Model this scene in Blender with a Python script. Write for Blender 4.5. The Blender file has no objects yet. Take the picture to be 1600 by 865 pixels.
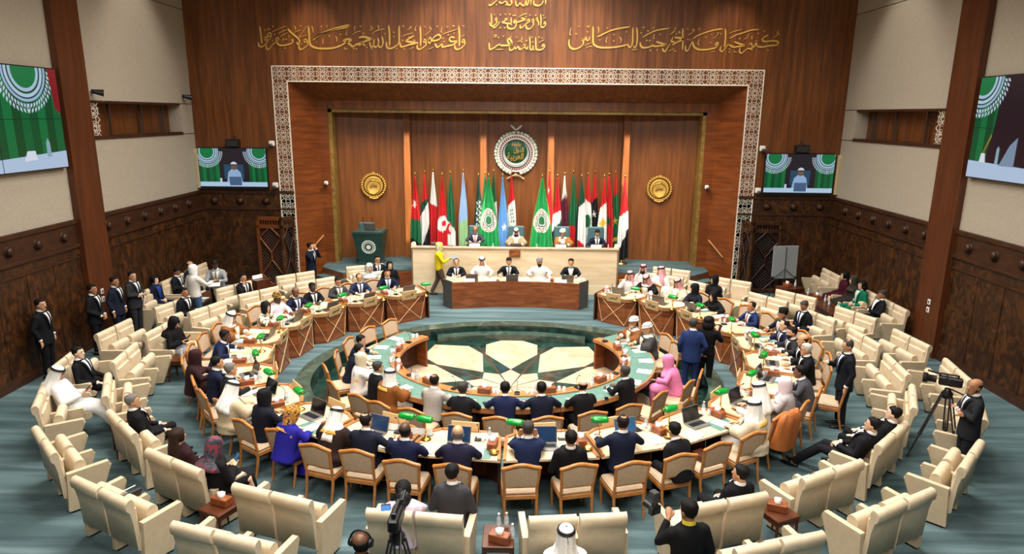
import bpy, bmesh, math, random
from math import sin, cos, pi, radians, sqrt, atan2, hypot
from mathutils import Vector, Matrix, noise

random.seed(7)
C = bpy.context.scene.collection
SC = bpy.context.scene

# ------------------------------------------------------------------ camera
cam_d = bpy.data.cameras.new('camera')
cam_d.sensor_width = 36.0
cam_d.lens = 36.0 * 1053.41 / 1600.0
cam_d.clip_end = 200
cam = bpy.data.objects.new('camera', cam_d)
C.objects.link(cam)
CAM_PITCH, CAM_ROLL, CAM_YAW = 0.236313, 0.009699, -0.011977
_f = Vector((sin(CAM_YAW)*cos(CAM_PITCH), cos(CAM_YAW)*cos(CAM_PITCH), -sin(CAM_PITCH)))
_r0 = Vector((cos(CAM_YAW), -sin(CAM_YAW), 0)); _u0 = _r0.cross(_f)
_r = _r0*cos(CAM_ROLL)+_u0*sin(CAM_ROLL); _u = -_r0*sin(CAM_ROLL)+_u0*cos(CAM_ROLL)
cam.matrix_world = Matrix(((_r.x, _u.x, -_f.x, 0.173), (_r.y, _u.y, -_f.y, 0.0), (_r.z, _u.z, -_f.z, 5.7), (0, 0, 0, 1)))
SC.camera = cam

# ------------------------------------------------------------------ view, world
SC.view_settings.view_transform = 'Standard'
SC.view_settings.look = 'None'
SC.view_settings.exposure = -0.18
SC.view_settings.gamma = 1.0
SC.view_settings.use_curve_mapping = False
W = bpy.data.worlds.new('world'); SC.world = W
W.use_nodes = True
W.node_tree.nodes['Background'].inputs[0].default_value = (0.9, 0.92, 1.0, 1)
W.node_tree.nodes['Background'].inputs[1].default_value = 0.02
SC.cycles.max_bounces = 5
SC.cycles.diffuse_bounces = 3
SC.cycles.glossy_bounces = 2
SC.cycles.transmission_bounces = 4
SC.cycles.sample_clamp_indirect = 4.0
SC.cycles.caustics_reflective = False
SC.cycles.caustics_refractive = False

# ------------------------------------------------------------------ lamps of the hall, plus added fill and beams
def area(name, loc, size, power, color=(1, .95, .88), rot=(0, 0, 0), size_y=None, spread=180):
    d = bpy.data.lights.new(name, 'AREA'); d.energy = power; d.color = color
    d.shape = 'RECTANGLE'; d.size = size; d.size_y = size_y or size; d.spread = radians(spread)
    o = bpy.data.objects.new(name, d); C.objects.link(o); o.location = loc; o.rotation_euler = rot
    return o
def spot(name, loc, target, power, angle=50, blend=.6, color=(1, .93, .84), radius=.12):
    d = bpy.data.lights.new(name, 'SPOT'); d.energy = power; d.color = color
    d.spot_size = radians(angle); d.spot_blend = blend; d.shadow_soft_size = radius
    o = bpy.data.objects.new(name, d); C.objects.link(o); o.location = loc
    o.rotation_euler = (Vector(target)-Vector(loc)).to_track_quat('-Z', 'Y').to_euler()
    return o
LAMPS = [
    # ceiling panels over the ring of desks
    ('ceiling_panel_light', (0, 14.6, 11.2), 6.0, 1050, 150), ('ceiling_panel_light', (-4.6, 11.2, 11.2), 2.2, 360, 130),
    ('ceiling_panel_light', (4.6, 11.2, 11.2), 2.2, 330, 130), ('ceiling_panel_light', (0, 9.0, 11.2), 3.0, 480, 130),
    ('ceiling_panel_light', (-5.2, 17.2, 11.2), 2.2, 330, 130), ('ceiling_panel_light', (5.2, 17.2, 11.2), 2.2, 330, 130),
    ('ceiling_panel_light', (0, 19.6, 11.2), 4.0, 760, 120), ('ceiling_panel_light', (0, 4.5, 11.2), 4.0, 330, 120),
]
for n, l, s, p, sp in LAMPS:
    area(n, l, s, p, spread=sp)
area('rear_fill_light', (0, -.6, 10.6), 9.0, 520, rot=(radians(52), 0, 0), size_y=1.6, spread=120)  # unseen fill added behind the camera to brighten faces
for x in (-6.4, -2.6, 2.2, 6.6):     # grazing downlights on the wood wall and its lettering
    spot('wall_downlight', (x, 19.4, 11.0), (x, 22.14, 7.6), 620, 36, .9, (1, .82, .62), .1)
for x in (-5.0, -1.9, 1.9, 5.0):       # downlights inside the stage recess
    spot('stage_downlight', (x, 22.2, 6.3 if abs(x) < 3 else 6.2), (x*1.0, 23.3, .6), 300, 95, .8, (1, .85, .66), .08)
for x in (-2.6, 0.0, 2.6):           # front lights aimed at the dais and the flags
    spot('dais_spotlight', (x*1.2, 14.5, 10.8), (x, 23.2, 2.7), 2100, 30, .7, (1, .95, .88), .1)
for x in (-3.85, -1.17, 1.22, 3.85):  # narrow beams added to brighten the pilasters of the recess
    o = spot('added_pilaster_beam', (x, 14.5, 10.9), (x, 24.05, 3.0), 24000, 40, .1, (1, .86, .68), .006)
    o.scale = (.0265, 1, 1)
for s in (-1, 1):                    # downlights over the lounge seats and the side walls
    spot('lounge_downlight', (s*8.0, 8.2, 11.0), (s*7.6, 8.6, 0), 700, 60, .5, (1, .95, .88), .08)
    spot('lounge_downlight', (s*8.4, 13.5, 11.0), (s*8.0, 13.5, 0), 520, 55, .5, (1, .95, .88), .08)
    spot('side_wall_downlight', (s*8.2, 19.2, 11.0), (s*10.41, 19.2, 6.6), 420, 60, .8, (1, .93, .84), .1)

# ------------------------------------------------------------------ materials
def lin(h):
    h = h.lstrip('#'); out = []
    for i in (0, 2, 4):
        c = int(h[i:i+2], 16)/255
        out.append(c/12.92 if c <= .04045 else ((c+.055)/1.055)**2.4)
    return tuple(out)+(1,)
_M = {}
def nodes(m):
    m.use_nodes = True
    nt = m.node_tree
    return nt, nt.nodes['Principled BSDF']
def mat(name, col, rough=.55, metal=0, emit=None, es=1.0, noise_amt=0.0, noise_scale=20, spec=.5, bump=0, trans=0, ior=1.45):
    key = (name, col, rough, metal, emit, es, noise_amt, noise_scale, bump, trans)
    if key in _M: return _M[key]
    m = bpy.data.materials.new(name); nt, b = nodes(m)
    c = lin(col) if isinstance(col, str) else tuple(col)+(1,)
    b.inputs['Base Color'].default_value = c
    b.inputs['Roughness'].default_value = rough
    b.inputs['Metallic'].default_value = metal
    b.inputs['Specular IOR Level'].default_value = spec
    if trans: b.inputs['Transmission Weight'].default_value = trans; b.inputs['IOR'].default_value = ior
    if emit:
        b.inputs['Emission Color'].default_value = lin(emit); b.inputs['Emission Strength'].default_value = es
    if noise_amt or bump:
        tc = nt.nodes.new('ShaderNodeTexCoord'); n = nt.nodes.new('ShaderNodeTexNoise')
        n.inputs['Scale'].default_value = noise_scale; n.inputs['Detail'].default_value = 4
        nt.links.new(tc.outputs['Object'], n.inputs['Vector'])
        if noise_amt:
            r = nt.nodes.new('ShaderNodeValToRGB')
            r.color_ramp.elements[0].position = .3; r.color_ramp.elements[1].position = .7
            r.color_ramp.elements[0].color = tuple(x*(1-noise_amt) for x in c[:3])+(1,)
            r.color_ramp.elements[1].color = tuple(min(1, x*(1+noise_amt*.6)) for x in c[:3])+(1,)
            nt.links.new(n.outputs['Fac'], r.inputs['Fac']); nt.links.new(r.outputs['Color'], b.inputs['Base Color'])
        if bump:
            bp = nt.nodes.new('ShaderNodeBump'); bp.inputs['Strength'].default_value = bump; bp.inputs['Distance'].default_value = .01
            nt.links.new(n.outputs['Fac'], bp.inputs['Height']); nt.links.new(bp.outputs['Normal'], b.inputs['Normal'])
    _M[key] = m
    return m
def ramp_mat(name, stops, scale=(1, 1, 1), nscale=4, detail=6, rough=.4, distort=0.0, bump=0.0, coords='Object', wave=None, spec=.5, rot=(0, 0, 0), bscale=None):
    """noise (or wave) through a colour ramp, stretched by scale"""
    m = bpy.data.materials.new(name); nt, b = nodes(m)
    tc = nt.nodes.new('ShaderNodeTexCoord'); mp = nt.nodes.new('ShaderNodeMapping')
    mp.inputs['Scale'].default_value = scale; mp.inputs['Rotation'].default_value = rot
    nt.links.new(tc.outputs[coords], mp.inputs['Vector'])
    if wave:
        n = nt.nodes.new('ShaderNodeTexWave'); n.inputs['Scale'].default_value = nscale
        n.inputs['Distortion'].default_value = wave; n.inputs['Detail'].default_value = detail; n.inputs['Detail Scale'].default_value = 1.2
    else:
        n = nt.nodes.new('ShaderNodeTexNoise'); n.inputs['Scale'].default_value = nscale
        n.inputs['Detail'].default_value = detail; n.inputs['Distortion'].default_value = distort
    nt.links.new(mp.outputs['Vector'], n.inputs['Vector'])
    r = nt.nodes.new('ShaderNodeValToRGB'); cr = r.color_ramp
    while len(cr.elements) < len(stops): cr.elements.new(.5)
    for e, (p, c) in zip(cr.elements, stops): e.position = p; e.color = lin(c)
    nt.links.new(n.outputs['Fac'], r.inputs['Fac']); nt.links.new(r.outputs['Color'], b.inputs['Base Color'])
    b.inputs['Roughness'].default_value = rough; b.inputs['Specular IOR Level'].default_value = spec
    if bump:
        n2 = n
        if bscale:
            n2 = nt.nodes.new('ShaderNodeTexNoise'); n2.inputs['Scale'].default_value = bscale; n2.inputs['Detail'].default_value = 5
            nt.links.new(tc.outputs[coords], n2.inputs['Vector'])
        bp = nt.nodes.new('ShaderNodeBump'); bp.inputs['Strength'].default_value = bump; bp.inputs['Distance'].default_value = .03
        nt.links.new(n2.outputs['Fac'], bp.inputs['Height']); nt.links.new(bp.outputs['Normal'], b.inputs['Normal'])
    return m

M = {}
M['wall_wood'] = ramp_mat('wall_wood', [(.25, '#4f2b11'), (.5, '#6c3d1b'), (.75, '#875126')], (3, 3, .22), 2.6, 8, .38, .6)
M['recess_wood'] = ramp_mat('recess_wood', [(.25, '#633717'), (.5, '#7d4921'), (.75, '#94592b')], (3, 3, .22), 2.4, 8, .38, .6)
M['splay_wood'] = ramp_mat('splay_wood', [(.25, '#5a2c12'), (.5, '#733b18'), (.75, '#8a4b20')], (.5, .5, 4), 2.4, 8, .35, .6)
M['carved_wood'] = ramp_mat('carved_wood', [(.3, '#221107'), (.5, '#3a200c'), (.72, '#5c3717')], (1, 1, .7), 5, 8, .42, 1.2, .5, bscale=9)
M['frieze_wood'] = ramp_mat('frieze_wood', [(.3, '#2a1509'), (.7, '#472710')], (1, 1, 3), 4, 6, .45, .5)
M['column_wood'] = ramp_mat('column_wood', [(.3, '#482410'), (.7, '#633417')], (3, 3, .25), 3, 8, .4, .5)
M['lit_wood'] = ramp_mat('lit_wood', [(.3, '#b4773f'), (.7, '#cf9052')], (3, 3, .25), 3, 6, .4, .4)
M['beige_wall'] = ramp_mat('beige_wall', [(.3, '#a69b8a'), (.7, '#b3a896')], (1, 1, 1), 30, 3, .85, 0, .08)
M['carpet'] = ramp_mat('carpet', [(.28, '#3d4e51'), (.5, '#506467'), (.66, '#63787b'), (.82, '#778a8c')], (.22, 2.6, 1), 1.5, 7, .95, .5, .3, spec=.1, bscale=140)
M['green_marble'] = ramp_mat('green_marble', [(.3, '#0f211d'), (.55, '#1f3832'), (.72, '#35534a'), (.86, '#6d8a80')], (1, 1, 1), 2.4, 9, .13, 1.5)
M['rim_marble'] = ramp_mat('rim_marble', [(.3, '#2a3a33'), (.6, '#46574c'), (.85, '#74806f')], (1, 1, 1), 3, 8, .18, 1.2)
M['beige_marble'] = ramp_mat('beige_marble', [(.25, '#b3967a'), (.5, '#c9b092'), (.8, '#d9c5aa')], (1, 1, 1), 1.6, 8, .2, 1.0, wave=None, rot=(0, 0, .7))
M['dais_marble'] = ramp_mat('dais_marble', [(.2, '#d3b48a'), (.5, '#e3cba6'), (.8, '#f0dfc2')], (.35, 1, 2.2), 1.6, 8, .3, 1.6, rot=(0, .75, 0))
M['star_strip'] = mat('star_strip', '#4f3527', .25)
M['gold'] = mat('gold', '#d9ad55', .38, .35)
M['gold_trim'] = ramp_mat('gold_trim', [(.3, '#6f5526'), (.7, '#94773c')], (1, 1, 1), 8, 4, .4)
M['brass'] = mat('brass', '#d3a850', .22, 1)
M['lattice_white'] = mat('lattice_white', '#eee4d2', .5)
M['desk_wood'] = ramp_mat('desk_wood', [(.25, '#5b2b12'), (.5, '#7d4220'), (.78, '#a05f33')], (.8, .8, 5), 2.2, 8, .3, .8)
M['desk_side'] = ramp_mat('desk_side', [(.3, '#3a1d10'), (.7, '#542c17')], (1, 1, 4), 3, 6, .35)
M['rim_wood'] = ramp_mat('rim_wood', [(.3, '#9c6438'), (.7, '#b87f4c')], (2, 2, 2), 3, 6, .3)
M['desk_top'] = ramp_mat('desk_top', [(.3, '#cdb490'), (.7, '#dcc6a4')], (1, 1, 1), 6, 5, .35)
M['teal_top'] = ramp_mat('teal_top', [(.3, '#507469'), (.7, '#62877b')], (1, 1, 1), 14, 4, .5)
M['inlay'] = mat('inlay', '#d8b787', .35, .2)
M['leather'] = ramp_mat('leather', [(.3, '#cdb99a'), (.7, '#d9c7aa')], (1, 1, 1), 9, 4, .5, 0, .05)
M['leather_side'] = ramp_mat('leather_side', [(.3, '#c2ae8f'), (.7, '#cebb9c')], (1, 1, 1), 9, 4, .55)
M['black'] = mat('black', '#0c0c0d', .5)
M['black_plastic'] = mat('black_plastic', '#131316', .35)
M['dark_grey'] = mat('dark_grey', '#2b2b2e', .4)
M['silver'] = mat('silver', '#8d8a86', .35, .6)
M['steel'] = mat('steel', '#9a9a98', .3, 1)
M['white'] = mat('white', '#e8e6e0', .6)
M['paper'] = mat('paper', '#f1f0ec', .8)
M['chair_wood'] = ramp_mat('chair_wood', [(.3, '#a5662f'), (.7, '#c28446')], (2, 2, 2), 5, 6, .3)
M['chair_fabric'] = ramp_mat('chair_fabric', [(.3, '#b0977c'), (.7, '#c0a78b')], (1, 1, 1), 40, 4, .85)
M['table_wood'] = ramp_mat('table_wood', [(.3, '#3d1d0f'), (.7, '#5c3019')], (1, 1, 3), 4, 6, .3)
M['box_wood'] = ramp_mat('box_wood', [(.3, '#7c3f22'), (.7, '#985531')], (1, 1, 3), 6, 6, .3)
M['lamp_green'] = mat('lamp_green', '#0c8a30', .15)
M['teal_leather'] = mat('teal_leather', '#41666a', .5)
M['teal_lacquer'] = ramp_mat('teal_lacquer', [(.3, '#1f3a35'), (.7, '#284841')], (1, 1, 1), 6, 3, .35)
def thin_glass(name, col, alpha):
    m = mat(name, col, .06); m.node_tree.nodes['Principled BSDF'].inputs['Alpha'].default_value = alpha; return m
M['tumbler'] = thin_glass('tumbler_glass', '#e3ecee', .34)
M['bottle'] = thin_glass('bottle_plastic', '#dbe6ec', .5)
M['screen_dark'] = mat('screen_dark', '#070a10', .15)
M['screen_blue'] = mat('screen_blue', '#0a1422', .2, 0, '#2a4f78', .55)
M['screen_mid'] = mat('screen_mid', '#0a1422', .2, 0, '#4f86b5', .6)
M['phone_blue'] = mat('phone_blue', '#203050', .2, 0, '#5f9be6', 1.2)
M['red'] = mat('red', '#a3121a', .5)

# ------------------------------------------------------------------ mesh builder
class MB:
    def __init__(s): s.v = []; s.f = []; s.m = []; s.s = []
    def add(s, vs, fs, mi=0, sm=False, T=None):
        b = len(s.v)
        for p in vs:
            p = Vector(p)
            s.v.append(T @ p if T is not None else p)
        for f in fs:
            s.f.append([b+i for i in f]); s.m.append(mi); s.s.append(sm)
    def join(s, o, T=None, mi=None):
        b = len(s.v)
        s.v += [T @ p if T is not None else p.copy() for p in o.v]
        s.f += [[b+i for i in f] for f in o.f]; s.m += [mi if mi is not None else k for k in o.m]; s.s += o.s
    def box(s, c, d, mi=0, T=None, ch=0.0):
        x, y, z = c; a, b, e = d[0]/2, d[1]/2, d[2]/2
        if ch <= 0:
            vs = [(x+i*a, y+j*b, z+k*e) for i in (-1, 1) for j in (-1, 1) for k in (-1, 1)]
            s.add(vs, [(0, 1, 3, 2), (4, 6, 7, 5), (0, 4, 5, 1), (2, 3, 7, 6), (0, 2, 6, 4), (1, 5, 7, 3)], mi, False, T); return
        ch = min(ch, a*.98, b*.98, e*.98)
        vs = []; idx = {}
        for i in (-1, 1):
            for j in (-1, 1):
                for k in (-1, 1):
                    for ax in range(3):
                        p = [x+i*(a-ch), y+j*(b-ch), z+k*(e-ch)]
                        p[ax] += (i, j, k)[ax]*ch
                        idx[(i, j, k, ax)] = len(vs); vs.append(p)
        fs = []
        for ax in range(3):
            o1, o2 = [q for q in range(3) if q != ax]
            for sg in (-1, 1):
                q = []
                for (u, w) in ((-1, -1), (1, -1), (1, 1), (-1, 1)):
                    t = [0, 0, 0]; t[ax] = sg; t[o1] = u; t[o2] = w
                    q.append(idx[(t[0], t[1], t[2], ax)])
                fs.append(q)
            for u in (-1, 1):        # bevels along the edges that run along ax
                for w in (-1, 1):
                    q = []
                    for e1, aa in ((-1, o1), (1, o1), (1, o2), (-1, o2)):
                        t = [0, 0, 0]; t[ax] = e1; t[o1] = u; t[o2] = w
                        q.append(idx[(t[0], t[1], t[2], aa)])
                    fs.append(q)
        for i in (-1, 1):
            for j in (-1, 1):
                for k in (-1, 1):
                    fs.append([idx[(i, j, k, q)] for q in range(3)])
        s.add(vs, fs, mi, False, T)
    def loft(s, rings, mi=0, sm=True, caps=True, closed=True, T=None):
        n = len(rings[0]); vs = [p for r in rings for p in r]; fs = []
        for i in range(len(rings)-1):
            for j in range(n if closed else n-1):
                k = (j+1) % n
                fs.append((i*n+j, i*n+k, (i+1)*n+k, (i+1)*n+j))
        s.add(vs, fs, mi, sm, T)
        if caps and closed:
            s.add(rings[0], [tuple(reversed(range(n)))], mi, False, T); s.add(rings[-1], [tuple(range(n))], mi, False, T)
    def tube(s, pts, rad, n=8, mi=0, sm=True, flat=(1, 1), up=None, round_ends=False, T=None):
        pts = [Vector(p) for p in pts]
        if not hasattr(rad, '__len__'): rad = [rad]*len(pts)
        rad = list(rad)
        if round_ends:
            d0 = (pts[0]-pts[1]).normalized(); d1 = (pts[-1]-pts[-2]).normalized()
            a, b = rad[0], rad[-1]
            pts = [pts[0]+d0*a*.95, pts[0]+d0*a*.6]+pts+[pts[-1]+d1*b*.6, pts[-1]+d1*b*.95]
            rad = [a*.25, a*.78]+rad+[b*.78, b*.25]
        rings = []; X = None
        for i, p in enumerate(pts):
            d = (pts[min(i+1, len(pts)-1)]-pts[max(i-1, 0)])
            if d.length < 1e-9: d = Vector((0, 0, 1))
            d.normalize()
            if X is None:
                ref = Vector(up) if up is not None else (Vector((1, 0, 0)) if abs(d.x) < .9 else Vector((0, 1, 0)))
            else: ref = X
            X = (ref-d*ref.dot(d)); X = X.normalized() if X.length > 1e-6 else d.orthogonal().normalized()
            Y = d.cross(X)
            rings.append([p+X*(cos(2*pi*j/n)*rad[i]*flat[0])+Y*(sin(2*pi*j/n)*rad[i]*flat[1]) for j in range(n)])
        s.loft(rings, mi, sm, True, True, T)
    def lathe(s, prof, n=16, mi=0, c=(0, 0, 0), sm=True, T=None, caps=True):
        rings = [[(c[0]+r*cos(2*pi*j/n), c[1]+r*sin(2*pi*j/n), c[2]+z) for j in range(n)] for r, z in prof]
        s.loft(rings, mi, sm, caps, True, T)
    def prism(s, poly, z0, z1, mi=0, T=None):
        n = len(poly); vs = [(x, y, z0) for x, y in poly]+[(x, y, z1) for x, y in poly]
        fs = [tuple(reversed(range(n))), tuple(range(n, 2*n))]+[(i, (i+1) % n, n+(i+1) % n, n+i) for i in range(n)]
        s.add(vs, fs, mi, False, T)
    def ell(s, c, r, n=12, m=8, mi=0, T=None):
        rings = []
        for i in range(m+1):
            a = -pi/2+pi*i/m; q = max(cos(a), .02)
            rings.append([(c[0]+r[0]*q*cos(2*pi*j/n), c[1]+r[1]*q*sin(2*pi*j/n), c[2]+r[2]*sin(a)) for j in range(n)])
        s.loft(rings, mi, True, True, True, T)
    def torus(s, c, R, r, n=20, m=8, mi=0, T=None, sx=1, sy=1, a0=0, a1=2*pi):
        full = abs(a1-a0-2*pi) < 1e-6
        rings = []
        for i in range(n if full else n+1):
            a = a0+(a1-a0)*i/n
            rings.append([(c[0]+(R+r*cos(2*pi*j/m))*cos(a)*sx, c[1]+(R+r*cos(2*pi*j/m))*sin(a)*sy, c[2]+r*sin(2*pi*j/m)) for j in range(m)])
        if full: rings.append(rings[0])
        s.loft(rings, mi, True, not full, True, T)
    def mesh(s, name, mats):
        me = bpy.data.meshes.new(name)
        me.from_pydata([tuple(p) for p in s.v], [], s.f)
        for m in mats: me.materials.append(m)
        me.polygons.foreach_set('material_index', s.m)
        me.polygons.foreach_set('use_smooth', s.s)
        me.update()
        bm = bmesh.new(); bm.from_mesh(me); bmesh.ops.recalc_face_normals(bm, faces=bm.faces); bm.to_mesh(me); bm.free()
        return me
    def obj(s, name, mats, parent=None):
        if not isinstance(mats, (list, tuple)): mats = [mats]
        o = bpy.data.objects.new(name, s.mesh(name, mats)); C.objects.link(o)
        if parent is not None: o.parent = parent
        return o
def RX(a): return Matrix.Rotation(a, 4, 'X')
def RY(a): return Matrix.Rotation(a, 4, 'Y')
def RZ(a): return Matrix.Rotation(a, 4, 'Z')
def TR(*p): return Matrix.Translation(Vector(p))
def SCL(x, y, z): return Matrix.Diagonal((x, y, z, 1))
def thing(name, label, cat, loc=(0, 0, 0), rotz=0.0, group=None):
    o = bpy.data.objects.new(name, None); C.objects.link(o); o.empty_display_size = .1
    o.location = loc; o.rotation_euler = (0, 0, rotz); o['label'] = label; o['category'] = cat
    if group: o['group'] = group
    return o
def tag(o, label, cat, group=None):
    o['label'] = label; o['category'] = cat
    if group: o['group'] = group
    return o
def struct(o): o['kind'] = 'structure'; return o
def dup(root, loc, rotz, label, group=None):
    r = root.copy(); C.objects.link(r); r.location = loc; r.rotation_euler = (0, 0, rotz)
    r['label'] = label
    if group: r['group'] = group
    for ch in list(root.children):
        c = ch.copy(); C.objects.link(c); c.parent = r
        for g in list(ch.children):
            d = g.copy(); C.objects.link(d); d.parent = c
    return r
ORD = ['zeroth', 'first', 'second', 'third', 'fourth', 'fifth', 'sixth', 'seventh', 'eighth', 'ninth', 'tenth', 'eleventh', 'twelfth', 'thirteenth', 'fourteenth', 'fifteenth', 'sixteenth', 'seventeenth', 'eighteenth', 'nineteenth', 'twentieth', 'twenty-first', 'twenty-second', 'twenty-third', 'twenty-fourth']

# ------------------------------------------------------------------ arabic lettering (joined letter forms, set right to left)
_AR = {'ا': (0xFE8D, 2), 'أ': (0xFE83, 2), 'إ': (0xFE87, 2), 'آ': (0xFE81, 2), 'ب': (0xFE8F, 4), 'ة': (0xFE93, 2), 'ت': (0xFE95, 4), 'ث': (0xFE99, 4), 'ج': (0xFE9D, 4), 'ح': (0xFEA1, 4), 'خ': (0xFEA5, 4),
       'د': (0xFEA9, 2), 'ذ': (0xFEAB, 2), 'ر': (0xFEAD, 2), 'ز': (0xFEAF, 2), 'س': (0xFEB1, 4), 'ش': (0xFEB5, 4), 'ص': (0xFEB9, 4), 'ض': (0xFEBD, 4), 'ط': (0xFEC1, 4), 'ع': (0xFEC9, 4), 'غ': (0xFECD, 4),
       'ف': (0xFED1, 4), 'ق': (0xFED5, 4), 'ك': (0xFED9, 4), 'ل': (0xFEDD, 4), 'م': (0xFEE1, 4), 'ن': (0xFEE5, 4), 'ه': (0xFEE9, 4), 'و': (0xFEED, 2), 'ي': (0xFEF1, 4), 'ى': (0xFEEF, 2), 'ئ': (0xFE89, 4)}
_MARKS = set('\u064b\u064c\u064d\u064e\u064f\u0650\u0651\u0652')
def arabic(t):
    seq = []                                   # [letter, marks]
    for ch in t:
        if ch in _MARKS and seq: seq[-1][1] += ch
        else: seq.append([ch, ''])
    out = []; i = 0
    def joins(k): return 0 <= k < len(seq) and seq[k][0] in _AR
    while i < len(seq):
        ch, mk = seq[i]
        if ch not in _AR: out.append(ch+mk); i += 1; continue
        prev = joins(i-1) and _AR[seq[i-1][0]][1] == 4
        if ch == 'ل' and i+1 < len(seq) and seq[i+1][0] in 'اأإ':
            base = {'ا': 0xFEFB, 'أ': 0xFEF7, 'إ': 0xFEF9}[seq[i+1][0]]
            out.append(chr(base+(1 if prev else 0))+mk+seq[i+1][1]); i += 2; continue
        nxt = _AR[ch][1] == 4 and joins(i+1)
        code, n = _AR[ch]
        k = 3 if (prev and nxt) else 2 if nxt else 1 if prev else 0
        out.append(chr(code+k)+mk); i += 1
    return ''.join(reversed(out))
def text_mesh(name, body, width, height, material, extrude=.01, bold=.0, rtl=True):
    """lettering as a mesh scaled to width x height, centred, standing in the XZ plane and facing -Y"""
    cu = bpy.data.curves.new(name, 'FONT'); cu.body = arabic(body) if rtl else body
    cu.size = 1; cu.offset = bold; cu.resolution_u = 3
    cu.extrude = .5
    o = bpy.data.objects.new(name, cu); TMP.collection.objects.link(o)
    vl = TMP.view_layers[0]; vl.update(); dg = vl.depsgraph
    me = bpy.data.meshes.new_from_object(o.evaluated_get(dg))
    bpy.data.objects.remove(o); bpy.data.curves.remove(cu)
    xs = [v.co.x for v in me.vertices]; ys = [v.co.y for v in me.vertices]
    if not xs: return me
    x0, x1, y0, y1 = min(xs), max(xs), min(ys), max(ys)
    sx, sy = width/max(x1-x0, 1e-6), height/max(y1-y0, 1e-6)
    for v in me.vertices:
        x, y, z = v.co
        v.co = ((x-(x0+x1)/2)*sx, -z*2*extrude-extrude*0, (y-(y0+y1)/2)*sy)
    me.materials.clear(); me.materials.append(material); me.name = name
    return me
def lettering(name, body, width, height, material, loc, parent=None, rot=(0, 0, 0), extrude=.01, bold=.0, rtl=True):
    o = bpy.data.objects.new(name, text_mesh(name, body, width, height, material, extrude, bold, rtl)); C.objects.link(o)
    o.location = loc; o.rotation_euler = rot
    if parent is not None: o.parent = parent
    return o
TMP = bpy.data.scenes.new('workbench')
def remesh(mb, name, mats, voxel=.018, smooth=4):
    me0 = bpy.data.meshes.new('raw'); me0.from_pydata([tuple(p) for p in mb.v], [], mb.f); me0.update()
    bm = bmesh.new(); bm.from_mesh(me0); bmesh.ops.recalc_face_normals(bm, faces=bm.faces); bm.to_mesh(me0); bm.free()
    o = bpy.data.objects.new('raw', me0); TMP.collection.objects.link(o)
    r = o.modifiers.new('r', 'REMESH'); r.mode = 'VOXEL'; r.voxel_size = voxel; r.use_smooth_shade = True
    if smooth:
        q = o.modifiers.new('s', 'SMOOTH'); q.factor = .5; q.iterations = smooth
    vl = TMP.view_layers[0]; vl.update(); dg = vl.depsgraph
    me = bpy.data.meshes.new_from_object(o.evaluated_get(dg))
    bpy.data.objects.remove(o); bpy.data.meshes.remove(me0)
    me.name = name; me.materials.clear()
    for m in mats: me.materials.append(m)
    return me
# ================================================================== THE SETTING
XW, YB, YR, ZC = 10.41, 22.14, -1.6, 11.6
CEN = (-0.04, 14.4)
def ell_pt(a, b, t, c=CEN): return (c[0]+a*sin(t), c[1]-b*cos(t))     # t = 0 nearest the camera, grows to the right
PA, PB, PZ = 4.75, 3.93, -0.32                                         # sunken floor of the ring
# floor with an elliptical well
mb = MB(); N = 128
inner = [ell_pt(PA, PB, 2*pi*i/N) for i in range(N)]
outer = []
for i in range(N):
    dx, dy = inner[i][0]-CEN[0], inner[i][1]-CEN[1]
    k = min((XW+.2-CEN[0]*(1 if dx > 0 else -1))/abs(dx) if abs(dx) > 1e-6 else 1e9, ((YB+2.6-CEN[1]) if dy > 0 else (CEN[1]-YR))/abs(dy) if abs(dy) > 1e-6 else 1e9)
    outer.append((CEN[0]+dx*k, CEN[1]+dy*k))
vs = [(x, y, 0) for x, y in inner]+[(x, y, 0) for x, y in outer]+[(x, y, -.4) for x, y in outer]
fs = [(i, (i+1) % N, N+(i+1) % N, N+i) for i in range(N)]+[(N+i, N+(i+1) % N, 2*N+(i+1) % N, 2*N+i) for i in range(N)]
mb.add(vs, fs)
corners = [(sx*(XW+.2), y) for sx in (-1, 1) for y in (YR, YB+2.6)]
mb2 = MB(); mb2.box((0, (YR+YB+2.6)/2, -.5), (2*XW+1, YB+2.6-YR+.5, .1))
floor = struct(mb.obj('floor', M['carpet']))
struct(mb2.obj('floor_slab', M['dark_grey']))
# corner fill of the carpet (the fan above leaves the four corners cut)
mb = MB()
for i in range(N):
    a, b = outer[i], outer[(i+1) % N]
    if abs(a[0]-b[0]) > 1e-4 and abs(a[1]-b[1]) > 1e-4:
        cx = (XW+.2)*(1 if a[0]+b[0] > 0 else -1); cy = YB+2.6 if a[1]+b[1] > 2*CEN[1] else YR
        mb.add([(a[0], a[1], 0), (b[0], b[1], 0), (cx, cy, 0)], [(0, 1, 2)])
mb.obj('floor_corner', M['carpet'], floor)
# well: rim, wall, floor
mb = MB()
A2, B2 = PA-.34, PB-.42
r0 = [(x, y, .004) for x, y in (ell_pt(PA, PB, 2*pi*i/N) for i in range(N))]
r1 = [(x, y, .004) for x, y in (ell_pt(A2, B2, 2*pi*i/N) for i in range(N))]
r2 = [(x, y, PZ) for x, y in (ell_pt(A2, B2, 2*pi*i/N) for i in range(N))]
mb.loft([r0, r1], 0, False, False); 
rim = struct(mb.obj('floor_rim', M['rim_marble']))
mb = MB(); mb.loft([r1, r2], 0, True, False); struct(mb.obj('floor_well_wall', M['green_marble'], rim))
mb = MB(); mb.add(r2, [tuple(range(N))]); well = struct(mb.obj('floor_well', M['green_marble']))
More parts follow.
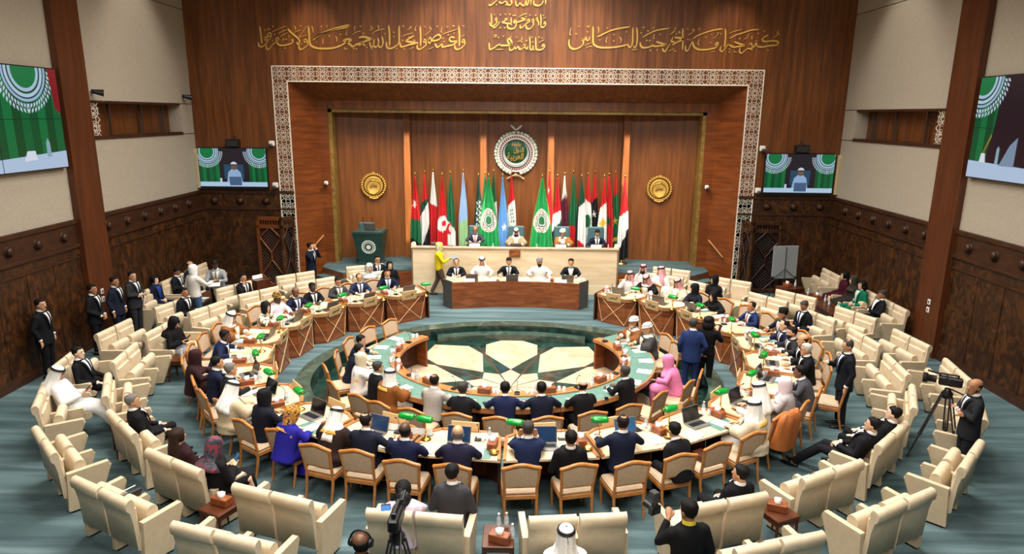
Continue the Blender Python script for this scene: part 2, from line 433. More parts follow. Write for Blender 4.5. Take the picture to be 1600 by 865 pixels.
# curved marble step at the back of the well
mb = MB(); a0, a1 = radians(180-27), radians(180+27)
o = [ell_pt(A2+.02, B2+.02, a0+(a1-a0)*i/24) for i in range(25)]; q = [ell_pt(A2-.05, B2-.36, a0+(a1-a0)*i/24) for i in range(25)]
mb.prism(o+q[::-1], PZ, PZ/2); mb.obj('floor_well_step', M['rim_marble'], rim)
# ten-petal star of beige marble
SCX, SCY = -0.02, 14.3
def pol(r, a): return (SCX+r*cos(a), SCY+r*sin(a))
pet, kite, strip = MB(), MB(), MB()
for k in range(10):
    a = pi/2+k*2*pi/10
    d = lambda g: radians(g)
    pet.prism([pol(1.12, a), pol(2.28, a-d(17.0)), pol(2.98, a-d(13.4)), pol(3.5, a), pol(2.98, a+d(13.4)), pol(2.28, a+d(17.0))], PZ, PZ+.004)
    kite.prism([pol(.03, a), pol(.82, a-d(16.6)), pol(1.08, a), pol(.82, a+d(16.6))], PZ, PZ+.004)
    b = a+d(18)
    n = (-sin(b)*.022, cos(b)*.022); p, q = pol(.84, b), pol(2.9, b)
    strip.prism([(p[0]-n[0], p[1]-n[1]), (q[0]-n[0], q[1]-n[1]), (q[0]+n[0], q[1]+n[1]), (p[0]+n[0], p[1]+n[1])], PZ, PZ+.003)
def clip_ellipse(m, a, b):                      # keep the pattern inside the well
    for p in m.v:
        dx, dy = (p.x-CEN[0])/a, (p.y-CEN[1])/b; L = hypot(dx, dy)
        if L > 1: p.x = CEN[0]+dx/L*a; p.y = CEN[1]+dy/L*b
for m in (pet, kite, strip): clip_ellipse(m, A2-.03, B2-.03)
pet.obj('floor_star', M['beige_marble'], well); kite.obj('floor_star_centre', M['beige_marble'], well); strip.obj('floor_star_strip', M['star_strip'], well)

# ---- back wall round the portal
PXI, PZI = 7.27, 6.66
def slab(name, lo, hi, m, parent=None):
    b = MB(); b.box([(lo[i]+hi[i])/2 for i in range(3)], [hi[i]-lo[i] for i in range(3)])
    o = b.obj(name, m, parent)
    return struct(o) if parent is None else o
wall_back = slab('wall_back', (-XW, YB, PZI), (XW, YB+.3, ZC), M['wall_wood'])
for s in (-1, 1):
    x0, x1 = sorted((s*XW, s*PXI)); slab('wall_back_side', (x0, YB, 3.19), (x1, YB+.3, PZI), M['wall_wood'], wall_back)
    w = slab('wainscot_back', (x0, YB-.03, 0), (x1, YB+.3, 3.19), M['carved_wood'], wall_back)
    slab('wainscot_rail', (x0, YB-.07, 3.10), (x1, YB, 3.19), M['frieze_wood'], wall_back)
    slab('wainscot_rail', (x0, YB-.06, 2.56), (x1, YB, 2.62), M['frieze_wood'], wall_back)
    slab('wainscot_base', (x0, YB-.06, 0), (x1, YB, .22), M['frieze_wood'], wall_back)
# splayed reveal of the portal
JX, JY, JZ = 6.62, 23.0, 6.1
def quad(name, pts, m, parent=None, thick=.05, out=(0, 1, 0)):
    b = MB(); n = Vector(out)*thick; P = [Vector(p) for p in pts]
    b.add(P+[p+n for p in P], [(0, 1, 2, 3), (7, 6, 5, 4), (0, 4, 5, 1), (1, 5, 6, 2), (2, 6, 7, 3), (3, 7, 4, 0)])
    o = b.obj(name, m, parent)
    return struct(o) if parent is None else o
for s in (-1, 1):
    quad('wall_portal_splay', [(s*PXI, YB+.001, 0), (s*JX, JY, 0), (s*JX, JY, JZ), (s*PXI, YB+.001, PZI)], M['splay_wood'], wall_back, .06, (s, 0, 0))
    slab('wall_portal_jamb', (min(s*JX, s*6.3), JY, 0), (max(s*JX, s*6.3), JY+.4, 5.83), M['splay_wood'], wall_back)
    slab('trim_gold', (min(s*6.3, s*6.18), JY+.06, .6), (max(s*6.3, s*6.18), JY+.5, 5.83), M['gold_trim'], wall_back)
quad('wall_portal_soffit', [(-PXI, YB+.001, PZI), (-JX, JY, JZ), (JX, JY, JZ), (PXI, YB+.001, PZI)], M['wall_wood'], wall_back, .06, (0, 0, 1))
slab('wall_portal_lintel', (-JX, JY, 5.83), (JX, JY+.4, JZ+.1), M['wall_wood'], wall_back)
slab('trim_gold', (-6.3, JY+.06, 5.72), (6.3, JY+.5, 5.83), M['gold_trim'], wall_back)
# faceted wall of the stage recess
rec = MB()
RP = [(-6.3, 23.85), (-3.98, 24.2), (-3.98, 24.02), (-3.72, 24.02), (-3.72, 24.3), (-1.32, 24.36), (-1.32, 24.16), (-1.02, 24.16), (-1.02, 24.38),
      (1.08, 24.38), (1.08, 24.16), (1.36, 24.16), (1.36, 24.36), (3.72, 24.3), (3.72, 24.02), (3.98, 24.02), (3.98, 24.2), (6.3, 23.85)]
RP = RP+[(6.3, 24.7), (-6.3, 24.7)]
rec.prism(RP, 0, 6.2); wall_recess = struct(rec.obj('wall_recess', M['recess_wood']))
slab('ceiling_recess', (-6.6, JY+.3, 6.0), (6.6, 24.7, 6.3), M['wall_wood'])

# ---- lattice band round the portal
LB = .46
def lattice_tile(m, T):
    """one square of eight-fold star tracery, -1..1"""
    def bar(p, q, w=.05):
        p, q = Vector((p[0], 0, p[1])), Vector((q[0], 0, q[1])); d = q-p; L = d.length; d.normalize()
        n = Vector((-d.z, 0, d.x))*w*.5; e = Vector((0, -.09, 0))
        a, b, c, g = p-n, q-n, q+n, p+n
        m.add([a, b, c, g, a+e, b+e, c+e, g+e], [(4, 5, 6, 7), (0, 1, 5, 4), (2, 3, 7, 6)], 0, False, T)
    for k in range(8):
        a = k*pi/4+pi/8
        c0 = (0, 0); t = (.18*cos(a), .18*sin(a))
        l = (.48*cos(a-.3), .48*sin(a-.3)); r = (.48*cos(a+.3), .48*sin(a+.3)); tip = (.72*cos(a), .72*sin(a))
        for p, q in ((t, l), (t, r), (l, tip), (r, tip)): bar(p, q)
    o8 = [(.86*cos(k*pi/4+pi/8), .86*sin(k*pi/4+pi/8)) for k in range(8)]
    for k in range(8):
        bar(o8[k], o8[(k+1) % 8])
        c = o8[k]; sg = lambda v: 1 if v > 0 else -1
        e = (sg(c[0])*1.0, c[1]) if abs(c[0]) > abs(c[1]) else (c[0], sg(c[1])*1.0)
        bar(c, e)
    for sx in (-1, 1):
        for sz in (-1, 1): bar((sx*.6, sz*.62), (sx*1, sz*1), .06)
trim_band = struct(slab('trim_portal_band', (-7.73, YB-.03, PZI), (7.73, YB+.001, 7.12), M['wall_wood']))
lat = MB(); h = LB/2
nx = 34; stepx = (2*7.73-LB)/(nx-1)
for i in range(nx): lattice_tile(lat, TR(-7.73+h+i*stepx, YB-.035, PZI+h)@SCL(stepx/2, .12, h))
nz = 14; stepz = PZI/nz
for s in (-1, 1):
    slab('trim_portal_jamb', (min(s*7.73, s*PXI), YB-.03, 0), (max(s*7.73, s*PXI), YB+.001, PZI), M['wall_wood'], trim_band)
    for j in range(nz): lattice_tile(lat, TR(s*(7.73-h), YB-.035, stepz*(j+.5))@SCL(h, .12, stepz/2))
lat.obj('trim_portal_lattice', M['lattice_white'], trim_band)
for x0, x1, z0, z1 in ((-7.75, 7.75, 7.10, 7.13), (-7.29, 7.29, PZI-.02, PZI+.015), (-7.75, -7.72, 0, 7.12), (7.72, 7.75, 0, 7.12), (-7.29, -7.26, 0, PZI), (7.26, 7.29, 0, PZI)):
    slab('trim_portal_edge', (x0, YB-.06, z0), (x1, YB-.02, z1), M['lattice_white'], trim_band)

# ---- side walls
for s, side in ((-1, 'left'), (1, 'right')):
    def sl(name, y0, y1, z0, z1, t0, t1, m, parent=None):      # a panel on the side wall; t = distance into the room from the wall plane
        x0, x1 = sorted((s*(XW-t0), s*(XW-t1)))
        return slab(name, (x0, y0, z0), (x1, y1, z1), m, parent)
    w = struct(sl('wall_'+side, YR, YB+.3, 0, ZC, -.5, -.42, M['frieze_wood']))
    g = .012
    NY0, NY1, NZ0, NZ1 = 16.75, 21.36, 5.04, 5.93
    for y0, y1 in ((YR, 15.75), (16.6, YB)):
        sl('wall_panel', y0, y1, 3.19, NZ0-.03-g, -.4, 0, M['beige_wall'], w)
        sl('wall_panel', y0, y1, NZ1+g, 8.77-g, -.4, 0, M['beige_wall'], w)
        sl('wall_panel', y0, y1, 8.77+g, ZC, -.4, 0, M['beige_wall'], w)
        if y0 < 10: sl('wall_panel', y0, y1, NZ0-.03+g, NZ1-g, -.4, 0, M['beige_wall'], w)
    sl('wall_panel', NY1, YB, NZ0-.03+g, NZ1-g, -.4, 0, M['beige_wall'], w)
    sl('wall_backing', YR, YB, 3.19, ZC, -.42, -.4, M['frieze_wood'], w)
    # glazed gallery niche
    sl('niche_back', NY0, NY1, NZ0, NZ1, -.40, -.38, M['wall_wood'], w)
    sl('niche_sill', NY0, NY1, NZ0-.04, NZ0+.04, -.4, .03, M['frieze_wood'], w)
    sl('niche_head', NY0, NY1, NZ1-.05, NZ1+.01, -.4, .01, M['frieze_wood'], w)
    for y in (18.05, 19.55, 20.75): sl('niche_bar', y-.02, y+.02, NZ0, NZ1, -.3, -.22, M['steel'], w)
    nl = MB()
    for j in range(2):
        for i in range(1):
            lattice_tile(nl, TR(s*(XW+.02), 17.0+i*.45, NZ0+.23+j*.42)@RZ(-s*pi/2)@SCL(.24, .12, .21))
    nl.obj('niche_lattice', M['lattice_white'], w)
    # column
    sl('column_'+side, 15.7, 16.66, 0, ZC, -.4, .16, M['column_wood'])
    # carved wainscot
    wn = struct(sl('wall_wainscot_'+side, YR, YB, 0, 3.19, -.4, .03, M['carved_wood']))
    for y0, y1 in ((YR, 15.7), (16.66, YB)):
        sl('wainscot_rail', y0, y1, 3.10, 3.19, 0, .08, M['frieze_wood'], wn)
        sl('wainscot_frieze', y0, y1, 2.60, 3.10, 0, .045, M['frieze_wood'], wn)
        sl('wainscot_rail', y0, y1, 2.54, 2.61, 0, .08, M['frieze_wood'], wn)
        sl('wainscot_rail', y0, y1, 2.28, 2.32, 0, .06, M['frieze_wood'], wn)
        sl('wainscot_base', y0, y1, 0, .22, 0, .07, M['frieze_wood'], wn)
    y = 4.0
    while y < YB-.3:
        if not (15.5 < y < 16.8):
            r = MB(); r.lathe([(.13, 0), (.13, .02), (.09, .05), (.10, .06), (.05, .085), (.0, .09)], 14)
            ro = r.obj('rosette', M['frieze_wood'], wn); ro.rotation_euler = (0, -s*pi/2, 0); ro.location = (s*(XW-.045), y, 2.85)
            st = MB(); st.box((s*(XW-.036), y+.43, 1.25), (.012, .05, 2.04)); st.obj('wainscot_stile', M['carved_wood'], wn)
        y += .86
    # small switch plates on the column
    for z in (1.32, 1.12):
        p = MB(); p.box((0, 0, 0), (.02, .11, .13), 0, None, .006); p.box((-s*.012, 0, 0), (.008, .05, .07), 1)
        o = p.obj('switch_plate', [M['white'], M['silver']]); o.location = (s*(XW-.17), 16.12, z)
        tag(o, 'white switch plate, %s of two on the wooden column of the %s wall' % ('upper' if z > 1.2 else 'lower', 'wall on the lectern side' if s < 0 else 'wall on the whiteboard side') if False else '%s white switch plate on the wooden column %s' % ('upper' if z > 1.2 else 'lower', 'behind the row of standing guards' if s < 0 else 'near the television camera'), 'switch')
for s in (-1, 1):                         # rosettes and stiles on the back wainscot
    for k in range(3):
        x = s*(9.95-k*.86)
        r = MB(); r.lathe([(.13, 0), (.13, .02), (.09, .05), (.10, .06), (.05, .085), (.0, .09)], 14)
        ro = r.obj('rosette', M['frieze_wood'], wall_back); ro.rotation_euler = (pi/2, 0, 0); ro.location = (x, YB-.03, 2.85)
        st = MB(); st.box((x-s*.43, YB-.036, 1.25), (.05, .012, 2.04)); st.obj('wainscot_stile', M['carved_wood'], wall_back)
ceiling = slab('ceiling', (-XW-.5, YR, ZC), (XW+.5, YB+.3, ZC+.2), M['beige_wall'])
for x in (-3.85, -1.17, 1.22, 3.85):      # unseen blockers added to crop the pilaster beams, above the view
    slab('beam_blocker', (x-.07, 15.0, 10.588), (x+.07, 15.03, 11.05), M['black'], ceiling)
    slab('beam_blocker', (x-.07, 15.0, 9.95), (x+.07, 15.03, 10.36), M['black'], ceiling)
wall_rear = slab('wall_rear', (-XW-.5, YR-.2, 0), (XW+.5, YR, ZC), M['beige_wall'])

# ---- stage with its steps
ST = .60
stage_poly = [(-6.55, 22.3), (-5.62, 21.45), (-4.4, 22.0), (4.4, 22.0), (5.62, 21.45), (6.55, 22.3), (6.6, 23.4), (6.3, 24.6), (-6.3, 24.6), (-6.6, 23.4)]
m = MB(); m.prism(stage_poly, 0, ST-.03); stage = struct(m.obj('floor_stage_riser', M['desk_wood']))
m = MB(); m.prism(stage_poly, ST-.03, ST); m.obj('floor_stage', M['carpet'], stage)
for s in (-1, 1):
    for k, z in ((1, .4), (2, .2)):
        o = .30*k
        q = [(s*(6.6+.12*k), 22.2-.35*k+.1), (s*(5.62+.1*k), 21.45-o), (s*(4.3), 22.0-o*.9), (s*4.3, 22.3), (s*6.4, 22.3)]
        if s < 0: q = q[::-1]
        m = MB(); m.prism(q, 0, z-.03); a = m.obj('floor_step_riser', M['desk_wood'], stage)
        m = MB(); m.prism(q, z-.03, z); m.obj('floor_step', M['carpet'], stage)
# ================================================================== WALL THINGS
def frame_obj(name, label, cat, parts, loc=(0, 0, 0), rotz=0, group=None):
    t = thing(name, label, cat, loc, rotz, group)
    for n, m, mats in parts: m.obj(n, mats, t)
    return t
# gold calligraphy on the wood wall
CAL_A = '''3.9:-802,830 -801,814 -800,795 -800,777
3.4:-790,794 -786,798 -782,794 -785,789 -790,791
3.9:-782,794 -783,784 -791,774 -801,769 -809,772 -811,782
3.4:-776,810 -772,811 -769,805 -775,800 -780,803 -776,810
2.9:-769,804 -771,796 -779,788 -784,786
3.2:-749,798 -754,793 -752,785 -746,792 -749,798
3.6:-752,785 -764,777 -774,766 -782,761 -787,766 -785,774
4.1:-753,787 -749,777 -737,773 -718,776 -704,781 -702,789 -706,791
1.7:-766,812 -754,818 -735,826 -718,831
1.7:-748,807 -732,815 -719,820
1.7:-742,797 -732,804 -715,811
4.4:-715,823 -703,810 -688,798 -681,789 -682,780 -688,779 -688,785
2.9:-654,833 -666,817 -678,801 -683,793
3.4:-667,788 -662,792 -656,787 -661,783 -667,786
3.9:-655,787 -656,776 -667,766 -677,762 -683,766 -683,778
4.9:-650,832 -649,809 -649,785 -644,773 -626,766 -603,765 -576,767 -553,774 -536,783 -518,790 -529,794 -542,790 -535,786 -525,780 -514,772 -503,778 -491,782 -484,785
5.8:-638,789 -626,800 -600,813 -568,824 -538,832 -521,835
3.9:-634,795 -619,805 -591,815 -562,823 -525,828
2.4:-640,831 -637,824 -636,812
2.2:-693,832 -691,827 -691,818
2.4:-567,803 -563,794 -565,785
1.7:-696,811 -686,816 -674,820
1.7:-678,798 -667,802 -655,805
1.9:-514,806 -505,813 -485,819
1.9:-528,823 -533,812 -531,806 -534,806
1.9:-606,795 -608,785 -606,780 -609,782
1.9:-506,833 -504,830 -507,829 -507,817
1.9:-538,770 -541,767 -535,764 -530,767
D:-730,791 -722,792 -778,821 -772,823 -757,806 -512,766 -504,766 -764,788 -728,765
V:-761,829 -712,800 -674,831 -592,831 -551,807 -626,783 -674,777 -586,802 -788,818 -609,830
5.3:-495,798 -481,801 -466,798 -457,794 -475,788 -491,778 -496,775
3.4:-486,788 -481,779 -475,775
3.4:-462,787 -458,773 -453,771 -449,780 -446,796
3.9:-435,799 -433,784 -440,771 -447,773 -449,779
3.9:-422,803 -419,787 -423,773 -430,771 -435,779
4.4:-400,836 -398,815 -398,793 -399,774
4.4:-367,835 -368,811 -369,789 -373,780 -387,770 -401,767 -408,774 -408,787
1.9:-454,808 -442,817 -426,822 -412,825
4.9:-321,806 -337,797 -347,790 -333,787 -308,784
4.4:-368,789 -363,773 -351,774 -337,779 -317,782
1.9:-359,802 -346,808 -323,814
4.4:-302,835 -301,811 -301,790 -302,775
3.4:-292,792 -288,795 -285,790 -290,786 -293,790
3.9:-285,790 -285,779 -297,769 -306,765 -313,771 -311,781
3.4:-278,792 -272,801 -268,792 -273,783 -278,790
4.1:-267,793 -255,805 -244,809 -238,802 -244,795 -258,791 -268,792
4.4:-257,784 -249,772 -235,781 -233,773 -217,776 -201,780 -187,789
4.1:-194,801 -206,802 -211,795 -204,789 -187,791
4.4:-182,836 -180,812 -180,791 -181,776
3.4:-172,792 -167,796 -164,791 -169,787 -173,790
3.9:-163,791 -164,781 -174,771 -186,766 -194,770 -195,781
1.9:-233,809 -217,816 -187,825
1.9:-174,802 -164,810
1.9:-313,837 -318,825 -315,821 -319,821
2.2:-232,833 -237,820 -234,816 -238,816
1.9:-268,835 -272,829 -267,825 -278,814 -289,806
1.9:-328,833 -333,831 -331,828 -342,823
2.4:-434,836 -431,829 -433,822
1.9:-453,834 -456,830 -450,826 -460,820
1.7:-381,765 -372,769
1.7:-338,764 -322,772
1.7:-279,764 -259,774
1.7:-460,765 -451,766
1.7:-359,834 -352,834 -356,829
1.7:-203,835 -195,836 -201,829
D:-470,770 -353,766 -321,792 -231,798 -228,789 -215,809
V:-487,832 -480,811 -412,810 -357,791 -286,832 -249,833 -217,832 -197,813 -384,815 -384,802 -337,800 -167,835'''
CAL_B = '''3.4:225,808 222,797 216,797 213,806 209,796 202,802
4.1:202,802 206,788 198,777 180,770 167,774 161,785 162,799
4.4:234,838 235,816 236,792 240,783 255,776 279,775 306,777 329,781 344,786
3.9:247,806 264,814 291,826 322,833 349,837
2.4:249,837 252,828 251,817
4.1:357,836 358,812 358,789 353,777 347,779 344,786
4.1:369,836 372,812 372,789 368,777 361,780
4.4:382,792 384,782 392,776 407,777 421,782 430,780 445,782 466,784
4.4:431,794 445,790 466,784
3.9:389,806 405,816 431,827 471,834
3.6:476,789 468,777 462,766 455,768 452,776
4.1:489,793 478,796 482,803 489,807
1.9:208,779 228,789
1.9:213,772 223,778 235,777
2.2:354,769 376,771
1.9:471,766 491,775
1.9:167,834 163,817 166,812 162,812
1.9:279,807 276,795 279,790 276,791
2.2:317,808 323,797 319,788
1.9:425,817 423,805 426,803
1.9:213,837 222,837 218,831
1.9:472,816 487,824
1.9:385,835 393,836 389,831
D:182,815 300,795 402,797 411,797 436,770
V:190,836 218,821 279,833 338,822 300,813 257,797 384,819 421,834 443,815 415,768 405,825
4.9:479,805 497,806 514,801 498,794 481,784
4.1:511,834 512,813 514,792 514,771
3.6:544,797 538,784 531,768 524,771 523,785
4.4:544,797 548,782 560,773 578,771 598,773 616,778 622,785 622,792 616,790 616,783
3.9:544,803 559,813 585,823 611,830 634,833
4.1:642,834 644,815 644,795 643,779
3.9:657,788 651,783 643,772 637,767 631,771 633,783
4.4:672,796 688,790 705,785 687,782 671,780 657,787
3.6:656,804 673,814 697,822 723,830 746,832
1.9:654,818 667,825 694,832
3.9:730,773 717,776 706,768 698,762 691,768 693,779
3.4:718,785 724,792 729,784 730,773
3.4:729,784 736,781 740,793 745,782
4.4:744,782 761,781 783,785 803,787 809,792 804,798 786,799 766,797 759,803 764,810 776,816
2.2:805,831 803,823 808,820 800,814 792,808
2.2:547,833 542,829 547,828 539,820 528,814
1.9:620,823 621,818 613,809 605,804
1.9:717,819 711,809 700,801
1.9:564,803 561,788 566,786
1.9:603,763 616,768
1.9:486,768 497,766
2.2:498,824 502,825 499,820 506,821
1.9:677,770 675,766 685,764
1.9:487,837 487,828 478,820
D:492,817 529,801 537,800 689,805 660,773 660,765 726,806 726,811 740,799 600,792
V:527,832 562,832 630,818 584,807 745,820 763,827 780,771 600,816'''
CAL_C = '''4.3:-59,917 -67,908 -75,901 -84,896 -89,899
3.6:-34,907 -31,899 -24,897 -18,903 -21,915
3.6:-59,907 -49,902 -40,907 -34,907
3.6:-7,911 -5,899 1,895 6,903 13,898 21,896 25,910 29,897 34,908 33,924
3.3:41,928 41,898
4.0:50,912 51,900 64,896 75,902 78,912
3.6:86,926 86,900
3.8:-81,873 -80,856 -80,839
3.1:-70,855 -66,860 -64,855 -70,852
3.6:-64,856 -65,845 -75,836 -83,838 -87,847
3.6:-54,850 -62,839 -71,831 -75,834
3.6:-40,858 -32,856 -42,850 -47,847 -31,844 -20,845 -20,862
3.8:-31,842 -30,833 -22,828 -9,831 -3,844 -6,852 -12,849 -7,844
4.0:10,860 24,856 8,850 -3,846
3.6:28,850 34,856 37,850 28,844 17,834 10,831 8,840
3.1:43,852 48,857 50,850 44,848
3.6:50,851 48,838 37,828 28,832 27,840
3.1:56,856 60,861 62,855 57,852
3.3:62,855 66,846 65,838
3.6:71,872 73,855 72,836
3.6:81,842 85,849 87,840 79,833 72,836
2.1:2,861 17,870 30,873
1.9:78,858 88,863
4.0:-52,783 -62,779 -75,770 -85,767 -87,776 -88,787
4.3:-15,786 -24,799 -30,794 -24,783 -15,781 -33,779 -54,779
3.8:-24,775 -22,765 -11,769 -9,775 -4,769 2,776 9,768 18,771
3.1:18,779 22,782 25,775 18,773
3.3:25,774 31,769 34,779
3.6:38,807 40,788 41,769 49,769 49,780
3.8:57,805 58,784 60,769 71,767 82,771 85,780 79,782 79,775
1.9:66,788 75,792 85,798
2.1:15,805 13,796 0,789
1.9:-73,808 -65,810 -68,804 -74,804
1.9:-68,766 -42,768
D:-65,898 -36,898 -53,869 -53,831 -39,831 -19,841 -13,867 -7,867 29,794 14,790 49,790 56,868 53,767
V:-71,869 -37,870 -23,870 26,864 39,868 80,868 -58,802 -43,806 -20,804 -2,803 46,804 68,804 77,801 25,779'''
def pen_strokes(data):
    """broad-nib strokes in wall coordinates (centimetres): width:points, D: diamond dots, V: small vowel ticks"""
    m = MB(); na = radians(52); nib = Vector((cos(na), 0, sin(na)))
    def ribbon(P, w):
        P = [Vector((x/100, 0, z/100)) for x, z in P]
        Q = [P[0]*2-P[1]]+P+[P[-1]*2-P[-2]]; S = []
        for i in range(1, len(Q)-2):
            p0, p1, p2, p3 = Q[i-1:i+3]
            for k in range(6):
                t = k/6; S.append(.5*((2*p1)+(p2-p0)*t+(2*p0-5*p1+4*p2-p3)*t*t+(3*p1-p0-3*p2+p3)*t**3))
        S.append(P[-1]); n = len(S); L, R = [], []
        for i, p in enumerate(S):
            d = (S[min(i+1, n-1)]-S[max(i-1, 0)]).normalized(); nr = Vector((-d.z, 0, d.x))
            k = .42+.58*abs(nr.dot(nib))
            e = min(1, .35+min(i, n-1-i)/3.0)
            L.append(p+nr*w*.5*k*e); R.append(p-nr*w*.5*k*e)
        f = Vector((0, -.022, 0))
        m.loft([[a, b, b+f, a+f] for a, b in zip(L, R)], 0, False)
    for ln in data.strip().split('\n'):
        h, pts = ln.split(':'); P = [tuple(map(float, q.split(','))) for q in pts.split()]
        if h == 'D':
            for x, z in P: m.add([(x/100+a, y, z/100+c) for y in (0, -.022) for a, c in ((-.028, 0), (0, .024), (.028, 0), (0, -.024))], [(0, 1, 2, 3), (7, 6, 5, 4), (0, 1, 5, 4), (1, 2, 6, 5), (2, 3, 7, 6), (3, 0, 4, 7)])
        elif h == 'V':
            for x, z in P: ribbon([(x-3.2, z+2.6), (x, z-.6), (x+.4, z-3)], .017); ribbon([(x, z-.6), (x+1.6, z+1.4), (x+3.4, z+2.8)], .015)
        else: ribbon(P, float(h)/100*1.35)
    return m
for d, lab in ((CAL_A, 'long gold Arabic calligraphy line on the wood wall, lectern side'), (CAL_B, 'long gold Arabic calligraphy line on the wood wall, whiteboard side'), (CAL_C, 'three stacked lines of gold Arabic calligraphy centred above the portal')):
    o = pen_strokes(d).obj('gold_calligraphy', M['gold']); o.location = (0, YB-.005, 0); tag(o, lab, 'calligraphy', 'gold calligraphy on the wood wall')

# large round league emblem
def leaf(m, c, ang, L, wdt, mi, y=-.03, T=None):
    R = TR(*c)@RY(-ang)
    pts = [(0, 0), (L*.3, wdt*.5), (L*.65, wdt*.42), (L, 0), (L*.65, -wdt*.42), (L*.3, -wdt*.5)]
    vs = [(x, 0, z) for x, z in pts]+[(L*.45, y, 0)]
    m.add(vs, [(i, (i+1) % 6, 6) for i in range(6)]+[(5, 4, 3, 2, 1, 0)], mi, True, T@R if T is not None else R)
def disc_rings(m, rings, y0=-.02, n=48, cz=0, cx=0):
    """flat rings (r_in, r_out, material, lift) facing -Y, each offset toward the viewer"""
    for ri, ro, mi, lift, dx, dz in rings:
        a = [(cx+dx+ro*cos(2*pi*k/n), y0-lift, cz+dz+ro*sin(2*pi*k/n)) for k in range(n)]
        if ri <= 0: m.add(a, [tuple(range(n))], mi)
        else:
            b = [(cx+dx+ri*cos(2*pi*k/n), y0-lift, cz+dz+ri*sin(2*pi*k/n)) for k in range(n)]
            m.add(a+b, [(k, (k+1) % n, n+(k+1) % n, n+k) for k in range(n)], mi)
EG = mat('emblem_green', '#1c5a3c', .4); EW = mat('emblem_white', '#f1f3ea', .5); EPG = mat('wreath_pale_green', '#dcead6', .5)
ER = mat('emblem_red', '#8d2a36', .5); EK = mat('emblem_dark', '#12352f', .5); ES = mat('emblem_silver', '#b9bcc4', .4)
t = thing('league_emblem', 'large round green and white emblem with gold script hung above the middle of the dais', 'emblem', (-.02, 24.30, 4.37))
m = MB(); m.lathe([(.0, -.01), (.66, -.01), (.66, .05), (.0, .05)], 48, 0, (0, 0, 0), False, RX(pi/2)); m.obj('backing', EW, t)
m = MB(); disc_rings(m, [(.53, .60, 0, .0, 0, 0), (.46, .50, 1, .001, 0, -.02), (.41, .44, 2, .002, 0, -.01)], -.06); 
for k in range(44):
    a = 2*pi*k/44; m.box((.565*cos(a), -.066, .565*sin(a)), (.035, .006, .035), 3, None)
m.obj('ring', [ER, EK, ES, EW], t)
m = MB(); m.lathe([(0, 0), (.40, 0), (.385, .02), (0, .035)], 48, 0, (0, 0, 0), True, TR(.0, -.062, .05)@RX(pi/2)); m.obj('green_disc', EG, t)
for i, (tx, w, h, x, z) in enumerate((('جامعة', .34, .17, .02, .30), ('الدول', .36, .24, .10, .11), ('العربية', .58, .30, -.02, -.13))):
    lettering('gold_script', tx, w, h, M['gold'], (x, -.115, z), t, (0, 0, 0), .012, .012)
m = MB()
for s in (-1, 1):
    for k in range(17):
        a = -pi/2+s*(.16+k*.172)
        for r, o in ((.66, .55), (.76, -.35), (.70, .1)):
            leaf(m, (r*cos(a), -.02-.01*(k % 2), r*sin(a)), a+s*(pi/2-o*.9), .20, .12, k % 2, -.05)
m.obj('wreath', [EW, EPG], t)
m = MB()
for s in (-1, 1): m.tube([(0, -.05, -.76), (s*.14, -.06, -.80), (s*.30, -.05, -.90)], [.05, .04, .055], 8, 0, True, (1, .5)); m.tube([(0, -.05, .80), (s*.12, -.05, .9), (s*.2, -.04, .97)], [.03, .045, .02], 8, 1, True, (1, .5))
m.ell((0, -.06, -.76), (.07, .05, .06)); m.obj('ribbon', [mat('ribbon_gold', '#d7bd88', .4), EW], t)
# two smaller gold emblems
for s, side in ((-1, 'behind the lectern'), (1, 'on the whiteboard side of the flags')):
    t = thing('gold_emblem', 'round gilded wreath emblem on the recess wall '+side, 'emblem', (s*5.06, 23.96, 3.2))
    t.rotation_euler = (0, 0, s*-.14)
    m = MB(); m.lathe([(0, 0), (.33, 0), (.33, .03), (.30, .045), (.27, .03), (0, .03)], 40, 0, (0, 0, 0), True, RX(pi/2)); m.obj('disc', M['gold'], t)
    m = MB()
    for k in range(30):
        a = 2*pi*k/30; leaf(m, (.36*cos(a), -.03, .36*sin(a)), a+1.0, .15, .09, 0, -.035); leaf(m, (.38*cos(a+.1), -.02, .38*sin(a+.1)), a-.6, .12, .07, 0, -.03)
    m.obj('wreath', M['gold'], t)
    m = MB(); m.torus((0, -.045, 0), .24, .014, 36, 6, 0, RX(pi/2)@TR(0, 0, .04)); m.torus((.02, 0, -.03), .19, .012, 36, 6, 0, RX(pi/2)@TR(0, 0, .045))
    m.obj('ring', M['brass'], t)
    lettering('script', 'جامعة الدول', .26, .16, M['brass'], (0, -.045, .0), t, (0, 0, 0), .012, .01)
    m = MB(); m.box((0, -.03, .43), (.09, .03, .1), 0, None, .02); m.tube([(-.16, -.03, -.42), (0, -.035, -.46), (.16, -.03, -.42)], .025, 6); m.obj('crest', M['gold'], t)

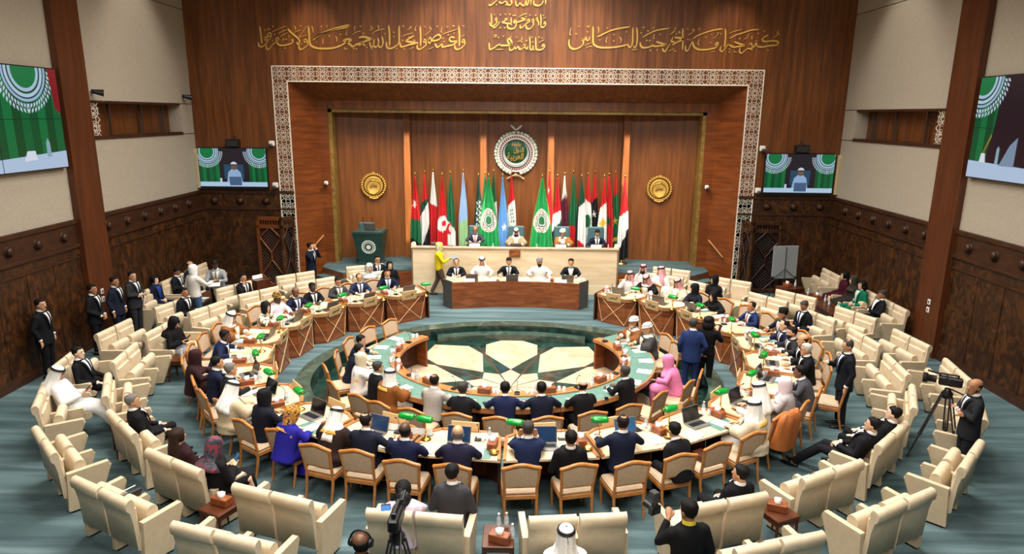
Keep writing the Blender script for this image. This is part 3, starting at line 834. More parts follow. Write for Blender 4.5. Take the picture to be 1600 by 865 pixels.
# ================================================================== SCREENS
def clip_poly(poly, w, h):
    for ax, lim, sg in ((0, 0, 1), (0, w, -1), (1, 0, 1), (1, h, -1)):
        out = []
        for i in range(len(poly)):
            a, b = poly[i-1], poly[i]
            ia, ib = (a[ax]-lim)*sg >= 0, (b[ax]-lim)*sg >= 0
            if ia != ib:
                k = (lim-a[ax])/(b[ax]-a[ax]); out.append((a[0]+(b[0]-a[0])*k, a[1]+(b[1]-a[1])*k))
            if ib: out.append(b)
        poly = out
        if not poly: return []
    return poly
def E(col, s): return mat('screen_'+col.strip('#'), '#050505', .25, 0, col, s)
class Pic:
    def __init__(s, w, h): s.w, s.h, s.m, s.mats, s.k = w, h, MB(), [], 0
    def poly(s, pts, col, st=.8, same=False):
        p = clip_poly([(x*s.w, y*s.h) for x, y in pts], s.w, s.h)
        if not same: s.k += 1
        if len(p) < 3: return
        mt = E(col, st)
        if mt not in s.mats: s.mats.append(mt)
        y = -.0006*s.k
        s.m.add([(x-s.w/2, y, z) for x, z in p], [tuple(range(len(p)))], s.mats.index(mt))
    def ring(s, cx, cy, r0, r1, col, st=.8, a0=0, a1=2*pi, n=40, asp=None):
        asp = s.w/s.h if asp is None else asp
        for i in range(n):
            a, b = a0+(a1-a0)*i/n, a0+(a1-a0)*(i+1)/n
            s.poly([(cx+r0*cos(a), cy+r0*sin(a)*asp), (cx+r1*cos(a), cy+r1*sin(a)*asp), (cx+r1*cos(b), cy+r1*sin(b)*asp), (cx+r0*cos(b), cy+r0*sin(b)*asp)], col, st, i > 0)
def drape(p, x0, x1, y0=0, y1=1, n=8):
    cols = ['#0a6a3c', '#0d7f48', '#096035', '#109050']
    for i in range(n):
        a, b = x0+(x1-x0)*i/n, x0+(x1-x0)*(i+1)/n
        p.poly([(a, y0), (b, y0), (b, y1), (a, y1)], cols[(i*3) % 4], .55, i > 0)
def emblem_rings(p, cx, cy, r):
    for r0, r1, c in ((.0, .50, '#0f7f48'), (.50, .60, '#b9d3ee'), (.60, .66, '#0b5a38'), (.66, .76, '#c4dcf4'), (.76, .80, '#123c38'), (.80, .88, '#a9c8e6')): p.ring(cx, cy, r*r0, r*r1, c, .8)
    for k in range(26):
        a = pi*1.0+pi*k/25
        for q in (.92, 1.06):
            x, y = cx+r*q*cos(a), cy+r*q*sin(a)*p.w/p.h
            d = .09*r; b = a+(.7 if k < 13 else -.7)
            p.poly([(x, y), (x+d*cos(b+.5), y+d*sin(b+.5)*p.w/p.h), (x+2.0*d*cos(b), y+2.0*d*sin(b)*p.w/p.h), (x+d*cos(b-.5), y+d*sin(b-.5)*p.w/p.h)], '#cfe0f2', .8, k > 0 or q > 1)
def speaker_picture(w, h):
    p = Pic(w, h)
    p.poly([(0, 0), (1, 0), (1, 1), (0, 1)], '#2c2633', .5)
    drape(p, 0, .30, .1, 1, 6); drape(p, .74, 1.0, .1, 1, 6)
    emblem_rings(p, .13, .92, .20); emblem_rings(p, .90, .92, .20)
    p.poly([(.37, .2), (.66, .2), (.66, .58), (.37, .58)], '#2f5b7c', .6)
    p.poly([(.40, .1), (.43, .38), (.48, .46), (.56, .46), (.61, .38), (.64, .1)], '#9fc1ea', .8)
    p.ring(.52, .52, 0, .045, '#8a6a58', .6); p.ring(.52, .565, .0, .05, '#dfe8f4', .8, 0, pi); p.poly([(.47, .56), (.57, .56), (.57, .585), (.47, .585)], '#15151a', .4)
    p.poly([(0, 0), (1, 0), (1, .12), (0, .12)], '#b9d6f2', .9)
    p.poly([(.44, .03), (.62, .03), (.62, .26), (.44, .26)], '#55719a', .7)
    p.poly([(.30, .1), (.33, .1), (.33, .22), (.30, .22)], '#d8e6f5', .8)
    return p
def hall_picture(w, h, kind):
    p = Pic(w, h)
    p.poly([(0, 0), (1, 0), (1, 1), (0, 1)], '#0c7040', .5)
    if kind == 'L':
        drape(p, 0, 1, 0, 1, 16); emblem_rings(p, .75, .97, .185); emblem_rings(p, .22, .97, .185)
        p.poly([(.93, 1), (1, 1), (1, .55), (.955, .60)], '#a3202f', .6)
        p.poly([(0, 0), (1, 0), (1, .17), (0, .08)], '#b7cfea', .9)
        p.poly([(.84, .12), (.875, .12), (.872, .26), (.857, .31), (.842, .26)], '#9fc6d8', .7); p.poly([(.66, .09), (.76, .10), (.75, .19), (.69, .19)], '#dfeaf7', .9)
    else:
        drape(p, 0, .2, 0, 1, 4); p.poly([(.11, 0), (1, 0), (1, 1), (.19, 1), (.165, .5)], '#33232f', .5); drape(p, .8, 1, 0, 1, 4); emblem_rings(p, .03, .98, .17); emblem_rings(p, .95, .98, .17)
        p.poly([(.09, .18), (.10, .18), (.163, .42), (.155, .45)], '#b9a04a', .5)
        p.poly([(0, 0), (1, 0), (1, .10), (0, .17)], '#b7cfea', .9)
        p.poly([(.215, .15), (.24, .15), (.238, .30), (.228, .33), (.217, .30)], '#9fc6d8', .7); p.poly([(.25, .14), (.36, .14), (.36, .42), (.31, .34)], '#8fa9c4', .7); p.poly([(.09, .16), (.14, .16), (.13, .25), (.10, .25)], '#e4ecf6', .9)
    return p
def screen(name, label, w, h, loc, rot, pic, bar=None, seams=False):
    t = thing(name, label, 'screen', loc); t.rotation_euler = rot
    m = MB(); m.box((0, .045, h/2), (w+.05, .09, h+.05), 0, None, .01)
    if bar: m.box((0, .02, -.05), (w+.04, .06, bar), 0)
    m.obj('housing', M['black_plastic'], t)
    o = pic.m.obj('display', pic.mats, t); o.location = (0, -.004, 0)
    if seams:
        m = MB()
        m.box((0, -.032, h/2), (.012, .004, h)); m.box((0, -.032, h/2), (w, .004, .012)); m.box((w*.25, -.022, h*.5), (.008, .004, h)) if False else None
        m.obj('panel_seam', M['black'], t)
    return t
for s, kind in ((-1, 'L'), (1, 'R')):
    w, h = 4.0, 2.14
    screen('video_wall', 'huge video wall with a green ring-emblem flag, '+('behind the standing guards' if s < 0 else 'above the tripod camera'), w, h,
           (s*(XW-.12), 13.58, 4.44), (0, 0, -s*pi/2), hall_picture(w, h, kind), None, True)
    x0 = -9.2 if s < 0 else 9.12
    screen('television', 'flat television showing the seated speaker, on the wood wall '+('beside the lattice door' if s < 0 else 'above the whiteboard'), 2.2, 1.22, (x0, YB-.13, 3.33), (0, 0, 0), speaker_picture(2.2, 1.22), .08)
    t = thing('column_speaker', 'slim beige column loudspeaker in the corner beside the television '+('near the lattice door' if s < 0 else 'above the whiteboard'), 'loudspeaker', (s*10.37, YB-.12, 3.26))
    m = MB(); m.box((0, 0, .64), (.11, .12, 1.26), 0, None, .01); m.obj('cabinet', mat('speaker_beige', '#cbb98f', .6), t)
    m = MB(); m.box((0, -.063, .62), (.08, .01, 1.1), 0); m.obj('grille', mat('speaker_grille', '#b7a680', .8), t)
    t = thing('box_speaker', 'black box on a bracket above the television '+('near the lattice door' if s < 0 else 'above the whiteboard'), 'loudspeaker', (s*9.12, YB-.16, 4.72))
    m = MB(); m.box((0, 0, 0), (.42, .22, .24), 0, None, .02); m.obj('case', M['black_plastic'], t)
    m = MB(); m.box((0, -.115, 0), (.36, .012, .18), 0, None, .004); m.obj('grille', M['dark_grey'], t)
    m = MB(); m.tube([(0, .06, .1), (0, .06, .2), (0, .14, .22)], .02, 6); m.obj('bracket', M['black'], t)
    def ptz(label, loc, k=1.0):
        t = thing('wall_camera', label, 'camera', loc)
        m = MB(); m.box((0, .03, 0), (.12*k, .12*k, .13*k), 0, None, .02); m.obj('body', M['white'], t)
        m = MB(); m.lathe([(.045*k, 0), (.05*k, .05*k), (.03*k, .09*k), (.0, .1*k)], 12, 0, (0, 0, 0), True, TR(0, -.02, -.05*k)@RX(pi/2)); m.obj('lens', M['dark_grey'], t)
        m = MB(); m.box((0, .1, .03), (.05*k, .1, .03)); m.obj('bracket', M['white'], t)
    where = 'near the lattice door' if s < 0 else 'on the whiteboard side'
    ptz('white dome camera, upper of two beside the portal '+where, (s*7.88, YB-.14, 4.72), 1.3)
    ptz('white dome camera, lower of two beside the portal '+where, (s*7.86, YB-.14, 3.38), 1.3)
    ptz('small white camera on the gold edge of the stage recess '+where, (s*6.44, JY-.13, 3.38), 1.0)
for y, x, lab in ((17.0, -XW, 'black wall spotlight above the gallery niche, nearer the column'), (21.55, -XW, 'black wall spotlight above the gallery niche, nearer the corner')):
    t = thing('wall_spotlight', lab, 'spotlight', (x+.04, y, 6.15))
    m = MB(); m.box((.02, 0, 0), (.04, .1, .1)); m.obj('mount', M['black'], t)
    m = MB(); m.tube([(.05, -.05, 0), (.22, .08, -.03)], [.05, .085], 10); m.obj('head', M['black_plastic'], t)

# ================================================================== LATTICE DOORS, HANDRAILS, WHITEBOARD
def mash(label, loc, rotz, w, h, dark=False):
    t = thing('lattice_screen', label, 'screen', loc, rotz)
    fr, fi, di = MB(), MB(), MB()
    for x in (-w/2+.05, w/2-.05): fr.box((x, 0, h/2), (.10, .09, h), 0, None, .01)
    for z in (.1, h-.32, h-.06): fr.box((0, 0, z), (w, .09, .12), 0, None, .01)
    for i in range(9): fr.box((-w/2+.12+i*(w-.24)/8, 0, h-.19), (.03, .05, .18))
    z0, z1 = .16, h-.38
    iw = w-.2
    n = 7
    for i in range(-16, 30):
        for sg in (-1, 1):
            # fine diagonal grille
            a = (-iw/2, z0+i*.11); b = (iw/2, z0+i*.11+iw)
            if sg < 0: a, b = (-a[0], a[1]), (-b[0], b[1])
            lo, hi = 0, 1
            t0 = (z0-a[1])/(b[1]-a[1]); t1 = (z1-a[1])/(b[1]-a[1])
            lo, hi = max(0, t0), min(1, t1)
            if hi <= lo: continue
            p = (a[0]+(b[0]-a[0])*lo, 0.02, a[1]+(b[1]-a[1])*lo); q = (a[0]+(b[0]-a[0])*hi, .02, a[1]+(b[1]-a[1])*hi)
            fi.tube([p, q], .014, 4)
    mz = (z0+z1)/2; q = .26*h
    for zc in (mz-.0,):
        for sg in (-1, 1):
            for (p, r) in (((0, mz+sg*.12), (-iw/2, mz+sg*q)), ((0, mz+sg*.12), (iw/2, mz+sg*q)), ((-iw/2, mz+sg*q), (0, mz+sg*(q+.36))), ((iw/2, mz+sg*q), (0, mz+sg*(q+.36)))):
                di.tube([(p[0], -.03, p[1]), (r[0], -.03, r[1])], .028, 4)
    di.tube([(0, -.03, mz-.14), (0, -.03, mz+.14)], .028, 4)
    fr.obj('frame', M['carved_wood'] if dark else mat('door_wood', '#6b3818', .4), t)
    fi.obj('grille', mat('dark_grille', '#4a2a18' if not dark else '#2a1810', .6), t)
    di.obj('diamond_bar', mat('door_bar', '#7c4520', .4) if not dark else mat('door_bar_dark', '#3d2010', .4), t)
    b = MB(); b.box((0, .06, h/2), (w-.16, .02, h-.1)); b.obj('backing', M['black'], t)
    return t
mash('brown wooden lattice door with diamond bars left ajar by the portal', (-8.02, 21.72, 0), radians(-4), .92, 2.38)
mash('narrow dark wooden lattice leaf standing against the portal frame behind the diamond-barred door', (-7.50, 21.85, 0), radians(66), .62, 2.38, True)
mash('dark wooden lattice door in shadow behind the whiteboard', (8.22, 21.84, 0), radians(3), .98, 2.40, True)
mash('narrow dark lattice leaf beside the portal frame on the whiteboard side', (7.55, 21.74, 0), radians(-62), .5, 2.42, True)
for s in (-1, 1):
    t = thing('handrail', 'sloping wooden handrail on metal brackets along the portal reveal '+('behind the man on the phone' if s < 0 else 'on the whiteboard side'), 'handrail', (0, 0, 0))
    a, b = Vector((s*7.02, 22.32, 1.12)), Vector((s*6.62, 22.84, 1.58))
    a = Vector((s*6.98, 22.30, 1.1)); 
    m = MB(); m.tube([a, b], .03, 8, 0, True, (1, 1), None, True); m.obj('rail', mat('rail_wood', '#a06a3a', .35), t)
    for k in (.18, .82):
        p = a.lerp(b, k); m = MB(); m.tube([p, p+Vector((s*.05, .02, -.08)), p+Vector((s*.16, .05, -.08))], .012, 6); m.obj('bracket', M['steel'], t)
t = thing('whiteboard_easel', 'grey flip-chart board on a dark folding easel by the dark lattice door', 'whiteboard', (8.60, 21.0, 0), radians(8))
m = MB()
for x in (-.44, .44): m.tube([(x*1.1, -.05, 0), (x*.9, .10, 1.0), (x*.5, .10, 1.5)], .018, 6)
m.tube([(0, .5, 0), (0, .12, 1.5)], .018, 6); m.obj('stand', M['black'], t)
m = MB(); m.box((0, .03, 1.22), (.84, .03, 1.06), 0, RX(-.03), .01); m.obj('board', mat('board_grey', '#8f9496', .5), t)
m = MB(); m.tube([(0, .0, .55), (0, .045, 1.72)], .011, 6); m.tube([(-.36, .0, .72), (-.02, .015, 1.0)], .011, 6); m.tube([(.36, .0, .72), (.02, .015, 1.0)], .011, 6); m.obj('strut', M['black'], t)
m = MB()
for x in (-.42, .42): m.box((x, .0, .72), (.12, .08, .12), 0, None, .02)
m.obj('clamp', M['black'], t)
t = thing('fire_extinguisher', 'red bundle on the floor behind the white seats by the wooden column', 'extinguisher', (9.75, 15.55, 0))
m = MB(); m.lathe([(.0, 0), (.1, 0), (.1, .42), (.06, .5), (.03, .52), (0, .52)], 14); m.obj('cylinder', M['red'], t)
m = MB(); m.box((0, 0, .56), (.05, .16, .05), 0, None, .01); m.tube([(0, .06, .54), (.1, .1, .4), (.09, .1, .2)], .014, 6); m.obj('valve', M['black'], t)

# ================================================================== DAIS, PRESIDIUM DESK, LECTERN
t = thing('dais_desk', 'long cream marble desk with a raised front on the stage', 'desk', (0, 0, 0))
m = MB(); P = [(-3.30, 21.32), (3.30, 21.32), (3.46, 22.0), (3.46, 22.35), (3.36, 22.35), (3.2, 21.5), (-3.2, 21.5), (-3.36, 22.35), (-3.46, 22.35), (-3.46, 22.0)]
m.prism(P, 0, 1.50); m.obj('front', M['dais_marble'], t)
m = MB(); m.prism([(-3.2, 21.46), (3.2, 21.46), (3.36, 22.35), (-3.36, 22.35)], 1.34, 1.385); m.obj('worktop', M['desk_side'], t)
m = MB(); m.prism([(-3.35, 21.27), (3.35, 21.27), (3.35, 21.5), (-3.35, 21.5)], 1.50, 1.53); m.obj('ledge', M['beige_marble'], t)
t = thing('president_plaque', 'wooden plaque with gold Arabic script on the marble desk front', 'plaque', (.0, 21.29, 1.36))
m = MB(); m.box((0, 0, 0), (.36, .04, .24), 0, None, .008); m.obj('board', M['desk_wood'], t)
lettering('script', 'الرئيس', .17, .07, M['gold'], (0, -.024, 0), t, (0, 0, 0), .005, .01)

t = thing('presidium_desk', 'wide wooden desk with a folded front facing the ring, five people behind it', 'desk', (0, 0, 0))
PF = [(-1.86, 19.46), (-.62, 19.72), (.72, 19.72), (1.96, 19.50)]
m = MB(); m.prism([(x, y+.02) for x, y in PF]+[(2.2, 19.86), (2.2, 19.95), (1.96, 19.62), (.72, 19.82), (-.62, 19.82), (-1.86, 19.58), (-2.1, 19.92), (-2.1, 19.82)], 0, .80); m.obj('front_panel', M['desk_wood'], t)
m = MB(); m.prism([(-1.8, 19.6), (-.6, 19.8), (.7, 19.8), (1.9, 19.62), (2.2, 19.95), (2.2, 20.54), (-2.1, 20.54), (-2.1, 19.92)], .72, .76); m.obj('worktop', M['desk_top'], t)
for x0, x1, ya, yb in ((-2.16, -1.86, 19.82, 19.46), (1.96, 2.26, 19.50, 19.86)):
    m = MB(); m.add([(x0, ya, 0), (x1, yb, 0), (x1, yb, .84), (x0, ya, .84)]+[(x0+(.02 if x0 < 0 else -.02), ya+.06, 0), (x1+(.02 if x0 < 0 else -.02), yb+.06, 0), (x1+(.02 if x0 < 0 else -.02), yb+.06, .84), (x0+(.02 if x0 < 0 else -.02), ya+.06, .84)],
        [(0, 1, 2, 3), (7, 6, 5, 4), (0, 4, 5, 1), (2, 6, 7, 3), (1, 5, 6, 2), (0, 3, 7, 4)]); m.obj('side_panel', mat('desk_end_grey', '#4a4744', .5), t)

t = thing('lectern', 'tall dark green lectern with a white round emblem on the stage', 'lectern', (-5.02, 22.92, ST))
m = MB()
rings = []
for z, wx, y0, y1 in ((0, .86, -.22, .5), (.06, .86, -.22, .5), (.08, .74, -.2, .45), (1.02, 1.02, -.38, .45), (1.12, 1.06, -.42, .48), (1.16, 1.06, -.42, .48)):
    rings.append([(-wx/2, y0, z), (wx/2, y0, z), (wx/2, y1, z), (-wx/2, y1, z)])
m.loft(rings, 0, False); m.obj('body', M['teal_lacquer'], t)
m = MB(); m.box((0, .0, 1.175), (1.0, .8, .03), 0, RX(0), .01); m.obj('top', mat('lectern_top', '#2c4744', .35), t)
m = MB(); disc_rings(m, [(.19, .21, 0, 0, 0, 0), (.14, .165, 0, 0, 0, 0), (.0, .08, 0, 0, 0, 0)], 0)
for k in range(24): a = 2*pi*k/24; leaf(m, (.21*cos(a), 0, .21*sin(a)), a+1, .07, .045, 0, -.01)
e = m.obj('emblem', EW, t); e.location = (0, -.315, .64); e.rotation_euler = (radians(11), 0, 0)
m = MB()
for x in (-.18, .12): m.tube([(x, .05, 1.19), (x-.03, .0, 1.5), (x-.02, -.05, 1.58)], .008, 6); m.tube([(x-.02, -.05, 1.58), (x-.02, -.07, 1.62)], .016, 6)
m.obj('microphone', M['black'], t)
# teal high-backed chairs of the stage
def office_chair(label, loc, rotz, kids=None):
    t = thing('teal_chair', label, 'chair', loc, rotz, 'teal high-backed chairs of the stage')
    m = MB(); m.box((0, -.27, .90), (.56, .09, .86), 0, RX(0), .035); m.obj('backrest', M['teal_leather'], t)
    m = MB(); m.box((0, 0, .46), (.58, .54, .12), 0, None, .04); m.obj('seat', M['teal_leather'], t)
    for s in (-1, 1):
        m = MB(); m.tube([(s*.31, -.2, .45), (s*.33, -.15, .66), (s*.33, .16, .68)], .022, 6); m.obj('armrest', M['black'], t)
    m = MB(); m.tube([(0, 0, .42), (0, 0, .1)], .035, 8)
    for k in range(5): a = 2*pi*k/5; m.tube([(0, 0, .1), (.3*cos(a), .3*sin(a), .05)], [.03, .02], 6); m.ell((.3*cos(a), .3*sin(a), .03), (.03, .03, .03), 8, 6)
    m.obj('base', M['black'], t)
    return t
office_chair('teal high-backed chair standing empty behind the lectern', (-5.30, 23.42, ST), pi)
DX = [-1.36, .03, 1.62, 2.80]
for x, who in zip(DX, ('the man in grey with a pink tie', 'the chairman in white headcloth', 'the man in a white turban', 'the navy suit near the last flag')):
    office_chair('teal high-backed chair on the stage under '+who, (x, 23.02, ST), pi)

# ================================================================== FLAGS
FW, FK, FR, FG, FGD, FB, FLG, FMA, FY = '#e9e9e6', '#15161a', '#cc2027', '#1d6b43', '#0f4f3b', '#6ea7dd', '#a9cf9c', '#5c1a33', '#e2bd3a'
def flag(label, x, y, h, spread, paint, group, lean=0.0, z0=ST, big=False):
    t = thing('flag', label, 'flag', (x, y, z0), 0, group)
    m = MB(); m.tube([(0, .03, 0), (0, .03, h)], .018, 8); m.lathe([(.22, 0), (.22, .03), (.05, .06), (.03, .12)], 14); m.obj('pole', M['brass'], t)
    m = MB(); m.ell((0, .03, h+.05), (.035, .035, .05)); m.tube([(0, .03, h+.08), (0, .03, h+.17)], [.022, .004], 6); m.obj('finial', M['brass'], t)
    cols = []; nu, nv = (44, 84) if big else (26, 64)
    m = MB(); vs = []
    ph = random.random()*6; kf = random.uniform(4.4, 5.6)
    for j in range(nv+1):
        v = j/nv                                   # 0 top, 1 bottom
        w = spread*(.10+.90*min(1, v*1.35)**.8) if not big else spread*(.06+.94*min(1, v*1.25)**.9)
        zt = h-.02-v*(h-.25)
        for i in range(nu+1):
            u = i/nu
            fold = (.035+.05*v)*sin(u*pi*kf+ph+v*.8)
            hang = (.10 if not big else .16)*sin(u*pi)*max(0, v-.1)
            vs.append(((u-.5)*w+lean*v+.012*sin(v*9+u*4), -.02-fold-.05*v, zt+hang*.0-(.12*(1-u) if not big else .1*abs(u-.5))*v))
    fs, mi = [], []
    mats = []
    for j in range(nv):
        for i in range(nu):
            c = paint((i+.5)/nu, (j+.5)/nv)
            if c not in cols: cols.append(c)
            fs.append((j*(nu+1)+i, j*(nu+1)+i+1, (j+1)*(nu+1)+i+1, (j+1)*(nu+1)+i)); mi.append(cols.index(c))
    m.add(vs, fs, 0, True); m.m = mi
    o = m.obj('cloth', [mat('flag_'+c.strip('#'), c, .7) for c in cols], t)
    sd = o.modifiers.new('thick', 'SOLIDIFY'); sd.thickness = .006
    return t
def star(u, v, cu, cv, r, asp, n=5, inner=.42):
    dx, dy = (u-cu), (v-cv)*asp; q = hypot(dx, dy)
    if q > r: return False
    a = (atan2(dx, -dy) % (2*pi/n))/(2*pi/n); a = abs(a-.5)*2
    return q < r*(inner+(1-inner)*a**1.6)
def disc(u, v, cu, cv, r, asp): return hypot(u-cu, (v-cv)*asp) < r
AS = 5.5
def bands(*bs):
    """diagonal hanging bands: (v limit at the hoist side, at the fly side, colour)"""
    def f(u, v):
        for a, b, c in bs:
            if v < a+(b-a)*u: return c
        return bs[-1][2]
    return f
def over(base, *tests):
    def f(u, v):
        for tst, c in tests:
            if tst(u, v): return c
        return base(u, v)
    return f
flags = [
    (-3.50, 'red, green and black flag with a white star', over(bands((.5, .56, FR), (.74, .86, FG), (9, 9, FK)), (lambda u, v: star(u, v, .4, .34, .34, AS, 7), FW))),
    (-3.20, 'red topped flag with green, white and black folds', bands((.34, .30, FR), (.50, .34, FGD), (.96, .62, FW), (9, 9, FK))),
    (-2.93, 'white flag turning red in its lower folds', bands((.36, .42, FW), (9, 9, FR))),
    (-2.56, 'red flag with a white disc and red crescent', over(bands((9, 9, FR)), (lambda u, v: disc(u, v, .62, .58, .2, AS), FR), (lambda u, v: disc(u, v, .52, .58, .34, AS), FW), (lambda u, v: disc(u, v, .5, .58, .55, AS), FW))),
    (-2.30, 'green and white flag with a red crescent', over(bands((.52, .70, FG), (9, 9, FW)), (lambda u, v: disc(u, v, .4, .66, .38, AS) and not disc(u, v, .58, .66, .3, AS), FR))),
    (-1.86, 'pale blue and pale green flag', bands((.60, .56, '#a7c6ea'), (9, 9, FLG))),
    (-1.30, 'dark green flag with white script', over(bands((9, 9, '#12453a')), (lambda u, v: .28 < v < .64 and .2 < u < .85 and (sin(u*31+v*55)+sin(v*97-u*13)+sin(u*11+v*140)) > .45, FW))),
    (-1.08, 'green, white and black flag', bands((.44, .48, FG), (.66, .58, FW), (9, 9, FK))),
    (-.79, 'green, white and black flag with red stars', over(bands((.40, .34, FG), (.78, .62, FW), (9, 9, FK)), (lambda u, v: star(u, v, .5, .56, .36, AS), FR))),
    (-.46, 'sky blue flag with a white star', over(bands((9, 9, FB)), (lambda u, v: star(u, v, .6, .62, .3, AS), FW))),
    (-.16, 'red, white and black flag with green lettering', over(bands((.36, .30, FR), (.72, .62, FW), (9, 9, FK)), (lambda u, v: .40 < v < .60 and .3 < u < .8 and sin(u*26+v*60)*sin(v*70) > .35, FG))),
    (1.18, 'red flag with white and green lower folds', over(bands((9, 9, FR)), (lambda u, v: u > .55 and v > .62, FG), (lambda u, v: .3 < u < .6 and v > .5, FW), (lambda u, v: star(u, v, .4, .2, .25, AS, 4), FW))),
    (1.43, 'red, black, white and green flag', bands((.44, .40, FR), (.66, .52, FW), (.98, .8, FGD), (9, 9, FK))),
    (1.69, 'maroon flag with a white serrated top', over(bands((.30, .20, FW), (9, 9, FMA)), (lambda u, v: v < .34 and abs((u*6) % 1-.5)*.12+.22 > v, FW))),
    (2.02, 'green flag with a red lower panel', bands((.60, .66, FG), (9, 9, FR))),
    (2.27, 'dark green, white and red flag', over(bands((.36, .30, FGD), (.72, .86, FW), (9, 9, FR)), (lambda u, v: u < .18 and v > .3, FK))),
    (2.50, 'red and white flag with a green tree', over(bands((.26, .34, FR), (.86, .80, FW), (9, 9, FR)), (lambda u, v: disc(u, v, .5, .54, .42-abs(v-.58), AS*.7) and v < .62, FG))),
    (2.78, 'red, black and green flag with a white crescent and star', over(bands((.34, .28, FR), (.80, .70, FK), (9, 9, FGD)), (lambda u, v: disc(u, v, .45, .62, .36, AS) and not disc(u, v, .58, .60, .29, AS), FW), (lambda u, v: star(u, v, .55, .48, .26, AS), FW))),
    (3.05, 'red, white and black flag with a gold eagle', over(bands((.36, .30, FR), (.76, .84, FW), (9, 9, FK)), (lambda u, v: star(u, v, .5, .55, .38, AS, 4, .6), FY))),
    (3.24, 'red flag with a dark green star', over(bands((9, 9, FR)), (lambda u, v: star(u, v, .5, .55, .42, AS), FGD))),
    (3.50, 'green and red flag with a yellow crescent and star', over(bands((.28, .22, FR), (9, 9, FG)), (lambda u, v: disc(u, v, .5, .72, .5, AS) and not disc(u, v, .5, .69, .44, AS), FY), (lambda u, v: star(u, v, .5, .56, .3, AS), FY), )),
    (3.76, 'red, white and black flag at the end of the row', bands((.46, .40, FR), (.90, .62, FW), (9, 9, FK))),
]
for i, (x, d, paint) in enumerate(flags):
    flag('%s, %s from the lectern' % (d, ORD[i+1]), x, 23.42+.24*(i % 3), 3.02+.05*((i*7) % 3), .38, paint, 'national flags behind the dais', random.uniform(-.04, .06))
def league_paint(cv):
    def f(u, v):
        q = hypot((u-.5)*1.0, (v-cv)*3.0)
        if q < .17: return '#2d7a4a' if q < .13 else '#3f8a4f'
        if q < .21: return FW
        if q < .25: return FGD
        if q < .29: return FW
        if q < .32: return '#2a6a4a'
        if q < .43: return '#f0e6dc' if sin(atan2((v-cv)*3, u-.5)*26)*sin(q*90) < .45 else FR
        if q < .45: return '#f3efe6'
        return '#1f9a52' if abs(u-.0) > .03 and abs(u-1) > .03 else '#8fb04a'
    return f
for s in (-1, 1):
    flag('large green flag with a round white-ringed emblem, standing %s the chairman' % ('on the lectern side of' if s < 0 else 'on the whiteboard side of'), s*.92-.02, 23.25, 3.02, .82, league_paint(.53), 'two large green league flags', 0, ST, True)

# ================================================================== WOODEN CHAIR
def make_chair(label):
    t = thing('wooden_chair', label, 'chair')
    m = MB(); m.box((0, .0, .455), (.50, .48, .075), 0, None, .028); m.obj('seat', M['chair_fabric'], t)
    m = MB()
    for y in (-.235, .235): m.box((0, y, .395), (.50, .035, .07), 0, None, .008)
    for x in (-.24, .24): m.box((x, 0, .395), (.035, .46, .07), 0, None, .008)
    m.obj('seat_rail', M['chair_wood'], t)
    lean = .16
    def bk(x, z): return (x, -.235-lean*(z-.43)*1.1, z)
    for s in (-1, 1):
        m = MB(); m.tube([(s*.235, .225, .40), (s*.235, .23, .25), (s*.225, .225, 0)], [.028, .024, .017], 6); m.obj('leg', M['chair_wood'], t)
        m = MB(); m.tube([bk(s*.235, .42), (s*.23, -.245, .25), (s*.225, -.30, 0)], [.026, .024, .018], 6); m.obj('leg', M['chair_wood'], t)
    m = MB()
    for s in (-1, 1): m.tube([bk(s*.23, .42), bk(s*.235, .6), bk(s*.25, .80), bk(s*.255, .875)], [.024, .024, .026, .026], 6)
    top = []
    for i in range(13):
        u = -1+i/6; top.append(bk(u*.265, .885+.055*cos(u*pi*.95)*.5+.03))
    m.tube(top, .027, 6, 0, True, (1, 1.15), None, True)
    m.tube([bk(-.235, .575), bk(.235, .575)], .02, 6)
    m.obj('back_frame', M['chair_wood'], t)
    m = MB(); n = 12; fr, bkk = [], []
    for i in range(n+1):
        u = -1+2*i/n; zt = .885+.0275*cos(u*pi*.95)
        for lst, o in ((fr, .028), (bkk, -.022)):
            a, b = Vector(bk(u*.225, .585)), Vector(bk(u*.235, zt))
            bulge = o*(1-.5*u*u)
            lst.append((a+Vector((0, bulge, 0)), a.lerp(b, .5)+Vector((0, bulge*1.3, 0)), b+Vector((0, bulge, 0))))
    for lst in (fr, bkk):
        vs = [p for r in lst for p in r]; m.add(vs, [(i*3+j, i*3+j+1, i*3+j+4, i*3+j+3) for i in range(n) for j in range(2)], 0, True)
    m.obj('back_panel', M['chair_fabric'], t)
    return t
_chair0 = [None]
def chair(x, y, face, label, group, z=0.0):
    """face = heading in degrees (0 = +X, 90 = away from the camera)"""
    rz = radians(face-90)
    if _chair0[0] is None:
        c = make_chair(label); c.location = (x, y, z); c.rotation_euler = (0, 0, rz); c['group'] = group; _chair0[0] = c; return c
    return dup(_chair0[0], (x, y, z), rz, label, group)

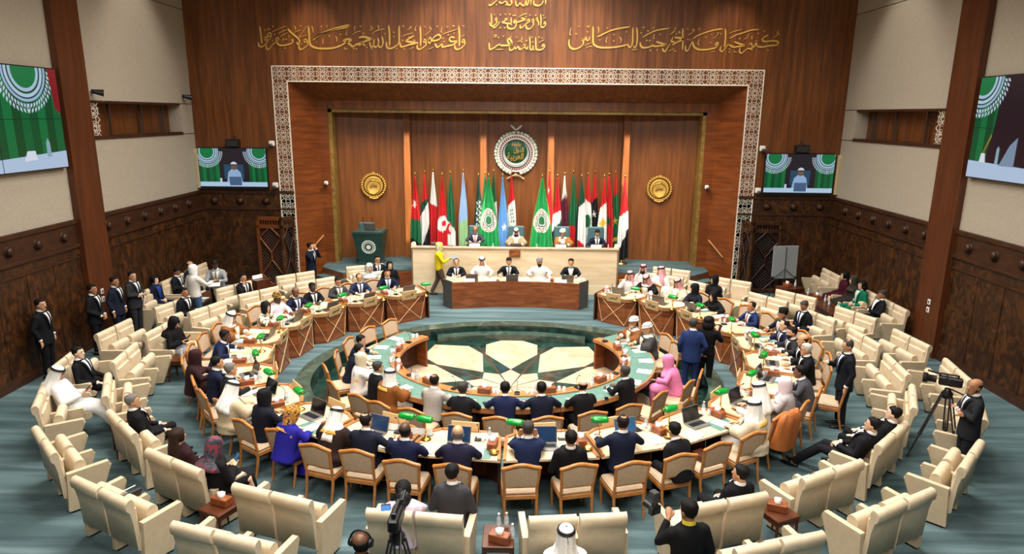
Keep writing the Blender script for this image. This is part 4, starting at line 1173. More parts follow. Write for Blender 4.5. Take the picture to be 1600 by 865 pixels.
# ================================================================== CREAM DOUBLE SEAT
def make_sofa(label, up=(True, True), three=(1, 1, 1)):
    t = thing('double_seat', label, 'seat')
    for i, x in enumerate((-.625, 0, .625)):
        m = MB(); w = .085 if i != 1 else .075
        prof = [(-.30, .03), (.10, .03), (.30, .60), (.28, .635), (-.26, .615)]
        if i == 1: prof = [(-.30, .03), (.08, .03), (.24, .56), (.22, .59), (-.26, .575)]
        vs = [(x+sg*w/2, y, z) for sg in (-1, 1) for y, z in prof]; n = len(prof)
        m.add(vs, [tuple(range(n)), tuple(range(2*n-1, n-1, -1))]+[(k, (k+1) % n, n+(k+1) % n, n+k) for k in range(n)])
        a = m.obj('arm', M['leather_side'], t)
        m = MB(); m.box((x, -.09, .015), (w*.9, .36, .03)); m.obj('foot', M['black'], a)
        m = MB(); q = [(prof[1][0]+.012, .06), (prof[2][0]+.012, prof[2][1]-.03)]
        m.add([(x+sg*w*.42, y-dy, z) for sg in (-1, 1) for dy in (0, .03) for y, z in q], [(0, 1, 3, 2), (4, 6, 7, 5), (0, 4, 5, 1), (2, 3, 7, 6), (0, 2, 6, 4), (1, 5, 7, 3)]); m.obj('front_strip', mat('arm_front', '#b8a98a', .5) if i != 1 else M['leather_side'], a)
    for i, x in enumerate((-.3125, .3125)):
        m = MB(); hw = .292
        prof = [(-.27, .22), (-.24, .24), (-.285, .70), (-.298, .84)]+[(-.362+.068*cos(q), .905+.068*sin(q)) for q in [radians(-10+26*j) for j in range(9)]]+[(-.418, .835), (-.385, .80), (-.36, .66), (-.315, .24)]
        rings = []
        for e, k in ((-hw, .0), (-hw+.015, 1), (hw-.015, 1), (hw, 0)):
            cy = sum(p[0] for p in prof)/len(prof); rings.append([(x+e, p[0]+(0 if k else .012*(1 if p[0] < -.33 else -1)), p[1]) for p in prof])
        m.loft(rings, 0, True); b = m.obj('backrest', M['leather'], t)
        m = MB(); m.box((x, -.283, .60), (.53, .05, .47), 0, RX(0), .024); c = m.obj('back_cushion', M['leather'], b)
        c.location = (0, .0, 0)
        m = MB()
        if up[i]:
            prof = [(-.20, .30), (-.06, .30), (.01, .60)]+[(-.065+.075*cos(q), .665+.075*sin(q)) for q in [radians(-10+25*j) for j in range(8)]]+[(-.15, .62)]
            rings = [[(x+e, y, z) for y, z in prof] for e in (-.262, .262)]
        else:
            prof = [(-.22, .34), (.30, .34), (.345, .37), (.35, .42), (.31, .455), (-.22, .43)]
            rings = [[(x+e, y, z) for y, z in prof] for e in (-.262, .262)]
        m.loft(rings, 0, True); m.obj('seat', M['leather'], t)
    return t
_sofa0 = {}
def sofa(x, y, face, label, group, up=(True, True)):
    rz = radians(face-90)
    if up not in _sofa0:
        s = make_sofa(label, up); s.location = (x, y, 0); s.rotation_euler = (0, 0, rz); s['group'] = group; _sofa0[up] = s; return s
    return dup(_sofa0[up], (x, y, 0), rz, label, group)
# centre of the top edge of each seat as read off the hall's plan -> seat origin .36 m in front of it
def place_sofa(cx, cy, face, label, group, up=(True, True)):
    f = radians(face); sofa(cx+cos(f)*.36, cy+sin(f)*.36, face, label, group, up)
GI, GO, GW = 'inner row of cream double seats', 'outer row of cream double seats', 'cream double seats against the side walls'
# (x, y, heading, local-left seat down?, local-right seat down?)   local left is the sitter's left (-x)
inner_left = [(-1.08, 7.32, 84, 0, 0), (-2.98, 7.72, 71, 1, 1), (-4.65, 8.52, 61, 0, 0), (-6.06, 9.67, 47, 0, 1), (-7.17, 11.13, 29, 1, 1), (-7.80, 12.77, 10, 1, 1), (-7.97, 14.50, -4, 0, 1), (-7.66, 16.15, -19, 1, 1), (-6.97, 17.74, -36, 1, 1), (-5.80, 19.02, -46, 1, 1), (-4.36, 20.10, -64, 0, 1)]
inner_right = [(.92, 7.32, 96, 1, 1), (2.84, 7.72, 108, 0, 1), (4.55, 8.53, 118, 1, 1), (5.98, 9.67, 134, 0, 0), (7.12, 11.14, 152, 1, 1), (7.69, 12.73, 171, 1, 1), (7.91, 14.45, -176, 1, 1), (7.60, 16.20, -162, 1, 0), (6.92, 17.76, -146, 1, 1), (5.62, 19.08, -137, 1, 1), (4.60, 20.15, -122, 0, 0)]
outer_left = [(-3.34, 6.87, 73, 1, 1), (-5.20, 7.74, 62, 1, 1), (-6.84, 9.04, 46, 1, 1), (-8.05, 10.68, 28, 0, 1), (-8.78, 12.42, 12, 1, 0), (-9.0, 14.43, -3, 1, 1), (-8.72, 16.50, -15, 0, 1), (-7.90, 18.30, -28, 0, 1), (-6.62, 19.75, -46, 1, 1), (-4.80, 21.02, -62, 0, 1)]
outer_right = [(3.21, 6.88, 108, 1, 1), (5.13, 7.78, 119, 1, 1), (6.80, 9.05, 136, 1, 1), (8.02, 10.70, 151, 1, 1), (8.74, 12.50, 168, 1, 1), (8.93, 14.43, -174, 1, 1), (8.62, 16.35, -157, 1, 1), (7.82, 18.12, -143, 1, 1), (6.52, 19.72, -129, 0, 1), (5.02, 21.05, -120, 1, 1)]
for lst, g, where in ((inner_left, GI, 'inner row, lectern half'), (inner_right, GI, 'inner row, whiteboard half'), (outer_left, GO, 'outer row, lectern half'), (outer_right, GO, 'outer row, whiteboard half')):
    for i, (x, y, f, a, b) in enumerate(lst):
        place_sofa(x, y, f, 'cream leather double seat, %s from the camera in the %s' % (ORD[i+1], where), g, (bool(a), bool(b)))
for i, y in enumerate((17.55, 19.05, 20.55)):
    place_sofa(-10.02, y, -2, 'cream double seat against the wall behind the guards, %s from the column' % ORD[i+1], GW, ((False, True), (False, False), (True, True))[i])
for i, y in enumerate((17.15, 18.68, 20.85)):
    place_sofa(10.02, y, 180, 'cream double seat against the whiteboard side wall, %s from the column' % ORD[i+1], GW, ((True, False), (True, False), (True, True))[i])

place_sofa(1.03, 6.0, 92, 'cream double seat under the white-robed man at the near edge', GO, (False, True))
# ================================================================== THE RING OF DESKS
def ring_pt(deg, rho, c=(-.06, 14.4)):
    a = radians(deg); return Vector((c[0]+1.1304*rho*sin(a), c[1]-rho*cos(a), 0))
def ring_head(p, c=(-.06, 14.4)):
    """heading (degrees) that looks at the middle of the ring from p"""
    return math.degrees(atan2((c[1]-p[1])/1.0, (c[0]-p[0])/1.278))
GD = 'desks of the outer ring'
STEP = 13.9
OR_ = [(s, k) for s in (-1, 1) for k in range(11)]
modules = []
COUNTRY = ['الأردن', 'الإمارات', 'البحرين', 'تونس', 'الجزائر', 'جيبوتي', 'السعودية', 'السودان', 'سوريا', 'الصومال', 'العراق', 'عمان', 'فلسطين', 'قطر', 'القمر', 'الكويت', 'لبنان', 'ليبيا', 'مصر', 'المغرب', 'موريتانيا', 'اليمن']
def side_name(s): return 'lectern' if s < 0 else 'whiteboard'
def place_of(s, k): return '%s from camera in the %s half' % (ORD[k+1], side_name(s))
for s, k in OR_:
    d0, d1 = s*STEP*k, s*STEP*(k+1)
    lo, hi = min(d0, d1), max(d0, d1); mid = (lo+hi)/2
    # user edge and front edge corners in world plan; local axes from the user's side: +Y to the centre, +X to the user's right
    U0, U1 = ring_pt(lo, 5.42), ring_pt(hi, 5.42)
    F0, F1 = ring_pt(lo, 4.62), ring_pt(hi, 4.62)
    o = (U0+U1)/2; F = (F0+F1)/2
    yv = (F-o).normalized(); xv = Vector((yv.y, -yv.x, 0))
    rot = atan2(yv.y, yv.x)-pi/2
    loc = lambda p: ((p-o).dot(xv), (p-o).dot(yv))
    pts = [loc(p) for p in (U0, U1, F1, F0)]
    pts.sort()
    L_ = sorted(pts[:2], key=lambda q: q[1]); R_ = sorted(pts[2:], key=lambda q: q[1])
    (uxl, uyl), (fxl, fyl) = L_; (uxr, uyr), (fxr, fyr) = R_
    fw = fxr-fxl; dp = (fyl+fyr)/2
    t = thing('ring_desk', 'pale-topped outer ring desk with gold inlay, '+place_of(s, k), 'desk', (o.x, o.y, 0), rot, GD)
    g = .02
    nose = .10
    front = [(fxr-g, fyr-.06), (fxr-fw*.20, dp+nose), (fxl+fw*.20, dp+nose), (fxl+g, fyl-.06)]
    outline = [(uxl+g, uyl), (uxr-g, uyr)]+front
    m = MB(); m.prism(outline, .725, .76); m.obj('desktop', M['desk_top'], t)
    m = MB()
    for a, b in zip(front[:-1], front[1:]):
        d = Vector((b[0]-a[0], b[1]-a[1], 0)).normalized(); n = Vector((d.y, -d.x, 0))*-.05
        m.prism([a, b, (b[0]+n.x, b[1]+n.y), (a[0]+n.x, a[1]+n.y)], .70, .785)
    m.obj('front_rim', M['rim_wood'], t)
    m = MB()
    inn = lambda q, e: (q[0]*(1-e/ max(.4, fw)), q[1]-e)
    fp = [inn(q, .03) for q in front]; bk = [inn(q, .07) for q in front]
    m.prism(fp+bk[::-1], 0, .70); m.obj('front_panel', M['desk_wood'], t)
    m = MB()
    for a, b, e, f_ in ((fp[1], fp[2], .02, .66), (fp[2], fp[1], .02, .66)):
        A, B = Vector((a[0], a[1]+.006, .68)), Vector((b[0], b[1]+.006, .03)); m.tube([A, B], .011, 4)
    for a, b in ((fp[0], fp[1]), (fp[3], fp[2])):
        A, B = Vector((a[0], a[1]+.01, .68)), Vector((b[0], b[1]+.008, .03)); m.tube([A, B], .010, 4)
    m.obj('gold_inlay', M['inlay'], t)
    for sx, ux, uy, fx, fy in ((1, uxl, uyl, fxl, fyl), (-1, uxr, uyr, fxr, fyr)):
        m = MB(); q = [(ux+(fx-ux)*.4+sx*.02, uy+.34), (ux+(fx-ux)*.4+sx*.07, uy+.34), (fx+sx*.06, fy-.14), (fx+sx*.02, fy-.14)]
        if sx < 0: q = q[::-1]
        m.prism(q, 0, .725); m.obj('pedestal', M['desk_side'], t)
        m = MB(); q = [(ux+sx*.015, uy+.0), (ux+sx*.065, uy+.0), (fx+sx*.065, fy-.10), (fx+sx*.015, fy-.10)]
        if sx < 0: q = q[::-1]
        m.prism(q, .755, .785); m.obj('divider', M['rim_wood'], t)
    if k == 10:
        m = MB(); e = fxl if s > 0 else fxr   # closing end panel
        e = (fxr, uxr, fyr, uyr, -1) if s < 0 else (fxl, uxl, fyl, uyl, 1)
        e = (fxl, uxl, fyl, uyl, -1) if s < 0 else (fxr, uxr, fyr, uyr, 1)
        m.prism([(e[1], e[3]), (e[1]+e[4]*.035, e[3]), (e[0]+e[4]*.035, e[2]), (e[0], e[2])][::e[4]], 0, .785); m.obj('end_panel', M['desk_side'], t)
    Tm = TR(o.x, o.y, 0)@RZ(rot)
    modules.append(dict(s=s, k=k, T=Tm, rot=rot, dp=dp, fw=fw, uw=uxr-uxl, mid=mid))

# name board on the front rim of every desk
GB = 'country name boards of the outer ring'
for i, md in enumerate(modules):
    s, k = md['s'], md['k']
    p = md['T']@Vector((0, md['dp']+.085, .68))
    t = thing('name_board', 'tan Arabic name board on the outer desk '+place_of(s, k), 'sign', p, md['rot'], GB)
    Rt = RX(radians(-8))
    m = MB(); m.box((0, .0, .10), (.46, .022, .26), 0, Rt, .006); m.obj('board', mat('board_tan', '#c9a978', .45, 0), t)
    c = COUNTRY[(10-k) if s < 0 else (11+k)] if True else ''
    lettering('lettering', c, .26, .10, M['black'], Vector((0, .0, .0))+Rt.to_3x3()@Vector((0, .0135, .10)), t, (radians(8), 0, pi), .003, .01)
# brass banker's lamp
def make_lamp(label):
    t = thing('banker_lamp', label, 'lamp')
    m = MB(); m.lathe([(0, 0), (.085, 0), (.085, .012), (.06, .03), (.022, .05), (.014, .07), (.0, .07)], 16); m.obj('base', M['brass'], t)
    m = MB(); m.tube([(0, 0, .06), (0, 0, .20), (0, -.01, .30), (0, .0, .345)], [.011, .009, .009, .011], 8); m.ell((0, 0, .13), (.018, .018, .02), 8, 6)
    m.tube([(-.10, .0, .345), (.10, .0, .345)], .006, 6); m.obj('stem', M['brass'], t)
    m = MB(); R = .07; rings = []
    for i in range(9):
        u = -1+i/4; x = u*.125; q = 1-.18*abs(u)**3
        rings.append([(x, R*q*cos(a), .335+R*q*sin(a)*.85) for a in [pi*(-.12)+pi*1.24*j/12 for j in range(13)]])
    m.loft(rings, 0, True, False, False)
    for rr in (rings[0], rings[-1]): m.add(rr, [tuple(range(13))], 0, False)
    sh = m.obj('shade', M['lamp_green'], t); sd = sh.modifiers.new('t', 'SOLIDIFY'); sd.thickness = .006
    m = MB()
    for u in (-1, 1): m.ell((u*.135, 0, .365), (.014, .014, .014), 8, 6)
    m.obj('knob', M['brass'], t)
    m = MB(); m.tube([(.03, .0, .33), (.03, .0, .26)], .002, 4); m.obj('pull_chain', M['brass'], t)
    return t
LAMPXY = [(-2.44, 18.13), (-3.54, 17.64), (-4.45, 16.86), (-5.01, 15.86), (-5.33, 14.77), (-5.28, 13.45), (-5.0, 12.45), (-4.37, 11.47), (-3.55, 10.63), (-1.56, 9.72), (-1.26, 9.62),
          (.13, 9.56), (1.45, 9.70), (2.63, 10.14), (3.67, 10.87), (4.48, 11.75), (5.07, 12.79), (5.3, 14.03), (5.14, 15.14), (4.71, 16.32), (4.19, 17.09), (3.35, 17.92)]
l0 = None
for i, (x, y) in enumerate(LAMPXY):
    f = radians(ring_head((x, y))+random.uniform(-14, 14)); rz = f-pi/2
    lab = 'brass lamp with a glossy green shade, %s round the outer ring from the lectern end' % ORD[i+1]
    if l0 is None: l0 = make_lamp(lab); l0.location = (x, y, .76); l0.rotation_euler = (0, 0, rz); l0['group'] = 'green desk lamps of the outer ring'
    else: dup(l0, (x, y, .76), rz, lab, 'green desk lamps of the outer ring')
# laptops
def make_laptop(label, scr, group):
    t = thing('laptop', label, 'laptop'); t['group'] = group
    m = MB(); m.box((0, 0, .012), (.36, .25, .02), 0, None, .006); b = m.obj('keyboard_base', M['silver'], t)
    m = MB(); m.box((0, .01, .0235), (.31, .11, .003)); m.obj('keys', M['black_plastic'], b)
    T = TR(0, .125, .02)@RX(radians(-18))
    m = MB(); m.box((0, .004, .125), (.37, .012, .25), 0, T, .004); l = m.obj('lid', mat('laptop_lid', '#6f6a66', .4, .4), t)
    m = MB(); m.box((0, -.004, .127), (.345, .004, .222), 0, T); m.obj('display', scr, l)
    return t
_lap = {}
def laptop(x, y, z, face, label, kind='dark', group='laptops on the outer ring'):
    rz = radians(face-90)
    scr = {'dark': M['screen_dark'], 'blue': M['screen_blue'], 'mid': M['screen_mid']}[kind]
    if kind not in _lap:
        t = make_laptop(label, scr, group); t.location = (x, y, z); t.rotation_euler = (0, 0, rz); _lap[kind] = t; return t
    return dup(_lap[kind], (x, y, z), rz, label, group)
LAPXY = [(-2.98, 18.36), (-3.92, 17.50), (-4.66, 16.60), (-5.24, 15.66), (-5.45, 14.45), (-4.95, 12.16), (-4.32, 11.28), (-3.23, 10.45), (-2.08, 9.85), (-.75, 9.50), (.59, 9.53), (1.9, 9.87), (3.07, 10.36), (4.05, 11.18), (4.9, 12.34), (5.3, 13.19), (5.33, 14.24), (2.97, 18.44), (3.93, 17.58), (4.66, 16.95)]
LK = ['dark']*8+['blue', 'blue', 'blue', 'mid', 'dark', 'dark', 'dark', 'dark', 'dark', 'dark', 'dark', 'dark']
for i, ((x, y), kd) in enumerate(zip(LAPXY, LK)):
    fh = radians(ring_head((x, y)))
    laptop(x-cos(fh)*.11, y-sin(fh)*.11, .76, ring_head((x, y))+random.uniform(-6, 6), 'open laptop%s on the outer ring, %s round from the lectern end' % (' with blue display' if kd != 'dark' else '', ORD[i+1]), kd)
# papers, folders, bottles, tissue boxes, microphones of each desk
GP, GT, GBt, GM = 'papers on the outer ring', 'wooden tissue boxes on the outer ring', 'water bottles on the outer ring', 'desk microphones of the outer ring'
_pro = {}
def proto(key, builder, loc, rz, label, group):
    if key not in _pro:
        t = builder(label); t.location = loc; t.rotation_euler = (0, 0, rz); t['group'] = group; _pro[key] = t; return t
    return dup(_pro[key], loc, rz, label, group)
def b_paper(label):
    t = thing('paper_stack', label, 'papers')
    m = MB(); m.box((0, 0, .006), (.21, .297, .012)); m.obj('pile', M['paper'], t)
    m = MB(); m.box((.01, -.01, .014), (.21, .297, .003), 0, RZ(.12)); m.obj('top_sheet', M['white'], t)
    return t
def b_pad(label):
    t = thing('blotter', label, 'blotter')
    m = MB(); m.box((0, 0, .003), (.46, .33, .006), 0, None, .002); m.obj('mat', M['teal_top'], t)
    m = MB(); m.box((0, 0, .008), (.21, .28, .003), 0, RZ(.05)); m.obj('sheet', M['paper'], t)
    return t
def b_tissue(label):
    t = thing('tissue_box', label, 'box')
    m = MB(); m.box((0, 0, .055), (.14, .26, .11), 0, None, .008); m.obj('box', M['box_wood'], t)
    m = MB(); m.add([(-.03, -.04, .11), (.04, -.03, .11), (.03, .04, .11), (-.04, .03, .11), (-.05, -.02, .17), (.03, -.05, .18), (.05, .03, .165), (-.02, .05, .185)], [(0, 1, 5, 4), (1, 2, 6, 5), (2, 3, 7, 6), (3, 0, 4, 7), (4, 5, 6, 7)], 0, True); m.obj('tissue', M['white'], t)
    return t
def b_bottle(label):
    t = thing('water_bottle', label, 'bottle')
    m = MB(); m.lathe([(0, 0), (.028, 0), (.03, .01), (.03, .11), (.027, .14), (.012, .175), (.012, .19), (0, .19)], 12); m.obj('body', M['bottle'], t)
    m = MB(); m.lathe([(0, .188), (.015, .188), (.015, .21), (0, .21)], 10); m.obj('cap', M['white'], t)
    m = MB(); m.lathe([(.0305, .05), (.0305, .10)], 12, 0, (0, 0, 0), True, None, False); m.obj('sticker', mat('bottle_sticker', '#dfe7ea', .5), t)
    return t
def b_glass(label):
    t = thing('drinking_glass', label, 'glass')
    m = MB(); m.lathe([(0, 0), (.026, 0), (.034, .11), (.031, .11), (.024, .008), (0, .008)], 12); m.obj('tumbler', M['tumbler'], t)
    return t
def b_mic(label):
    t = thing('desk_microphone', label, 'microphone')
    m = MB(); m.box((0, 0, .015), (.10, .13, .03), 0, None, .008); m.obj('base', M['black_plastic'], t)
    m = MB(); m.tube([(0, .03, .03), (0, .04, .16), (0, .0, .24), (0, -.04, .27)], .005, 6); m.obj('gooseneck', M['black'], t)
    m = MB(); m.tube([(0, -.035, .268), (0, -.07, .285)], [.009, .012], 8); m.obj('head', M['black'], t)
    return t
def b_bowl(label):
    t = thing('brass_bowl', label, 'bowl')
    m = MB(); m.lathe([(0, 0), (.04, 0), (.075, .03), (.08, .045), (.07, .045), (.04, .012), (0, .01)], 16); m.obj('bowl', M['brass'], t)
    return t
def b_plate(label):
    t = thing('name_plate', label, 'nameplate')
    m = MB(); m.add([(-.17, -.035, 0), (.17, -.035, 0), (.17, .035, 0), (-.17, .035, 0), (-.17, 0, .11), (.17, 0, .11)], [(0, 1, 5, 4), (2, 3, 4, 5), (0, 4, 3), (1, 2, 5), (3, 2, 1, 0)]); m.obj('card', M['white'], t)
    m = MB(); m.box((0, 0, .004), (.36, .09, .008)); m.obj('foot', M['black'], t)
    return t
for md in modules:
    T, s, k, rot, uw, dp = md['T'], md['s'], md['k'], md['rot'], md['uw'], md['dp']
    w = place_of(s, k)
    def at(x, y): return T@Vector((x, y, .76))
    proto('tissue', b_tissue, at(uw*.36, .42), rot+random.uniform(-.1, .1), 'wooden tissue box on the outer desk '+w, GT)
    proto('mic', b_mic, at(uw*.18, .62), rot+random.uniform(-.2, .2), 'black gooseneck microphone on the outer desk '+w, GM)
    if k % 2 == 0: proto('pad', b_pad, at(uw*.22, .20), rot+random.uniform(-.08, .08), 'teal blotter on the outer desk '+w, 'teal blotters on the outer ring')
    else: proto('paper', b_paper, at(uw*.24, .24), rot+random.uniform(-.3, .3), 'right-hand papers on the outer desk '+w, GP)
    proto('paper', b_paper, at(-uw*.28, .22), rot+random.uniform(-.3, .3), 'left-hand papers on the outer desk '+w, GP)
    proto('bottle', b_bottle, at(uw*.30, .64), 0, 'small water bottle on the outer desk '+w, GBt)
    proto('glass', b_glass, at(uw*.24, .58), 0, 'clear glass beside the microphone, outer desk '+w, 'drinking glasses on the outer ring')
    proto('glass', b_glass, at(uw*.30, .52), 0, 'clear glass beside the bottle, outer desk '+w, 'drinking glasses on the outer ring')
    if k in (0, 1, 3): proto('bowl', b_bowl, at(uw*.40, .22), 0, 'small brass bowl on the outer desk '+w, 'brass bowls on the outer ring')
for x, y, f, lab in ((-1.35, 9.78, 84, 'white folded name card beside the green lamps, nearest the paired lamps'), (-.30, 9.66, 92, 'white folded name card standing between two laptops facing the camera'), (.98, 9.72, 97, 'white folded name card before the low seated dark-haired man'), (-1.75, 9.92, 78, 'white folded name card between the paired lamps and the first blue laptop')):
    proto('plate', b_plate, (x, y, .76), radians(f-90), lab, 'white name cards')

# chairs of the ring: measured top-edge spots near the camera, regular spacing beyond
GC = 'wooden chairs of the outer ring'
near_left = [(-.69, 8.84), (-1.42, 8.94), (-2.10, 9.20), (-2.72, 9.34), (-3.38, 9.78), (-4.02, 10.06), (-4.66, 10.74), (-5.16, 11.16), (-5.55, 11.70), (-5.86, 12.35)]
near_right = [(.2, 8.86), (.97, 8.90), (1.72, 8.98), (2.44, 9.22), (3.04, 9.56), (3.68, 9.92), (4.36, 10.62), (4.84, 11.00), (5.36, 11.62), (6.05, 12.05), (6.05, 12.80)]
for s, lst in ((-1, near_left), (1, near_right)):
    n = len(lst)
    for j in range(22):
        d = s*(3.4+6.95*j)
        if j < n: x, y = lst[j]
        else:
            if s < 0 and j == 21: continue
            p = ring_pt(d, 5.72); x, y = p.x, p.y
        f = ring_head((x, y))+random.uniform(-5, 5)
        chair(x, y, f, 'beige upholstered wooden chair, %s from camera along the %s half of the outer ring' % (ORD[j+1], side_name(s)), GC)
# orange-brown cloak spread over a chair back
t = tag(None, '', '') if False else thing('draped_cloak', 'orange-brown cloak spread over a chair back beside the two white headcloths', 'cloak', (4.40, 10.52, 0), radians(ring_head((4.4, 10.52))-90))
m = MB(); rings = []
for z, w, d, y in ((.40, .60, .16, -.26), (.60, .60, .14, -.29), (.85, .60, .12, -.33), (.97, .52, .10, -.35), (1.02, .40, .06, -.35)):
    rings.append([(w/2*cos(a)*(abs(cos(a))**-.3 if abs(cos(a)) > .3 else 1), y+d*sin(a)+.01*sin(a*7), z+.015*cos(2*a)) for a in [2*pi*j/28 for j in range(28)]])
m.loft(rings, 0, True); m.obj('cloth', ramp_mat('cloak_orange', [(.3, '#9a5422'), (.7, '#b86c31')], (1, 1, .4), 6, 4, .6), t)

# ================================================================== INNER RING
IC = (-.03, 14.3)
def in_pt(a, b, deg): q = radians(deg); return (IC[0]+a*sin(q), IC[1]-b*cos(q))
GI2 = 'curved desks of the inner ring'
SEG = [-126+i*36 for i in range(8)]
for i in range(7):
    d0, d1 = SEG[i], SEG[i+1]; n = 6
    A = lambda a, b: [in_pt(a, b, d0+.15+(d1-d0-.3)*j/n) for j in range(n+1)]
    t = thing('inner_desk', 'curved desk with teal top, %s along the inner ring from the lectern end' % ORD[i+1], 'desk', (0, 0, PZ), 0, GI2)
    e1, e2, e3, e4 = A(2.45, 2.05), A(2.68, 2.27), A(3.22, 2.83), A(2.78, 2.36)
    m = MB(); m.prism(e2+e3[::-1], .715, .75); m.obj('desktop', M['teal_top'], t)
    m = MB(); m.prism(e1+e2[::-1], .70, .775); m.obj('front_shelf', M['rim_wood'], t)
    m = MB(); m.prism(A(2.80, 2.40)+A(2.84, 2.44)[::-1], 0, .715); m.obj('modesty_panel', M['desk_side'], t)
    m = MB(); m.prism(A(3.20, 2.81)+A(3.23, 2.84)[::-1], .66, .757); m.obj('edge_band', M['rim_wood'], t)
    for dd in ((d0+.2, d0+1.6),) + (((d1-1.6, d1-.2),) if i == 6 else ()):
        m = MB(); m.prism([in_pt(2.50, 2.10, dd[0]), in_pt(3.16, 2.77, dd[0]), in_pt(3.16, 2.77, dd[1]), in_pt(2.50, 2.10, dd[1])], 0, .715); m.obj('end_panel', M['desk_side'] if not (i in (0, 6)) else M['desk_wood'], t)
# chairs of the inner ring
GC2 = 'wooden chairs of the inner ring'
inner_ch = [(-2.72, 16.05), (-3.06, 15.45), (-3.32, 14.75), (-3.52, 13.95), (-3.55, 13.20), (-3.18, 12.35), (-2.62, 11.85), (-2.18, 11.55), (-1.60, 11.32), (-.84, 11.18), (-.12, 11.05), (.64, 11.10), (1.40, 11.32), (2.05, 11.62), (2.62, 12.10), (3.28, 12.65), (3.62, 13.15), (3.50, 14.75), (3.42, 15.30)]
for i, (x, y) in enumerate(inner_ch):
    dx, dy = x-IC[0], y-IC[1]; k = hypot(dx/3.50, dy/3.10)
    if k < 1: x, y = IC[0]+dx/k, IC[1]+dy/k
    k = hypot(dx/3.98, dy/3.12)
    f = math.degrees(atan2(-(y-IC[1])/1.0, -(x-IC[0])/1.2))+random.uniform(-8, 8)
    chair(x, y, f, 'beige upholstered wooden chair, %s along the inner ring from the lectern end' % ORD[i+1], GC2, PZ)
# things on the inner ring
for j in range(17):
    d = -114+j*14.25
    f = math.degrees(atan2(-(in_pt(1, 1, d)[1]-IC[1]), -(in_pt(1, 1, d)[0]-IC[0])))
    rz = radians(f-90); lab = '%s place along the inner ring from the lectern end' % ORD[j+1]
    p = in_pt(3.02, 2.62, d); proto('paper', b_paper, (p[0], p[1], PZ+.75), rz+random.uniform(-.2, .2), 'white papers at the '+lab, 'papers on the inner ring')
    p = in_pt(2.55, 2.15, d+4)
    if j % 2 == 0: proto('mic', b_mic, (p[0], p[1], PZ+.775), rz, 'black microphone at the '+lab, 'desk microphones of the inner ring')
    else: proto('tissue', b_tissue, (p[0], p[1], PZ+.775), rz+pi/2, 'wooden tissue box at the '+lab, 'tissue boxes of the inner ring')
    for q, dd in enumerate((-3.0, -1.2, .6)):
        p = in_pt(2.60+.05*(q % 2), 2.18+.05*(q % 2), d+dd-3)
        if q < 2: proto('glass', b_glass, (p[0], p[1], PZ+.775), 0, '%s clear glass at the ' % ('first', 'second')[q]+lab, 'drinking glasses of the inner ring')
        elif j % 2: proto('bottle', b_bottle, (p[0], p[1], PZ+.775), 0, 'water bottle at the '+lab, 'water bottles of the inner ring')
def b_phone(label):
    t = thing('mobile_phone', label, 'phone')
    m = MB(); m.box((0, 0, .005), (.075, .15, .009), 0, None, .003); m.obj('case', M['black'], t)
    m = MB(); m.box((0, 0, .0105), (.068, .14, .002)); m.obj('display', M['screen_dark'], t)
    return t
for x, y, lab in ((-.45, 11.72, 'black phone on the teal desktop between two dark suits'), (1.86, 12.02, 'black phone on the teal desktop before the black-suited man'), (-2.3, 12.62, 'black phone on the teal desktop near the brown cloak')):
    proto('phone', b_phone, (x, y, PZ+.75), random.uniform(-.6, .6), lab, 'phones on the inner ring')

# presidium and dais desk items
for i, x in enumerate((-1.28, -.06, 1.62)): laptop(x, 19.98, .76, -90, 'open laptop seen from behind on the presidium desk, %s from the lectern side' % ORD[i+1], 'dark', 'laptops on the presidium desk')
for i, x in enumerate((-1.36, -.72, .30, .92, 1.42)): proto('plate', b_plate, (x, 19.86 if abs(x) < 1 else 19.78, .765), 0, 'white name card on the presidium desk front, %s from the lectern side' % ORD[i+1], 'name cards of the presidium')
for i, x in enumerate((-1.9, .30, 2.02)): proto('bottle', b_bottle, (x+.02, 20.05, .76), 0, 'water bottle on the presidium desk, %s from the lectern side' % ORD[i+1], 'bottles of the presidium')
for i, x in enumerate((-1.82, .38, 1.96)): proto('glass', b_glass, (x, 20.0, .76), 0, 'drinking glass on the presidium desk, %s from the lectern side' % ORD[i+1], 'glasses of the presidium')
proto('tissue', b_tissue, (1.08, 19.95, .76), pi/2, 'brown wooden tissue box on the presidium desk', 'boxes of the presidium')
proto('mic', b_mic, (-.5, 19.98, .76), pi, 'black gooseneck microphone on the presidium desk', 'microphones of the presidium')
for i, x in enumerate((-2.55, -1.36, .03, 1.52, 2.68)): laptop(x, 21.76, 1.385, -90, 'open laptop seen from behind on the marble desk, %s from the lectern side' % ORD[i+1], 'dark', 'laptops on the marble desk')
for i, x in enumerate((-1.30, 1.48, 2.62)):
    proto('plate', b_plate, (x, 21.40, 1.53), 0, 'white name card on the marble ledge, %s from the lectern side' % ORD[i+1], 'name cards of the marble desk')
for i, x in enumerate((-1.98, -.72, .72, 2.28, 3.05)): proto('bottle', b_bottle, (x, 21.7, 1.385), 0, 'water bottle on the marble desk, %s from the lectern side' % ORD[i+1], 'bottles of the marble desk')
for i, x in enumerate((-2.3, -.45, .45, 1.15, 2.1)): proto('paper', b_paper, (x, 21.95, 1.385), .1*i, 'white papers on the marble desk, %s from the lectern side' % ORD[i+1], 'papers of the marble desk')
laptop(-4.98, 22.95, ST+1.19, -90, 'open laptop lying on the green lectern', 'dark', 'lectern laptop')

